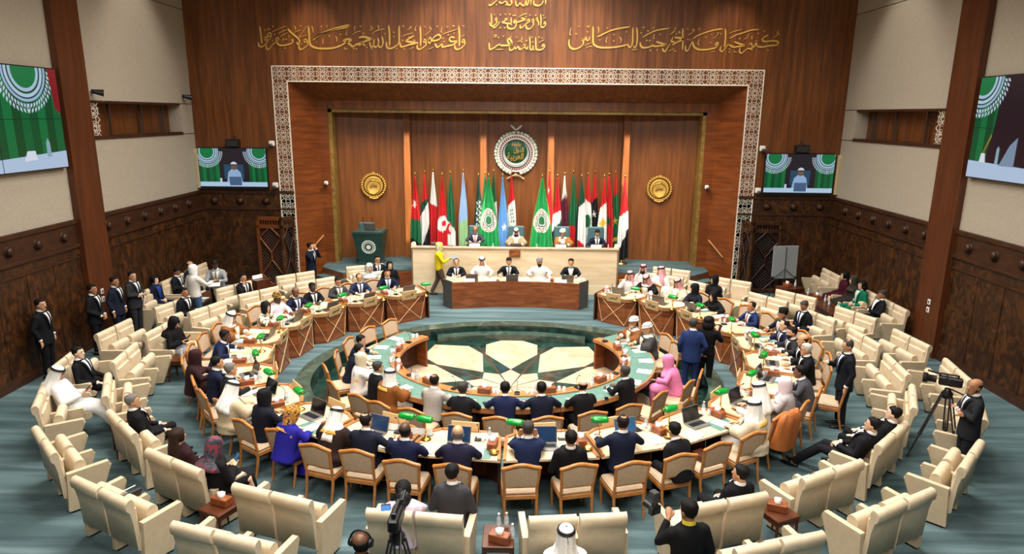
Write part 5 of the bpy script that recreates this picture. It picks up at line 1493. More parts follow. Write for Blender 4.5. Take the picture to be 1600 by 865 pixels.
# side tables between the seats
def b_side(label):
    t = thing('side_table', label, 'table')
    m = MB(); m.box((0, 0, .47), (.40, .48, .04), 0, None, .008); m.obj('table_top', M['table_wood'], t)
    for sx in (-1, 1):
        for sy in (-1, 1): m = MB(); m.tube([(sx*.17, sy*.20, .45), (sx*.185, sy*.215, 0)], [.028, .02], 4); m.obj('leg', M['table_wood'], t)
    m = MB(); m.box((0, 0, .42), (.38, .44, .06)); m.obj('apron', M['table_wood'], t)
    return t
GS = 'small dark side tables between cream seats'
sides = [(-3.86, 8.18, 64, 'between the scarfed woman and the empty near seats'), (3.72, 8.26, 114, 'behind the man with the hidden face near the photographer'), (-.06, 7.58, 90, 'between the two nearest seats, holding bottles'), (-6.50, 10.52, 38, 'beside the grey-haired man in black'), (-7.18, 13.75, 2, 'beside the woman in black holding a phone'), (6.40, 10.64, 143, 'behind the two men leaning back')]
for x, y, f, w in sides:
    proto('side', b_side, (x, y, 0), radians(f-90), 'low dark wooden side table '+w, GS)
for x, y, w in ((-3.86, 8.18, 'beside the scarfed woman'), (3.72, 8.26, 'near the photographer'), (-.04, 7.46, 'between the two nearest seats')):
    proto('tissue', b_tissue, (x, y, .49), radians(70), 'brown wooden tissue box on the low table '+w, 'tissue boxes on side tables')
for i, (x, y) in enumerate(((-.06, 7.74), (.04, 7.76), (.12, 7.52), (-7.14, 13.72))): proto('bottle', b_bottle, (x, y, .49), 0, 'water bottle on a low side table, %s' % ('first of a pair between the nearest seats', 'second of a pair between the nearest seats', 'alone by the tissue box between the nearest seats', 'beside the woman in black with the phone')[i], 'bottles on side tables')
# long low tables along the side walls
for s, y0, lab in ((-1, 18.55, 'long low wooden table before the seats behind the guards, papers on it'), (1, 18.9, 'long low wooden table before the seats under the whiteboard side wall, bottles on it')):
    t = thing('coffee_table', lab, 'table', (s*8.95, y0, 0))
    L = 1.9 if s < 0 else 2.3
    m = MB(); m.box((0, 0, .46), (.55, L, .05), 0, None, .01); m.obj('table_top', M['table_wood'], t)
    m = MB(); m.box((0, 0, .22), (.45, L-.1, .43)); m.obj('carcass', M['desk_side'], t)
    if s < 0:
        proto('paper', b_paper, (s*8.9, y0-.35, .485), 1.2, 'stack of white papers on the long low table behind the guards', 'papers on the long low tables')
        proto('paper', b_paper, (s*8.92, y0-.02, .485), 1.4, 'second stack of white papers on the long low table behind the guards', 'papers on the long low tables')
    else:
        for i in range(6):
            proto('bottle', b_bottle, (s*8.95+random.uniform(-.15, .15), y0-1.0+i*.38, .485), 0, 'water bottle on the long low table by the whiteboard side wall, %s from the column' % ORD[i+1], 'bottles on the long low table')
        proto('tissue', b_tissue, (9.0, y0+.55, .485), 0, 'brown tissue box on the long low table by the whiteboard side wall', 'boxes on the long low table')
t = thing('side_cabinet', 'dark wooden cabinet with a white cup by the wall behind the grey jacket', 'cabinet', (-7.6, 19.35, 0), radians(-30))
m = MB(); m.box((0, 0, .45), (.5, .5, .9), 0, None, .01); m.obj('body', M['table_wood'], t)
m = MB(); m.box((0, -.255, .45), (.42, .02, .8)); m.obj('door', M['desk_side'], t)
proto('plate', b_plate, (-7.62, 19.34, .9), 1.0, 'white card on the dark cabinet behind the grey jacket', 'cards on cabinets')
t = thing('side_cabinet', 'dark wooden cabinet with tissues beside the corner seats on the whiteboard side', 'cabinet', (8.55, 20.35, 0), radians(20))
m = MB(); m.box((0, 0, .3), (.7, .5, .6), 0, None, .01); m.obj('body', M['table_wood'], t)
m = MB(); m.box((0, -.255, .3), (.6, .02, .5)); m.obj('door', M['desk_side'], t)
proto('tissue', b_tissue, (8.45, 20.35, .6), .3, 'brown tissue box on the dark cabinet by the corner seats', 'boxes on cabinets')
proto('bottle', b_bottle, (8.72, 20.4, .6), 0, 'water bottle on the dark cabinet by the corner seats', 'bottles on cabinets')

# cameras on tripods
def tripod_camera(label, loc, rotz, h, big=True):
    t = thing('television_camera', label, 'camera', loc, rotz)
    for k in range(3):
        a = radians(90+120*k+15); m = MB()
        p0 = Vector((.08*cos(a), .08*sin(a), h-.12)); p1 = Vector((.44*cos(a), .44*sin(a), .02)); d = Vector((-sin(a), cos(a), 0))*.03
        m.tube([p0-d, p0.lerp(p1, .62)-d], .014, 6); m.tube([p0+d, p0.lerp(p1, .62)+d], .014, 6); m.tube([p0.lerp(p1, .45), p1], .013, 6); m.ell(p1, (.025, .025, .02), 8, 5)
        m.box(p0.lerp(p1, .62), (.06, .06, .05), 0, None, .01)
        m.obj('tripod_leg', M['dark_grey'], t)
    m = MB(); m.lathe([(0, h-.16), (.08, h-.16), (.09, h-.08), (.05, h-.03), (.05, h), (0, h)], 12); m.obj('head', M['black_plastic'], t)
    m = MB(); m.tube([(.05, -.05, h-.02), (.12, -.4, h-.16)], .012, 6); m.obj('pan_handle', M['black'], t)
    m = MB(); m.box((0, -.02, h+.13), (.12, .34, .15), 0, None, .02); m.box((0, .02, h+.245), (.04, .26, .03), 0, None, .01); m.box((0, -.12, h+.22), (.05, .03, .06)); m.box((0, .14, h+.22), (.05, .03, .06)); m.obj('body', M['black_plastic'], t)
    m = MB(); m.tube([(0, .18, h+.13), (0, .30, h+.13), (0, .31, h+.13), (0, .38, h+.13)], [.06, .06, .08, .085], 14); m.obj('lens', M['black'], t)
    m = MB(); m.box((-.11, .06, h+.22), (.10, .02, .07), 0, RZ(.2)); vf = m.obj('viewfinder', M['black_plastic'], t)
    m = MB(); m.box((-.11, .048, h+.22), (.09, .004, .06), 0, RZ(.2)); m.obj('display', M['phone_blue'] if big else M['screen_blue'], vf)
    m = MB(); m.tube([(.03, .15, h+.23), (.03, .32, h+.25)], .018, 8); m.obj('microphone', M['black'], t)
    return t
tripod_camera('broadcast camera on a tall tripod in the aisle beside the man with crossed arms', (7.35, 10.62, 0), radians(60), 1.32)
tripod_camera('broadcast camera on a tripod behind the nearest seats, beside the man in headphones', (-1.10, 6.32, 0), radians(-2), 1.42)
t = thing('briefcase', 'black open case standing behind a ring chair near the scarfed woman', 'bag', (-4.42, 9.32, 0), radians(50))
m = MB(); m.box((0, 0, .22), (.44, .1, .40), 0, None, .02); m.obj('shell', M['black'], t)
m = MB(); m.tube([(-.1, 0, .42), (-.08, 0, .48), (.08, 0, .48), (.1, 0, .42)], .012, 6); m.obj('handle', M['black'], t)
t = thing('tablet_bag', 'black folder with white trim lying on a seat of the near outer row', 'bag', (-5.10, 8.12, .47), radians(62))
m = MB(); m.box((0, 0, .11), (.30, .05, .26), 0, RX(.3), .01); m.obj('folder', M['black'], t)
m = MB(); m.tube([(-.15, 0, .2), (-.1, -.02, .27), (.1, -.02, .27)], .008, 6); m.obj('strap', M['white'], t)
t = thing('handbag', 'dark box-shaped bag on an empty ring chair beside the cream cloak', 'bag', (3.06, 9.62, .495), radians(120))
m = MB(); m.box((0, 0, .055), (.28, .2, .11), 0, None, .012); m.obj('box', M['table_wood'], t)
m = MB(); m.box((0, -.102, .06), (.06, .008, .03)); m.obj('clasp', M['brass'], t)
# ================================================================== PEOPLE
SK = {'light': '#dcae8c', 'tan': '#c8946d', 'brown': '#a5714e', 'dark': '#6d4832', 'deep': '#4a3123', 'pale': '#e6bfa2'}
def skin(k): return mat('skin_'+k, SK[k], .5, 0, None, 1, .06, 60)
HAIRC = {'black': '#100d0c', 'dark': '#1d1512', 'brown': '#2c1c14', 'grey': '#6f6c69', 'salt': '#3c3937', 'white': '#b9b6b0'}
def cloth(c, r=.85): return mat('cloth_'+c.strip('#'), c, r, 0, None, 1, .10, 26, spec=.18)
HEAD = [(-.122, .020, .022, .058), (-.112, .040, .042, .046), (-.09, .052, .060, .030), (-.06, .062, .076, .014), (-.025, .071, .088, .004), (.01, .0755, .094, -.004), (.045, .077, .096, -.010), (.075, .071, .090, -.014), (.10, .055, .072, -.016), (.115, .034, .046, -.016), (.122, .008, .012, -.016)]
def head_at(z):
    if z <= HEAD[0][0]: return HEAD[0][1:]
    for a, b in zip(HEAD, HEAD[1:]):
        if z <= b[0]:
            k = (z-a[0])/(b[0]-a[0]); return tuple(a[i]+(b[i]-a[i])*k for i in (1, 2, 3))
    return HEAD[-1][1:]
def hsurf(z, phi, off):
    """point on the head; phi = 0 at the back, +-pi at the face"""
    rx, ry, cy = head_at(z); return Vector(((rx+off)*sin(phi), cy-(ry+off)*cos(phi), z))
def cap_mesh(zlo, zhi, off, n=28, rows=7, mi=0, close=True, jit=0.0):
    """a cap on the head: zlo(phi), zhi(phi) bound it"""
    m = MB(); rings = []
    for i in range(rows+1):
        r = []
        for j in range(n):
            ph = -pi+2*pi*j/n; a, b = zlo(ph), zhi(ph); z = a+(b-a)*i/rows
            o = off(ph, z) if callable(off) else off
            p = hsurf(z, ph, o*(0.12 if i == 0 else .8 if i == 1 else 1)); r.append(p)
        rings.append(r)
    m.loft(rings, mi, True, False)
    if close: m.add(rings[-1], [tuple(range(n))], mi, True)
    return m
def hair_mesh(style):
    face = lambda ph: max(0.0, -cos(ph))            # 1 at the face
    side = lambda ph: abs(sin(ph))
    hi = lambda ph: .121
    if style == 'short':
        lo = lambda ph: (.072 if face(ph) > .62 else .072-.075*(1-face(ph)/.62) if face(ph) > .25 else .028-.10*(1-side(ph)*.4) if face(ph) < .05 else .015)
        return cap_mesh(lo, hi, lambda ph, z: .009+.006*(z > .085)+.003*sin(ph*6+z*60))
    if style == 'receding':
        lo = lambda ph: (.105 if face(ph) > .55 else .03 if face(ph) > .2 else -.055)
        return cap_mesh(lo, hi, .007)
    if style == 'bald':
        m = MB(); rings = []
        for z in (-.075, -.04, 0, .03, .05):
            rings.append([hsurf(z, -1.75+3.5*j/20, .006 if -.07 < z < .045 else .001) for j in range(21)])
        m.loft(rings, 0, True, False, False); return m
    if style in ('long', 'bun', 'curly'):
        lo = lambda ph: (.062 if face(ph) > .7 else .0 if face(ph) > .45 else -.07)
        m = cap_mesh(lo, hi, .018 if style != 'curly' else .032)
        if style == 'long':
            rings = []
            for z, w, y in ((.04, .085, -.05), (-.06, .10, -.06), (-.16, .125, -.075), (-.26, .135, -.085), (-.36, .11, -.09), (-.40, .06, -.09)):
                rings.append([(w*sin(a), y-.045*cos(a)-.02*abs(cos(a)), z) for a in [2*pi*j/18 for j in range(18)]])
            m.loft(rings, 0, True)
        elif style == 'bun': m.ell((0, -.125, .045), (.05, .045, .05), 12, 8)
        else:
            for k in range(16): a = -1.9+k*.25; m.ell((.09*sin(a), -.02-.09*cos(a), -.05-.02*(k % 3)), (.045, .045, .06), 8, 6)
        return m
    return MB()
def keffiyeh_mesh(drop=.34):
    m = MB(); rows = []
    spec = [(.142, .012, pi), (.138, .05, pi), (.122, .082, pi), (.09, .098, pi), (.055, .104, 2.55), (.0, .110, 2.42), (-.06, .118, 2.36), (-.12, .130, 2.34), (-.18, .150, 2.30), (-.24, .172, 2.15), (-drop+.05, .180, 1.75), (-drop, .182, 1.5)]
    n = 40
    for i, (z, r, A) in enumerate(spec):
        row = []
        for j in range(n+1):
            ph = -A+2*A*j/n
            rr = r*(1+(.05*sin(ph*9+i*.4) if i > 4 else 0))
            sx, sy = (.86, 1.08) if i < 8 else (1.0, .95)
            fwd = .0 if i < 5 else .012
            row.append((rr*sx*sin(ph), -.012-rr*sy*cos(ph)+fwd*max(0, -cos(ph)), z-(.05*abs(sin(ph))**2 if i > 8 else 0)))
        rows.append(row)
    m.loft(rows, 0, True, False, False)
    return m
def hijab_mesh(loose=1.0, back=.30):
    m = MB(); rows = []; n = 40
    spec = [(.140, .012, pi), (.135, .05, pi), (.118, .082, pi), (.088, .099, pi), (.062, .104, 2.72), (.02, .106, 2.50), (-.03, .106, 2.44), (-.08, .100, 2.50), (-.115, .094, 2.75), (-.135, .092, pi), (-.17, .105*loose, pi), (-.21, .15*loose, pi), (-.25, .19*loose, pi), (-back, .20*loose, pi)]
    for i, (z, r, A) in enumerate(spec):
        row = []
        for j in range(n+1):
            ph = -A+2*A*j/n
            rr = r*(1+(.03*sin(ph*7+i) if i > 8 else 0)); f = max(0, -cos(ph))
            sx, sy = (.86, 1.06) if i < 8 else (1.05, .80) if i > 10 else (.95, .95)
            row.append((rr*sx*sin(ph), -.010-rr*sy*cos(ph)+(.02*f if 4 <= i <= 9 else 0), z))
        rows.append(row)
    m.loft(rows, 0, True, False, False)
    return m
TORSO = [(-.16, .185, .135), (-.06, .182, .13), (.05, .168, .118), (.16, .165, .116), (.27, .180, .122), (.36, .190, .120), (.42, .182, .105), (.465, .140, .084), (.50, .075, .066)]
def torso_at(t, k=1.0):
    if t <= TORSO[0][0]: return TORSO[0][1]*k, TORSO[0][2]*k
    for a, b in zip(TORSO, TORSO[1:]):
        if t <= b[0]:
            q = (t-a[0])/(b[0]-a[0]); return (a[1]+(b[1]-a[1])*q)*k, (a[2]+(b[2]-a[2])*q)*k
    return TORSO[-1][1]*k, TORSO[-1][2]*k
ARMS = {   # (elbow, wrist, hand direction, curl) for the right side, floor-based; x is mirrored for the left
    'desk': ((.29, .15, .825), (.15, .38, .808), (-.45, .88, -.08), .5),
    'desk_in': ((.28, .12, .815), (.07, .33, .808), (-.75, .62, -.05), .7),
    'desk_wide': ((.33, .12, .83), (.27, .38, .808), (-.2, .95, -.05), .4),
    'lap': ((.27, .02, .66), (.07, .25, .66), (-.75, .62, -.2), .8),
    'thigh': ((.27, .03, .68), (.15, .30, .63), (-.2, .93, -.3), .5),
    'phone': ((.26, .08, .72), (.06, .27, .80), (-.4, .7, .5), 1.0),
    'chin': ((.22, .26, .82), (.05, .19, 1.00), (-.2, -.15, .95), 1.1),
    'temple': ((.26, .27, .84), (.12, .12, 1.10), (-.2, -.2, .95), .8),
    'wrist_low': ((.28, .10, .70), (.20, .30, .72), (-.2, .9, -.2), .6),
}
ARMS_ST = {
    'side': ((.265, -.04, 1.13), (.255, .06, .88), (-.05, .15, -1), .5),
    'clasp': ((.275, .0, 1.13), (.07, .20, .96), (-.85, .35, -.3), .8),
    'cross': ((.28, .07, 1.16), (-.06, .20, 1.19), (-.95, .1, .1), .7),
    'belly': ((.27, .05, 1.14), (.02, .21, 1.12), (-.9, .2, .1), .8),
    'ear': ((.27, .18, 1.22), (.10, .14, 1.55), (-.2, -.1, .95), 1.0),
    'hold': ((.25, .14, 1.14), (.08, .34, 1.24), (-.5, .8, .1), 1.1),
    'reach': ((.25, .20, 1.18), (.18, .46, 1.22), (-.15, .98, .05), .6),
    'camera': ((.27, .14, 1.18), (.10, .26, 1.40), (-.3, .7, .5), 1.1),
    'pocket': ((.30, -.03, 1.14), (.20, .06, .93), (-.3, .2, -.9), 1.0),
    'back': ((.29, -.06, 1.14), (.22, .14, 1.02), (-.3, .9, 0), .6),
}
def hand(m, Wp, d, side, curl, mi=0):
    d = Vector(d).normalized()
    lat = d.cross(Vector((0, 0, 1)))
    if lat.length < .2: lat = Vector((1, 0, 0))
    lat.normalize(); up = lat.cross(d).normalized()
    if abs(d.z) > .75: lat = Vector((1, 0, 0)); lat = (lat-d*lat.dot(d)).normalized(); up = lat.cross(d)*(-1 if d.z > 0 else 1)
    if up.z < 0 and abs(d.z) < .75: up = -up
    P = lambda a, b, c: Wp+d*a+lat*b+up*c
    m.tube([P(-.02, 0, 0), P(.02, 0, 0), P(.06, 0, .002), P(.092, 0, 0)], [.024, .034, .041, .036], 10, mi, True, (1, .42), lat, True)
    for k, (b, L) in enumerate(((-.029, .068), (-.010, .078), (.010, .074), (.028, .058))):
        b *= side; c = curl*.9
        p0 = P(.085, b, 0); a1 = c*.5; a2 = c*1.1; a3 = c*1.7
        p1 = p0+(d*cos(a1)-up*sin(a1))*L*.42; p2 = p1+(d*cos(a2)-up*sin(a2))*L*.33; p3 = p2+(d*cos(a3)-up*sin(a3))*L*.25
        m.tube([p0, p1, p2, p3], [.0098, .0092, .0082, .0068], 6, mi, True, (1, 1), None, True)
    b = -.036*side
    t0 = P(.022, b*.8, -.004); t1 = P(.052, b*1.45, -.012); t2 = P(.078, b*1.55, -.020); t3 = P(.098, b*1.35, -.026)
    m.tube([t0, t1, t2, t3], [.014, .0125, .011, .008], 6, mi, True, (1, 1), None, True)
POSES = {'desk': dict(hz=.545, lean=8), 'desk_up': dict(hz=.545, lean=1), 'desk_low': dict(hz=.545, lean=20), 'lounge': dict(hz=.515, lean=-12), 'slump': dict(hz=.49, lean=-24), 'sofa_up': dict(hz=.515, lean=2), 'stand': dict(hz=.955, lean=0), 'stand_lean': dict(hz=.955, lean=16)}
npeople = [0]
def person(label, head, face, pose='desk', outfit='suit', col='#15171f', col2=None, shirt='#e9e8e4', tie='#23262f', sk='tan', hair='short', hc='black', arms='desk', arms_l=None, yaw=0, pitch=0, cloth_c='#eceae6', trim=None, scale=1.0, beard=None, glasses=False, z0=0.0, legs=None, wide=1.0, hold=None, moustache=False):
    """head = world x, y of the head centre; face = heading in degrees"""
    P_ = POSES[pose]; hz = P_['hz']; lean = radians(P_['lean']); seated = hz < .8
    u = Vector((0, sin(lean), cos(lean))); f = Vector((0, cos(lean), -sin(lean)))
    pel = Vector((0, 0, hz)); N = pel+u*.50
    hl = lean*.55
    Hc = N+Vector((0, sin(hl), cos(hl)))*.148+Vector((0, .022, 0))
    Mh = TR(*Hc)@RZ(radians(yaw))@RX(-hl*.5-radians(pitch))@SCL(1.07, 1.05, 1.05)
    S = [pel+u*.425+Vector((sx*.168*wide, 0, 0)) for sx in (1, -1)]
    tbl = ARMS if seated else ARMS_ST
    jt = []
    dz = 0 if pose.startswith('desk') else (-.04 if seated else 0)
    for k, (sx, an) in enumerate(((1, arms), (-1, arms_l or arms))):
        e, w, hd, cu = tbl[an]
        e, w, hd = Vector(e), Vector(w), Vector(hd)
        if seated and an in ('chin', 'temple'):
            sh = Vector((0, Hc.y-.105, Hc.z-1.215)); w = w+sh; e = e+sh*.5
        elif seated and not an.startswith('desk'): e.z += dz; w.z += dz; sh = (S[0].y-.03)*.5; e.y += sh
        elif seated:
            e.y += (S[0].y-.06)*.55
        if not seated and an in ('ear', 'camera'): w = w+Vector((0, Hc.y-.022, Hc.z-1.62))
        if not seated and pose == 'stand_lean': e = e+Vector((0, .12, -.02)); w = w+Vector((0, .16, -.06))
        e.x *= sx*wide; w.x *= sx; hd.x *= sx
        jt.append((S[k], e, w, hd, cu, sx))
    # legs: hip, knee, ankle, toe
    lg = []
    if seated:
        st = legs or ('desk' if pose.startswith('desk') else 'lounge')
        for sx in (1, -1):
            hp = pel+Vector((sx*.09, .0, -.03))
            if st == 'desk': kn, an_, kx = Vector((sx*.12, .43, .53)), Vector((sx*.12, .38, .085)), 0
            elif st == 'out': kn, an_ = Vector((sx*.11, .46, .50)), Vector((sx*.10, .86, .10))
            elif st == 'crossed': kn, an_ = (Vector((sx*.06, .47, .56)), Vector((-.16, .66, .30))) if sx > 0 else (Vector((-.07, .45, .50)), Vector((-.03, .48, .085)))
            else: kn, an_ = Vector((sx*.14, .45, .515)), Vector((sx*.13, .52, .085))
            lg.append((hp, kn, an_))
    else:
        st = legs or 'stand'
        for sx in (1, -1):
            hp = pel+Vector((sx*.09, 0, -.03))
            if st == 'walk': kn, an_ = Vector((sx*.09, .10*sx+.04, .50)), Vector((sx*.09, .24*sx-.02, .10))
            else: kn, an_ = Vector((sx*.10, .02, .50)), Vector((sx*.105, -.01, .085))
            lg.append((hp, kn, an_))
    near = head[1] < 15
    vox = .0135 if near else .0175
    origin = Vector((head[0], head[1], z0))
    rz = radians(face-90)
    off = RZ(rz)@Vector((Hc.x, Hc.y, 0))
    loc = origin-Vector((off.x, off.y, 0))
    # ---------------- body
    b = MB()
    b.loft([[(rx*.86*wide*cos(a)+0, (pel+u*t).y+f.y*ry*.78*sin(a), (pel+u*t).z+f.z*ry*.78*sin(a)) for a in [2*pi*j/18 for j in range(18)]] for t, rx, ry in [(max(q[0]*.93, -.08+.001*i_) if seated else q[0]*.93, q[1]*.84, q[2]) for i_, q in enumerate(TORSO)]], 0, True)
    b.tube([N-u*.05, N+u*.04, Hc+Vector((0, -.015, -.07))], [.062, .056, .058], 12)
    for Sp, e, w, hd, cu, sx in jt:
        b.tube([Sp-Vector((sx*.03, 0, .025)), Sp.lerp(e, .5), e, e.lerp(w, .5), w], [.046, .042, .036, .034, .027], 10, 0, True, (1, 1), None, True)
    for hp, kn, an_ in lg:
        b.tube([hp, hp.lerp(kn, .5), kn, kn.lerp(an_, .35), an_], [.082, .072, .055, .054, .038], 10, 0, True, (1, 1), None, True)
        fd = Vector((0, 1, 0)); b.tube([an_+Vector((0, -.03, -.04)), an_+fd*.08+Vector((0, 0, -.05)), an_+fd*.15+Vector((0, 0, -.055))], [.032, .036, .028], 8, 0, True, (1, .8), None, True)
    hd_ = MB()
    hd_.loft([[(rx*cos(a), cy+ry*sin(a), z) for a in [2*pi*j/20 for j in range(20)]] for z, rx, ry, cy in HEAD], 0, True)
    hd_.tube([(0, .083, .020), (0, .097, -.012), (0, .110, -.030), (0, .094, -.040)], [.010, .013, .017, .012], 8, 0, True, (1, 1), None, True)
    for sx in (-1, 1): hd_.ell((sx*.032, .080, .024), (.022, .012, .008), 8, 6)
    for sx in (-1, 1): hd_.ell((sx*.079, -.008, -.010), (.011, .021, .034), 8, 6)
    hd_.ell((0, .083, -.070), (.024, .012, .011), 8, 6)
    hd_.ell((0, .078, -.108), (.022, .016, .016), 8, 6)
    b.join(hd_, Mh)
    SKM = skin(sk)
    EYW, EYK, LIP = mat('eye_white', '#d9d6d0', .3), mat('eye_dark', '#1a120e', .3), mat('lips_'+sk, tuple(max(0, c*k) for c, k in zip(lin(SK[sk])[:3], (.85, .6, .6))), .5)
    me = remesh(b, 'person', [SKM, EYW, EYK, LIP], vox, 3)
    x = MB()
    fc = MB()
    for sx in (-1, 1):
        fc.ell((sx*.031, .0845, .006), (.0135, .008, .0065), 8, 6, 1); fc.ell((sx*.031, .0905, .006), (.0062, .004, .0062), 8, 6, 2)
    fc.ell((0, .0915, -.0655), (.021, .006, .0045), 8, 5, 3); fc.ell((0, .0910, -.0735), (.018, .006, .005), 8, 5, 3)
    x.join(fc, Mh)
    for Sp, e, w, hd, cu, sx in jt: hand(x, w, hd, sx, cu)
    bm = bmesh.new(); bm.from_mesh(me); m2 = x.mesh('x', []); bm.from_mesh(m2); bm.to_mesh(me); bm.free(); bpy.data.meshes.remove(m2)
    me.polygons.foreach_set('use_smooth', [True]*len(me.polygons))
    o = bpy.data.objects.new('person', me); C.objects.link(o); o.location = loc; o.rotation_euler = (0, 0, rz); o.scale = (scale,)*3
    if scale != 1.0: o.location = origin-Vector((off.x, off.y, 0))*scale
    tag(o, label, 'person')
    npeople[0] += 1
    # eyebrows and hair
    def child(mesh_or_mb, name, mats):
        if isinstance(mesh_or_mb, MB): return mesh_or_mb.obj(name, mats, o)
        q = bpy.data.objects.new(name, mesh_or_mb); C.objects.link(q); q.parent = o; return q
    hcm = mat('hair_'+hc, HAIRC[hc], .7, 0, None, 1, .2, 90, spec=.2)
    m = MB(); t_ = MB()
    for sx in (-1, 1): t_.tube([(sx*.014, .0915, .024), (sx*.032, .0915, .030), (sx*.050, .080, .025)], [.004, .005, .003], 5)
    m.join(t_, Mh); child(m, 'eyebrows', mat('hair_black', HAIRC['black'], .6, 0, None, 1, .2, 90) if hc in ('grey', 'white') else hcm)
    if hair in ('short', 'receding', 'bald', 'long', 'bun', 'curly'):
        m = MB(); m.join(hair_mesh(hair), Mh); q = child(m, 'hair', hcm)
        if hair == 'bald': sd = q.modifiers.new('t', 'SOLIDIFY'); sd.thickness = .004
    if beard or moustache:
        m = MB(); t_ = MB(); bc = mat('hair_'+(beard or hc), HAIRC[beard or hc], .7, 0, None, 1, .2, 90)
        if beard:
            rings = []
            for z, k in ((-.045, .003), (-.07, .008), (-.10, .010), (-.125, .014)): rings.append([hsurf(max(z, -.118), pi-1.5+3.0*j/18, k)+Vector((0, 0, min(0, z+.118))) for j in range(19)])
            t_.loft(rings, 0, True, False, False); t_.add(rings[-1], [tuple(range(19))], 0, True)
        if moustache or beard: t_.tube([(-.026, .088, -.060), (0, .0965, -.052), (.026, .088, -.060)], [.004, .007, .004], 6)
        m.join(t_, Mh); child(m, 'beard' if beard else 'moustache', bc)
    if glasses:
        m = MB(); t_ = MB()
        for sx in (-1, 1):
            t_.torus((0, 0, 0), .021, .0022, 14, 5, 0, TR(sx*.031, .100, .005)@RX(pi/2)); t_.tube([(sx*.052, .096, .007), (sx*.080, .02, .008), (sx*.083, -.02, .0)], .002, 5)
        t_.tube([(-.010, .101, .007), (.010, .101, .007)], .002, 5); m.join(t_, Mh); child(m, 'spectacles', M['black'])
    if hair in ('keffiyeh', 'hijab', 'turban', 'cap', 'scarf'):
        if isinstance(cloth_c, tuple): cm = cloth_c[1]
        else: cm = cloth(cloth_c, .8)
        m = MB()
        if hair == 'keffiyeh':
            m.join(keffiyeh_mesh(), Mh); q = child(m, 'headcloth', cm); sd = q.modifiers.new('t', 'SOLIDIFY'); sd.thickness = .005
            m = MB(); t_ = MB()
            for z in (.084, .103): t_.torus((0, -.014, z), .1015-.006*(z > .09), .0115, 28, 8, 0, RX(-.08), .86, 1.07)
            t_.tube([(0, -.118, .10), (.01, -.128, .02), (-.005, -.135, -.06)], .004, 5)
            m.join(t_, Mh); child(m, 'head_cord', M['black'])
        elif hair in ('hijab', 'scarf'):
            m.join(hijab_mesh(1.0 if hair == 'hijab' else .8, .30 if hair == 'hijab' else .24), Mh); q = child(m, 'headscarf', cm); sd = q.modifiers.new('t', 'SOLIDIFY'); sd.thickness = .005
        elif hair == 'turban':
            t_ = cap_mesh(lambda ph: .04+.03*max(0, -cos(ph)), lambda ph: .125, .03); 
            for k in range(4): t_.torus((0, -.014, .055+.022*k), .098-.008*k, .019, 28, 8, 0, RX(.10*(k % 2)-.08)@RY(.1*(-1)**k), .88, 1.08)
            t_.tube([(-.02, -.11, .05), (-.03, -.13, -.04), (-.03, -.135, -.13)], [.03, .028, .02], 8, 0, True, (1, .4))
            m.join(t_, Mh); child(m, 'turban', cm)
        else:
            t_ = MB(); t_.loft([[((.083+q)*cos(a), -.012+(.103+q)*sin(a), z) for a in [2*pi*j/24 for j in range(24)]] for z, q in ((.05, 0), (.06, .006), (.155, .002), (.160, -.01))], 0, True)
            m.join(t_, Mh); child(m, 'cap', cm); 
            m = MB(); m.join(hair_mesh('bald'), Mh); child(m, 'hair', hcm)
    # ---------------- clothes
    def torso_mb(k, t0, t1, dy=0.0, extra=1.0):
        m = MB(); rings = []
        ts = [t0+(t1-t0)*i/9 for i in range(10)]
        for t in ts:
            rx, ry = torso_at(t); rx = (rx+k)*wide; ry = (ry+k)*extra; c = pel+u*(t+.012 if t > .3 else t)
            rings.append([(rx*cos(a), c.y+f.y*(ry*sin(a)+dy), c.z+f.z*ry*sin(a)) for a in [2*pi*j/20 for j in range(20)]])
        m.loft(rings, 0, True); return m
    def sleeves(m, r0, r1, r2, cut=.03):
        for Sp, e, w, hd, cu, sx in jt:
            d = (w-e).normalized()
            m.tube([Sp-Vector((sx*.03, 0, -.012)), Sp+Vector((sx*.012, 0, -.01)), Sp.lerp(e, .5), e, e.lerp(w, .55), w-d*cut], [r0*.95, r0, r0*.9+.0, r1, (r1+r2)/2, r2], 12, 0, True, (1, 1), None, False)
    def patch(t0, t1, w0, w1, lift, name, mtl, back=False, xc=0.0, k=.03, rows=9, cols=6, xd=0.0):
        m = MB(); vs = []; s_ = -1 if back else 1
        for i in range(rows+1):
            t = t0+(t1-t0)*i/rows; w = w0+(w1-w0)*i/rows; rx, ry = torso_at(t); rx = (rx+k)*wide; ry += k; c = pel+u*t
            for j in range(cols+1):
                xx = xc+xd*i/rows+(-1+2*j/cols)*w
                y = ry*sqrt(max(.05, 1-(xx/rx)**2))*s_+lift*s_
                vs.append((xx, c.y+f.y*y, c.z+f.z*y))
        m.add(vs, [(i*(cols+1)+j, i*(cols+1)+j+1, (i+1)*(cols+1)+j+1, (i+1)*(cols+1)+j) for i in range(rows) for j in range(cols)], 0, True)
        q = child(m, name, mtl); sd = q.modifiers.new('t', 'SOLIDIFY'); sd.thickness = .008; sd.offset = 0; return q
    def collar(name, mtl, r=.062, z=.034, th=.014):
        m = MB(); c = N+u*z; T = Matrix(((1, 0, 0, c.x), (0, f.y, u.y, c.y), (0, f.z, u.z, c.z), (0, 0, 0, 1)))
        m.loft([[((r+q)*cos(a), (r+q)*1.02*sin(a), zz-.012*sin(a)) for a in [2*pi*j/20 for j in range(20)]] for zz, q in ((-.018, .014), (.012, .004), (.022, .0), (.020, -.006))], 0, True, False, True, T); child(m, name, mtl)
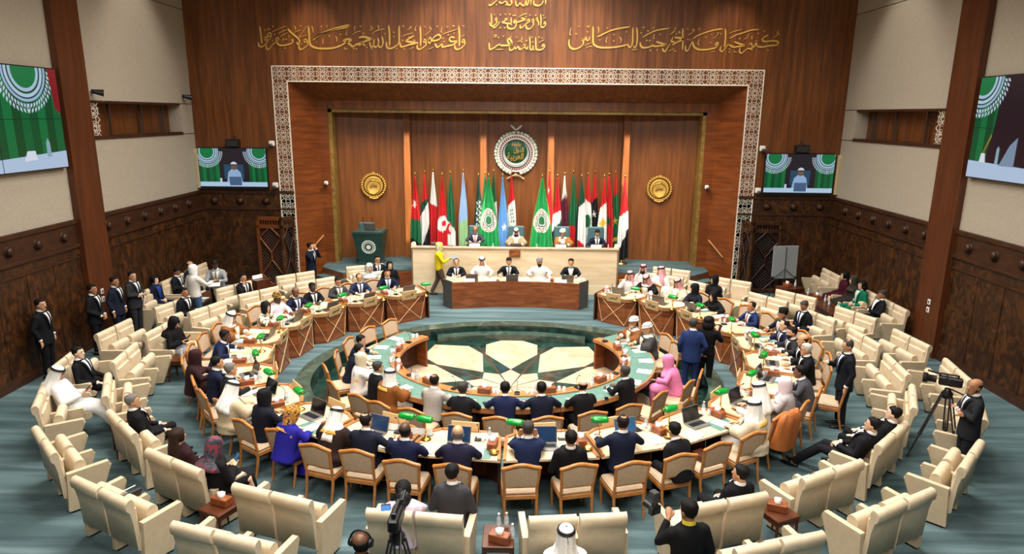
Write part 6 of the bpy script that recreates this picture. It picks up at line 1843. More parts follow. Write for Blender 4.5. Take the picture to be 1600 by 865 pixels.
    def trousers(mtl, k=0.0):
        m = MB(); m.tube([pel+u*.06, pel+u*-.02, pel+u*(-.055 if seated else -.09)], [.15, .168, .15], 14, 0, True, (1.02, .80))
        for hp, kn, an_ in lg: m.tube([hp, hp.lerp(kn, .5), kn, kn.lerp(an_, .4), an_+(kn-an_).normalized()*.005], [.108+k, .096+k, .074+k, .068+k, .062+k], 12, 0, True, (1, 1), None, False); m.ell(kn, (.074+k,)*3, 10, 8)
        child(remesh(m, 'trousers', [mtl], vox*1.25, 4), 'trousers', None)
    def shoes(mtl):
        m = MB()
        for (hp, kn, an_), sx in zip(lg, (1, -1)):
            d = Vector((0, 1, 0)) if abs(an_.z-.09) < .06 else (an_-kn).normalized().cross(Vector((1, 0, 0))).normalized()*-1
            if d.y < 0: d = -d
            m.tube([an_+d*-.055+Vector((0, 0, -.045)), an_+d*.0+Vector((0, 0, -.04)), an_+d*.09+Vector((0, 0, -.052)), an_+d*.19+Vector((0, 0, -.060))], [.034, .044, .044, .028], 10, 0, True, (1, .78), None, True)
        child(m, 'shoes', mtl)
    def skirt(mtl, k=0.0, name='skirt'):
        m = MB()
        if seated:
            kc = (lg[0][1]+lg[1][1])/2; ac = (lg[0][2]+lg[1][2])/2
            m.tube([pel+Vector((0, -.04, .0)), pel.lerp(kc, .35), pel.lerp(kc, .75), kc+Vector((0, .03, -.02)), kc.lerp(ac, .35)+Vector((0, .02, 0)), kc.lerp(ac, .8), ac+Vector((0, .01, .0))], [.19+k, .19+k, .185+k, .17+k, .165+k, .17+k, .175+k], 16, 0, True, (1.08, .78), (1, 0, 0), False)
        else:
            rings = []
            for z, rx, ry in ((hz+.08, .17, .13), (hz-.06, .20, .155), (.62, .205, .165), (.30, .225, .185), (.10, .24, .20)): rings.append([((rx+k)*cos(a)*(1+.03*sin(a*7)*(z < .7)), (ry+k)*sin(a)+(.01*sin(a*5)), z) for a in [2*pi*j/26 for j in range(26)]])
            m.loft(rings, 0, True)
        return m
    def bake(m, name, mtl, vx=None, sm=5): return child(remesh(m, name, [mtl], vx or vox*1.25, sm), name, None)
    cm = cloth(col) if isinstance(col, str) else col[1]
    c2 = cloth(col2) if col2 else cm
    if outfit == 'suit':
        m = torso_mb(.022, -.085 if seated else -.20, .47); sleeves(m, .070, .057, .041); m.tube([N-u*.05-f*.015, N+u*.0-f*.02, N+u*.035-f*.022], [.118, .088, .066], 16, 0, True, (1, .92))
        bake(m, 'jacket', cm)
        patch(.14, .488, .012, .086, .010, 'shirt', cloth(shirt, .7)); collar('shirt_collar', cloth(shirt, .7))
        if tie: patch(.15, .490, .024, .020, .018, 'tie', cloth(tie, .6), cols=2)
        for sx in (-1, 1): patch(.13, .478, .014, .026, .014, 'lapel', cm, xc=sx*.020, xd=sx*.092, cols=2)
        m = MB()
        for Sp, e, w, hd, cu, sx in jt: d = (w-e).normalized(); m.tube([w-d*.04, w-d*.008], [.037, .036], 10)
        child(m, 'shirt_cuffs', cloth(shirt, .7))
        trousers(c2); shoes(mat('shoe_black', '#0d0c0c', .35))
    elif outfit == 'shirt':
        m = torso_mb(.016, -.10, .47); sleeves(m, .076, .056, .043); m.tube([N-u*.05, N+u*.0, N+u*.03], [.12, .094, .074], 16); bake(m, 'shirt', cm); collar('collar', cloth(trim) if trim else cm)
        trousers(c2); shoes(mat('shoe_black', '#0d0c0c', .35))
    elif outfit in ('thobe', 'abaya', 'bisht', 'dress'):
        loose = .03 if outfit != 'dress' else .02
        m = torso_mb(loose, -.08 if seated else -.14, .47); sleeves(m, .072, .064, .058 if outfit != 'abaya' else .070, .02); m.tube([N-u*.05, N+u*.0, N+u*.03], [.125, .098, .072], 16)
        under = cloth(col2) if (outfit == 'bisht' and col2) else cm
        if outfit == 'dress':
            bake(m, 'blouse', cm); bake(skirt(c2, -.01), 'skirt', c2)
        else:
            m.join(skirt(None, .0)); bake(m, 'robe', under if outfit == 'bisht' else cm, vox*1.4)
        if outfit == 'thobe': collar('collar', cm, .062, .03)
        if outfit == 'bisht':
            m = torso_mb(.052, -.085 if seated else -.16, .462, -.012); sleeves(m, .105, .115, .120, .10)
            if seated:
                for sx in (-1, 1): m.tube([pel+Vector((sx*.17, -.04, .05)), pel+Vector((sx*.22, .12, -.02)), pel+Vector((sx*.22, .30, -.06))], [.10, .10, .08], 10, 0, True, (1, .9), None, True)
                m.tube([pel+Vector((0, -.10, .1)), pel+Vector((0, -.10, -.02))], [.16, .15], 12, 0, True, (1.2, .6), (1, 0, 0))
            else: m.join(skirt(None, .03))
            bake(m, 'cloak', cm, vox*1.5)
            patch(-.10, .47, .075, .062, .030, 'robe_front', under, k=.05); 
            gm = cloth(trim or '#c9a04a', .5)
            for sx in (-1, 1): patch(-.05, .462, .012, .014, .036, 'gold_edging', gm, xc=sx*.082, k=.05, cols=2)
            patch(.40, .455, .15, .115, .024, 'gold_collar', gm, True, k=.05, rows=3, cols=10)
        shoes(mat('sandal_brown', '#3a2418', .5) if outfit in ('thobe', 'bisht') else mat('shoe_black', '#0d0c0c', .35))
    if hold:
        w = jt[0][2]; hd = Vector(jt[0][3]).normalized(); p = w+hd*.10+Vector((0, .02, .035))
        ph = thing('mobile_phone', hold, 'phone', tuple(o.matrix_basis@p), rz)
        m = MB(); m.box((0, 0, 0), (.075, .012, .15), 0, RX(-.7), .004); m.obj('case', M['black'], ph)
        m = MB(); m.box((0, -.007, 0), (.066, .002, .135), 0, RX(-.7)); m.obj('display', M['screen_mid'], ph)
    return o
# checked red headcloth, patterned scarves
def checked(name, c1, c2, sc=46):
    m = bpy.data.materials.new(name); nt, b = nodes(m); tc = nt.nodes.new('ShaderNodeTexCoord'); ck = nt.nodes.new('ShaderNodeTexChecker')
    ck.inputs['Scale'].default_value = sc; ck.inputs['Color1'].default_value = lin(c1); ck.inputs['Color2'].default_value = lin(c2)
    nt.links.new(tc.outputs['Object'], ck.inputs['Vector']); nt.links.new(ck.outputs['Color'], b.inputs['Base Color']); b.inputs['Roughness'].default_value = .85
    return m
RED_CHECK = checked('red_check', '#e3b4b6', '#c98488', 70)
def patterned(name, stops, sc=14): return ramp_mat(name, stops, (1, 1, 1), sc, 2, .8, 1.0)
YEL_SCARF = patterned('yellow_purple_print', [(.38, '#2b2140'), (.45, '#c98a1e'), (.56, '#d9a63a'), (.62, '#7a2f3f')], 16)
RED_SCARF = patterned('red_grey_print', [(.40, '#2b2f3a'), (.52, '#4a4450'), (.58, '#8d2334'), (.7, '#a02a40')], 13)
PRINT = patterned('cream_black_print', [(.40, '#e6dcc8'), (.52, '#d8c3a0'), (.56, '#2a211c'), (.66, '#5a4530')], 16)
PASTEL = patterned('pastel_print', [(.32, '#9fbfe0'), (.44, '#efe6dc'), (.58, '#f2ece4'), (.70, '#e8b877')], 7)
GOLDTURB = patterned('gold_brown_print', [(.40, '#3a2c18'), (.55, '#b08a2a'), (.65, '#2c241c')], 14)
OMAN_TURB = patterned('white_print', [(.42, '#e8e4dc'), (.6, '#d8cfc0'), (.68, '#a88a7a')], 22)
GREY_TURB = patterned('grey_print', [(.40, '#75706e'), (.6, '#9a9290'), (.7, '#c9c2bc')], 22)
YEL_SHAWL = patterned('yellow_grey_print', [(.42, '#d8d4cc'), (.52, '#8a8a86'), (.58, '#d9c01e'), (.7, '#e3cd3a')], 9)
NV, BK, DG, GY, LG = '#151b31', '#101114', '#27282b', '#4a4a4c', '#8e8d8c'
RH = lambda x, y: ring_head((x, y))
IH = lambda x, y: math.degrees(atan2(IC[1]-y, (IC[0]-x)/1.1))
P = person
# ---- standing
P('heavy-set guard in a black suit standing nearest the column wall corner, hands low, moustache', (-10.08, 13.75), 8, 'stand', col=BK, hair='short', arms='side', sk='tan', moustache=True, wide=1.14, yaw=-10, scale=1.03)
P('guard in a black suit standing second along the wall, hands clasped in front', (-9.90, 15.24), 4, 'stand', col='#121318', arms='clasp', sk='brown', yaw=-8)
P('guard in a navy suit standing by the wooden column, facing the ring', (-9.82, 16.00), 0, 'stand', col='#161b2c', arms='side', sk='brown', yaw=-8)
P('man in a charcoal suit standing with hands folded on his stomach by the column', (-9.72, 16.60), -8, 'stand', col='#2a2a2d', arms='belly', sk='tan', yaw=-20, tie='#1a1a1c')
P('woman in a cream jacket and white headscarf standing with her back turned, arm stretched out', (-8.54, 17.40), 62, 'stand', 'shirt', col='#dedbd2', col2='#3f5878', hair='scarf', cloth_c='#e6e5e1', arms='reach', arms_l='side', sk='tan')
P('man in a light grey jacket standing over papers, looking down at the woman in white', (-8.28, 18.13), -70, 'stand_lean', col='#8f9195', col2='#1b1b1f', shirt='#e6e4df', tie='#8a7a66', arms='hold', sk='deep', hair='short', pitch=22)
P('man in a navy suit standing with both hands raised to his face below the stage', (-6.43, 20.78), -12, 'stand', col='#131a2c', arms='ear', arms_l='ear', sk='tan', yaw=14)
P('woman in a yellow top and patterned shawl walking with papers before the marble desk', (-2.39, 21.0), 5, 'stand', 'shirt', col='#d8c01c', col2='#57463c', hair='scarf', cloth_c=('p', YEL_SHAWL), arms='hold', arms_l='side', sk='tan', legs='walk')
P('man in a royal blue suit standing in the well with his back turned', (3.99, 14.16), 70, 'stand', col='#20305c', arms='pocket', arms_l='side', sk='brown', hair='short', hc='salt', z0=PZ, yaw=-22)
P('man in a black shirt standing close beside the royal blue suit, holding a camera', (4.38, 14.36), 50, 'stand', 'shirt', col='#0e0e10', col2='#101013', arms='camera', arms_l='hold', sk='tan', hair='curly', z0=PZ)
P('man in a dark suit standing behind the chairs and reading a bright blue phone', (6.25, 11.90), 172, 'stand', col='#13151d', arms='hold', arms_l='side', sk='tan', hair='receding', hc='salt', pitch=24, tie='#27325a', hold='bright blue phone held by the standing man in the dark suit')
P('balding camera operator in a dark suit standing with crossed arms by the tripod', (7.36, 10.02), 165, 'stand', col='#1f2024', arms='cross', arms_l='cross', sk='brown', hair='bald', hc='dark', yaw=18, wide=1.06)
P('man in black headphones behind the tripod at the near edge', (-1.35, 5.80), 84, 'stand', 'shirt', col='#17181b', col2='#17181b', arms='side', sk='dark', hair='bald', hc='black')
P('photographer in a black shirt with a yellow collar line, holding a flash camera', (2.01, 6.45), 104, 'stand', 'shirt', col='#111113', col2='#16161a', trim='#c8b23c', arms='side', arms_l='camera', sk='brown', hair='short', yaw=12, pitch=10)
# ---- lounge seats
P('man in a white robe and headcloth at the near edge with his back turned', (.72, 6.61), 92, 'lounge', 'thobe', col='#e8e6e0', hair='keffiyeh', arms='lap', sk='tan')
P('woman in lilac with a black hair bun raising her hand near the tripod', (-1.24, 7.49), 86, 'sofa_up', 'dress', col='#cbb8c8', col2='#3a3440', hair='bun', arms='chin', arms_l='lap', sk='light', legs='lounge')
P('man in a charcoal suit seated with his back turned beside the woman in lilac', (-.67, 7.92), 82, 'sofa_up', col='#3b3a3e', arms='thigh', sk='tan', wide=1.05, yaw=-18)
P('man in black whose shoulders show above the seat beside the photographer', (3.10, 8.04), 112, 'lounge', col=BK, arms='lap', sk='tan', yaw=25)
P('woman with long dark hair in a maroon blouse seated beside the scarfed woman', (-4.73, 8.84), 58, 'lounge', 'dress', col='#2c1418', col2='#1a1014', hair='long', hc='brown', arms='lap', sk='light')
P('woman in black with a red and grey printed headscarf holding a phone', (-4.07, 8.54), 58, 'sofa_up', 'abaya', col='#131114', hair='hijab', cloth_c=('p', RED_SCARF), arms='phone', sk='light', pitch=18, hold='phone held by the woman in the red and grey scarf')
P('grey-haired man in a black suit with a red tie seated in the near inner row', (-6.04, 10.01), 40, 'lounge', col='#111114', tie='#7a1f2a', hc='grey', arms='thigh', sk='tan', yaw=-10)
P('man in a white robe and white headcloth lounging and looking at his phone', (-8.02, 11.12), 12, 'lounge', 'thobe', col='#e4e4e2', hair='keffiyeh', arms='phone', sk='tan', pitch=22, legs='out', hold='phone held by the lounging man in the white robe')
P('black-haired man in a black suit seated behind the white-robed lounging man', (-8.34, 12.20), 4, 'lounge', col='#101013', arms='thigh', sk='pale', hair='short')
P('woman in a black robe and headscarf seated alone holding a phone, grey skirt', (-7.46, 14.14), -8, 'sofa_up', 'dress', col='#121113', col2='#9a9898', hair='hijab', cloth_c='#131114', arms='phone', sk='tan', pitch=20, hold='phone held by the woman in black seated alone')
P('man in a dark suit seated just below the woman in the cream jacket', (-8.48, 16.70), -16, 'sofa_up', col='#14151b', arms='lap', sk='brown', yaw=-10)
P('man in dark grey seated behind the standing man in charcoal, knees apart', (-10.0, 17.15), -10, 'sofa_up', col='#26272b', arms='thigh', sk='tan', hair='short')
P('woman with dark loose hair in a navy jacket seated before papers by the wall', (-9.92, 17.95), -10, 'sofa_up', 'suit', col='#161a2e', shirt='#23408a', tie=None, hair='long', hc='black', arms='lap', sk='pale')
P('man in a dark suit bowing his head, seated by the wall with crossed leg', (-9.82, 19.0), -10, 'sofa_up', col='#15171d', arms='phone', sk='brown', pitch=26, legs='crossed')
P('bald man in a navy suit seated behind the woman in the cream jacket', (-9.82, 19.80), -12, 'sofa_up', col='#151b2a', hair='bald', hc='dark', arms='lap', sk='tan', pitch=14)
P('man in glasses and a black suit resting his chin on his hand', (-7.62, 18.34), -28, 'sofa_up', col='#121318', arms='chin', arms_l='lap', sk='tan', glasses=True)
P('man in sunglasses resting his chin on his hand in the row below the lectern', (-4.38, 21.0), -66, 'sofa_up', col='#181b28', arms='chin', arms_l='lap', sk='tan', glasses=True)
P('woman in a pale grey jacket and white headscarf seated below the lectern', (-4.37, 19.80), -66, 'sofa_up', 'dress', col='#a9b0b0', col2='#16161a', hair='hijab', cloth_c='#dcdcd8', arms='lap', sk='light')
P('woman in black with long black hair leaning behind the navy-suited man near the lectern', (-3.84, 20.21), -64, 'sofa_up', 'dress', col='#121114', col2='#121114', hair='long', arms='thigh', sk='light')
# ---- outer ring, lectern half (from the lectern round to the camera)
P('young man in a navy suit seated at the ring desk nearest the lectern', (-3.68, 19.02), -68, 'desk', col='#161a30', tie='#5a6f9a', arms='desk', sk='tan')
P('balding man in glasses and a blue-grey suit at the ring, second from the lectern', (-4.36, 18.42), -60, 'desk', col='#272c4a', tie='#39415f', arms='desk', sk='tan', hair='receding', hc='salt', glasses=True)
P('man in glasses and an olive-grey suit at the ring, third from the lectern', (-4.83, 17.95), -52, 'desk', col='#3c3d3b', shirt='#e6e2dc', tie='#6a4a44', arms='desk_in', sk='tan', glasses=True, pitch=10)
P('dark-skinned man in a black suit and black glasses at the ring, fourth from the lectern', (-5.34, 17.29), -44, 'desk', col='#121316', arms='desk_in', sk='deep', glasses=True, tie='#3a3a44')
P('bald dark-skinned man in a navy suit at the ring, fifth from the lectern', (-5.61, 16.74), -38, 'desk', col='#171d33', tie='#2b3150', hair='bald', hc='black', arms='desk', sk='dark', pitch=10)
P('woman in a white blouse with a gold and dark printed head wrap at the ring', (-5.88, 16.17), -30, 'desk', 'dress', col='#d6cdd2', col2='#d6cdd2', hair='turban', cloth_c=('p', GOLDTURB), arms='desk', sk='deep')
P('woman in a cream and black print with a black headscarf, hand at her chin', (-5.87, 15.36), -20, 'desk', 'abaya', col=('p', PRINT), hair='scarf', cloth_c='#16161c', arms='chin', arms_l='desk_in', sk='light')
P('man in a brown cloak and white headcloth at the ring beside an empty chair', (-6.32, 14.46), -8, 'desk', 'bisht', col='#8a5630', col2='#ded9cf', trim='#b98a3e', hair='keffiyeh', arms='desk', sk='tan', pitch=10)
P('dark-skinned man in a navy suit leaning forward with an arm along the desk', (-5.96, 13.30), 10, 'desk_low', col='#182040', arms='desk_wide', sk='deep', hair='short')
P('woman in a maroon-brown headscarf and robe at the ring', (-5.95, 11.98), 30, 'desk', 'abaya', col='#2c191b', hair='hijab', cloth_c='#33191d', arms='desk', sk='tan')
P('black-haired man in navy between the maroon scarf and the grey-haired man', (-5.41, 11.69), 36, 'desk', col='#161c34', arms='desk', sk='tan')
P('grey-haired man in a dark suit at the ring beside the man in the cream cloak', (-5.02, 11.36), 40, 'desk', col='#1c1d20', tie='#4a4a78', hc='grey', arms='desk', sk='tan')
P('man in a cream cloak and white headcloth writing at the ring', (-4.62, 10.48), 50, 'desk', 'bisht', col='#c9b695', col2='#e4e0d8', trim='#c2993f', hair='keffiyeh', arms='desk', sk='tan', pitch=18)
P('woman in black with a close black headscarf seen from behind at the ring', (-3.97, 10.18), 54, 'desk', 'abaya', col='#151622', hair='scarf', cloth_c='#14141a', arms='desk', sk='tan')
P('woman in a royal blue robe with a yellow and purple printed headscarf', (-3.33, 9.61), 60, 'desk_low', 'abaya', col='#24208a', hair='scarf', cloth_c=('p', YEL_SCARF), arms='desk', sk='light', pitch=18, yaw=-14)
P('man in a dark brown cloak with a gold collar and white headcloth, back turned', (-2.63, 9.56), 68, 'desk_low', 'bisht', col='#2c1f1b', col2='#dcd8d0', trim='#c9973a', hair='keffiyeh', arms='desk', sk='tan', pitch=14)
P('dark-haired man in a navy suit seen from behind before a blue laptop display', (-2.12, 9.36), 74, 'desk', col='#191c2c', arms='desk_wide', sk='tan', hair='receding', hc='dark', wide=1.05, yaw=-10)
P('bald dark-skinned man in a navy suit seen from behind under the paired green lamps', (-1.48, 9.05), 82, 'desk', col='#171c3a', hair='bald', hc='black', arms='desk', sk='deep')
P('grey balding man in a purple-navy suit seen from behind at a blue display', (-.70, 8.98), 88, 'desk', col='#201f35', hair='bald', hc='grey', arms='desk', sk='tan', wide=1.06)
# ---- outer ring, whiteboard half (from the camera round to the stage)
P('grey-haired man in a blue suit holding both hands to his temples, back turned', (.32, 9.17), 93, 'desk', col='#1d2747', hc='salt', arms='temple', sk='tan')
P('dark-haired man sitting low in a black suit behind his chair back', (.94, 8.96), 98, 'lounge', col='#131316', arms='lap', sk='brown', hair='short')
P('man in a navy suit half standing over his papers and laptop, back turned', (1.72, 9.20), 100, 'desk_up', col='#181e33', arms='desk_wide', sk='brown', hair='receding', hc='dark', z0=.10)
P('man in a black suit twisting on his chair with a hand on his lap', (2.50, 9.26), 122, 'desk_low', col='#121316', arms='desk_in', arms_l='lap', sk='tan', hair='short', yaw=-10)
P('man in a cream cloak with gold collar and white headcloth, turned sideways', (3.92, 10.02), 140, 'desk', 'bisht', col='#cdc0a6', col2='#e8e6e2', trim='#c9a550', hair='keffiyeh', arms='desk', sk='tan', yaw=8)
P('man in white with a white headcloth seen behind the orange-brown cloak', (4.26, 10.74), 138, 'desk', 'thobe', col='#e6e4e0', hair='keffiyeh', arms='desk', sk='tan', pitch=10)
P('woman in a pale grey suit and pale pink headscarf with a phone at her ear', (4.80, 11.02), 146, 'desk', 'dress', col='#a9a3a4', col2='#a09a9c', hair='hijab', cloth_c='#dccbd0', arms='temple', arms_l='desk_in', sk='light')
P('dark-haired man in a grey suit leaning over the desk', (5.34, 11.71), 152, 'desk_low', col='#47474c', arms='desk', sk='dark', hair='short')
P('white-haired man in glasses and a black suit at the ring', (5.92, 12.87), 168, 'desk', col='#131316', hc='white', arms='desk', sk='tan', glasses=True)
P('balding man in a dark suit between the white-haired man and the bearded men', (6.09, 13.44), 172, 'desk', col='#1c1c20', hair='bald', hc='dark', arms='desk', sk='tan')
P('bearded man in a dark grey suit leaning his forearms on the desk', (6.06, 13.95), 178, 'desk', col='#2a2b2e', arms='desk', sk='tan', beard='dark')
P('man in a purple-navy suit at the ring beside the man in the black cap', (6.09, 14.48), -178, 'desk', col='#1d2040', arms='desk', sk='light', hair='receding', hc='dark')
P('man in a tall black cap and dark suit at the ring', (6.37, 15.30), -168, 'desk', col='#191c2c', hair='cap', cloth_c='#141416', arms='desk', sk='brown', tie='#c9c4ba', shirt='#dcd8d0')
P('man in a black suit and blue tie reading in the inner row of seats', (7.23, 16.18), -158, 'sofa_up', col='#131419', tie='#232c5c', arms='lap', sk='brown', hc='salt', pitch=20)
P('man in a bright blue suit and orange tie between empty chairs at the ring', (5.85, 15.95), -164, 'desk', col='#1c2a56', tie='#a9644a', arms='desk', sk='brown', hair='receding', hc='dark')
P('woman in black with royal blue cuffs leaning over her papers at the ring', (5.20, 16.99), -146, 'desk_low', 'abaya', col='#141418', hair='scarf', cloth_c='#121216', arms='desk_wide', sk='light')
P('woman in a black robe and glasses seated in the row behind the ring', (5.74, 18.80), -136, 'sofa_up', 'abaya', col='#111116', hair='hijab', cloth_c='#101014', arms='lap', sk='light', glasses=True, yaw=-30)
P('woman in a navy-black robe and black headscarf turned aside at the ring', (4.89, 17.68), -150, 'desk', 'abaya', col='#171b2a', hair='hijab', cloth_c='#121318', arms='desk_in', sk='light', yaw=-30)
P('man in a beige cloak and red checked headcloth at the ring, farthest from the dais', (4.56, 18.25), -134, 'desk', 'bisht', col='#c9b8a0', col2='#e8e4e0', trim='#d3b878', hair='keffiyeh', cloth_c=('p', RED_CHECK), arms='desk', sk='tan', pitch=14)
P('man in a black cloak and red checked headcloth bowing over his desk', (3.79, 18.79), -122, 'desk_low', 'bisht', col='#151417', col2='#e4dfdc', trim='#c9a550', hair='keffiyeh', cloth_c=('p', RED_CHECK), arms='desk', sk='tan', pitch=22)
P('man in white with a red checked headcloth, hand at his brow, nearest the dais', (3.36, 19.07), -116, 'desk', 'thobe', col='#e6dcd8', hair='keffiyeh', cloth_c=('p', RED_CHECK), arms='temple', arms_l='desk', sk='tan')
P('man in a red checked headcloth seated in the back row nearest the marble desk', (3.93, 20.10), -112, 'sofa_up', 'thobe', col='#e4d8d2', hair='keffiyeh', cloth_c=('p', RED_CHECK), arms='lap', sk='brown', beard='dark')
P('broad man in a white robe with a red checked headcloth looking to the side', (4.42, 19.86), -128, 'sofa_up', 'thobe', col='#ebe9e6', hair='keffiyeh', cloth_c=('p', RED_CHECK), arms='thigh', sk='tan', yaw=-40, wide=1.12)
P('woman in a maroon dress seated by the corner wall, mostly hidden', (9.78, 19.55), 172, 'sofa_up', 'dress', col='#3c0f1c', col2='#3c0f1c', hair='long', arms='thigh', sk='light')
P('woman in an olive-brown robe and headscarf by the side wall', (9.78, 18.98), 178, 'sofa_up', 'abaya', col='#2b2620', hair='hijab', cloth_c='#3a352c', arms='lap', sk='light')
P('woman in an emerald green trouser suit with black hair by the side wall', (9.74, 18.42), 182, 'sofa_up', col='#0f6b4c', shirt='#cdd6d0', tie=None, hair='curly', arms='lap', sk='light', yaw=14)
P('man in a dark suit seated alone by the side wall near the column', (9.78, 17.40), 178, 'lounge', col='#13151b', tie=None, arms='phone', sk='brown', hc='salt', pitch=16)
P('man in black leaning far back on a near seat with a wristwatch arm out', (6.20, 10.10), 140, 'slump', col=BK, arms='thigh', sk='pale', hair='short', legs='lounge')
P('man in black leaning back with his legs stretched out on the floor', (5.66, 9.68), 138, 'slump', col='#131318', arms='lap', sk='light', hair='short', legs='out', tie=None)
# ---- dais
P('grey-bearded man in a dark grey suit with a pink tie on the dais', (-1.37, 22.75), -90, 'desk', col='#3d3d41', tie='#c06a86', hair='bald', hc='grey', arms='desk', sk='brown', beard='grey', glasses=True, z0=ST+.08)
P('chairman in a beige cloak and white headcloth in the middle of the dais', (.03, 22.75), -90, 'desk', 'bisht', col='#9a8a6c', col2='#e0dcd4', trim='#c2a25a', hair='keffiyeh', arms='desk', sk='brown', beard='black', pitch=16, z0=ST)
P('man in a white turban and golden-brown cloak on the dais', (1.62, 22.75), -92, 'desk', 'bisht', col='#94622c', col2='#d8d2c8', trim='#c9973a', hair='turban', cloth_c=('p', OMAN_TURB), arms='chin', arms_l='desk', sk='brown', beard='grey', z0=ST)
P('man in a navy suit looking down on the dais near the last flags', (2.80, 22.75), -92, 'desk', col='#171c30', arms='desk', sk='tan', pitch=20, z0=ST)
# ---- presidium desk
P('man in a dark suit at the end of the presidium desk nearest the lectern', (-1.82, 20.60), -84, 'desk', col='#15161c', tie='#3a2230', arms='desk_in', sk='tan', hair='receding', hc='dark')
P('man in a white robe and white headcloth with black cord at the presidium desk', (-1.03, 20.80), -88, 'desk', 'thobe', col='#eae9e6', hair='keffiyeh', arms='desk_wide', sk='tan', pitch=10)
P('man in a dark suit in the middle of the presidium desk', (-.18, 20.82), -90, 'desk', col='#14151a', tie='#55585c', arms='desk_wide', arms_l='desk', sk='tan', pitch=16)
P('man in a white robe and grey patterned turban at the presidium desk', (.79, 20.82), -92, 'desk', 'thobe', col='#eceae6', hair='turban', cloth_c=('p', GREY_TURB), arms='desk_wide', sk='brown', beard='dark', wide=1.1)
P('tieless man in a dark suit at the whiteboard end of the presidium desk', (1.78, 20.78), -94, 'desk', col='#15161b', tie=None, arms='desk', sk='tan', hair='short')
# ---- inner ring
P('man in a navy suit at the inner ring nearest the empty chairs', (-3.30, 14.04), -2, 'desk_low', col='#151b30', arms='desk_wide', sk='tan', z0=PZ)
P('dark-haired man partly hidden behind the navy suit at the inner ring', (-3.20, 13.44), 12, 'desk_low', col='#161a2a', arms='desk', sk='pale', z0=PZ)
P('woman in a pastel printed dress and cream headscarf, hand at her mouth', (-3.01, 12.82), 22, 'desk', 'abaya', col=('p', PASTEL), hair='hijab', cloth_c='#d3c6a8', arms='chin', arms_l='desk_in', sk='light', z0=PZ)
P('greying man in a black jacket between the printed dress and the brown cloak', (-2.58, 12.38), 40, 'desk', col='#121215', arms='desk', sk='tan', hc='salt', z0=PZ)
P('man in a brown cloak with a gold collar and white headcloth at the inner ring', (-2.26, 11.95), 48, 'desk', 'bisht', col='#7c4a20', col2='#e0dcd4', trim='#d3a84a', hair='keffiyeh', arms='desk', sk='tan', z0=PZ)
P('man in a pale grey suit seen from behind at the inner ring', (-1.39, 11.74), 66, 'desk', col='#a9a39c', arms='desk', sk='brown', hair='receding', hc='dark', z0=PZ)
P('man with short greying hair in a dark suit beside the pale grey suit', (-.84, 11.40), 76, 'desk', col='#17181d', arms='desk', sk='dark', hc='salt', z0=PZ, yaw=-10)
P('man in a navy-blue suit in the middle of the near inner ring', (-.07, 11.44), 90, 'desk', col='#1c2244', arms='desk_wide', sk='dark', z0=PZ)
P('man in a dark navy suit beside the middle of the inner ring', (.59, 11.46), 100, 'desk', col='#15192a', arms='desk_wide', sk='dark', z0=PZ, hair='short', wide=1.06)
P('bald man in a black suit at the inner ring', (1.35, 11.60), 112, 'desk', col='#131316', hair='bald', hc='dark', arms='desk', sk='light', z0=PZ)
P('man in a black suit turned to his papers beside the bald man', (2.23, 12.32), 134, 'desk', col='#121215', hc='salt', arms='desk', sk='dark', z0=PZ)
P('woman wrapped in a bright pink headscarf and robe stretching an arm over the desk', (3.22, 13.03), 156, 'desk_low', 'abaya', col='#d97ba6', hair='hijab', cloth_c='#dd83ac', arms='desk_wide', sk='dark', z0=PZ)
P('white-bearded man in a white turban and brown cloak at the inner ring', (2.92, 15.55), -160, 'desk', 'bisht', col='#7a4a28', col2='#d8d2c6', trim='#c9a550', hair='turban', cloth_c='#e4e0d8', arms='desk', sk='brown', beard='white', z0=PZ)
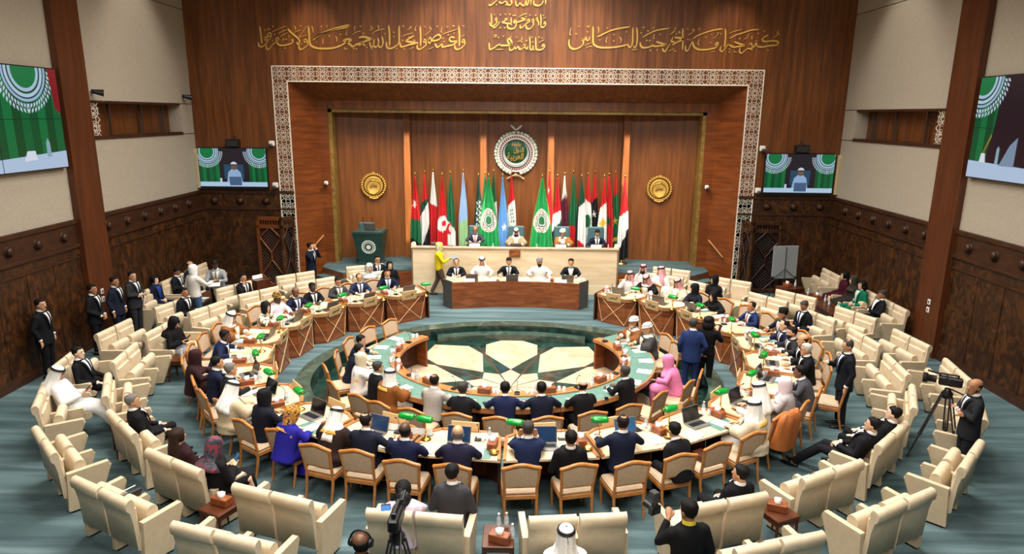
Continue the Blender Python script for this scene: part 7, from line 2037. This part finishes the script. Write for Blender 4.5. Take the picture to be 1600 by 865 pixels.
P('man in a patterned turban and grey cloak with silver edging at the inner ring', (3.16, 15.05), -172, 'desk', 'bisht', col='#3f3d3e', col2='#dcd8d0', trim='#c9b078', hair='turban', cloth_c=('p', OMAN_TURB), arms='desk', sk='tan', pitch=10, z0=PZ)
# headphones and hand cameras
t = thing('headphones', 'large black headphones on the man at the near edge', 'headphones', (-1.35, 5.80, 1.62), radians(-6))
m = MB(); m.torus((0, 0, 0), .105, .011, 20, 8, 0, TR(0, -.01, .02)@RX(pi/2), 1, 1.05, 0, pi); m.obj('band', M['black'], t)
for s in (-1, 1):
    m = MB(); m.lathe([(0, 0), (.045, 0), (.05, .02), (.04, .045), (0, .05)], 16, 0, (0, 0, 0), True, TR(s*.075, -.01, 0)@RY(s*pi/2)); m.obj('ear_cup', M['black_plastic'], t)
def hand_camera(label, loc, rotz, flash=True):
    t = thing('photo_camera', label, 'camera', loc, rotz)
    m = MB(); m.box((0, 0, 0), (.15, .075, .11), 0, None, .015); m.box((0, 0, .065), (.06, .06, .04), 0, None, .01); m.obj('body', M['black_plastic'], t)
    m = MB(); m.tube([(0, .03, 0), (0, .10, 0), (0, .16, 0)], [.036, .038, .042], 14); m.obj('lens', M['black'], t)
    if flash: m = MB(); m.box((0, -.01, .12), (.05, .05, .08), 0, None, .008); m.box((0, .02, .185), (.085, .10, .065), 0, None, .008); m.obj('flash', M['dark_grey'], t)
    m = MB(); m.box((0, -.039, 0), (.085, .004, .06)); m.obj('display', M['screen_dark'], t)
hand_camera('black camera with a flash in the hands of the photographer in black', (1.72, 6.78, 1.40), radians(30))
hand_camera('black camera held by the man in black beside the royal blue suit', (4.66, 14.62, 1.06), radians(-40), False)
t = thing('paper_sheet', 'grey folder carried by the woman in yellow', 'papers', (-1.95, 21.02, 1.26), radians(-10))
m = MB(); m.box((0, 0, 0), (.30, .22, .012), 0, RX(.5)); m.obj('folder', mat('folder_grey', '#7c8082', .5), t)
t = thing('paper_sheet', 'open papers in the hands of the man in the light grey jacket', 'papers', (-8.12, 17.62, 1.14), radians(20))
m = MB(); m.box((0, 0, 0), (.30, .22, .015), 0, RX(.2)); m.obj('pages', M['paper'], t)
# tidy away the workbench scene used to shape the figures
bpy.data.scenes.remove(TMP)
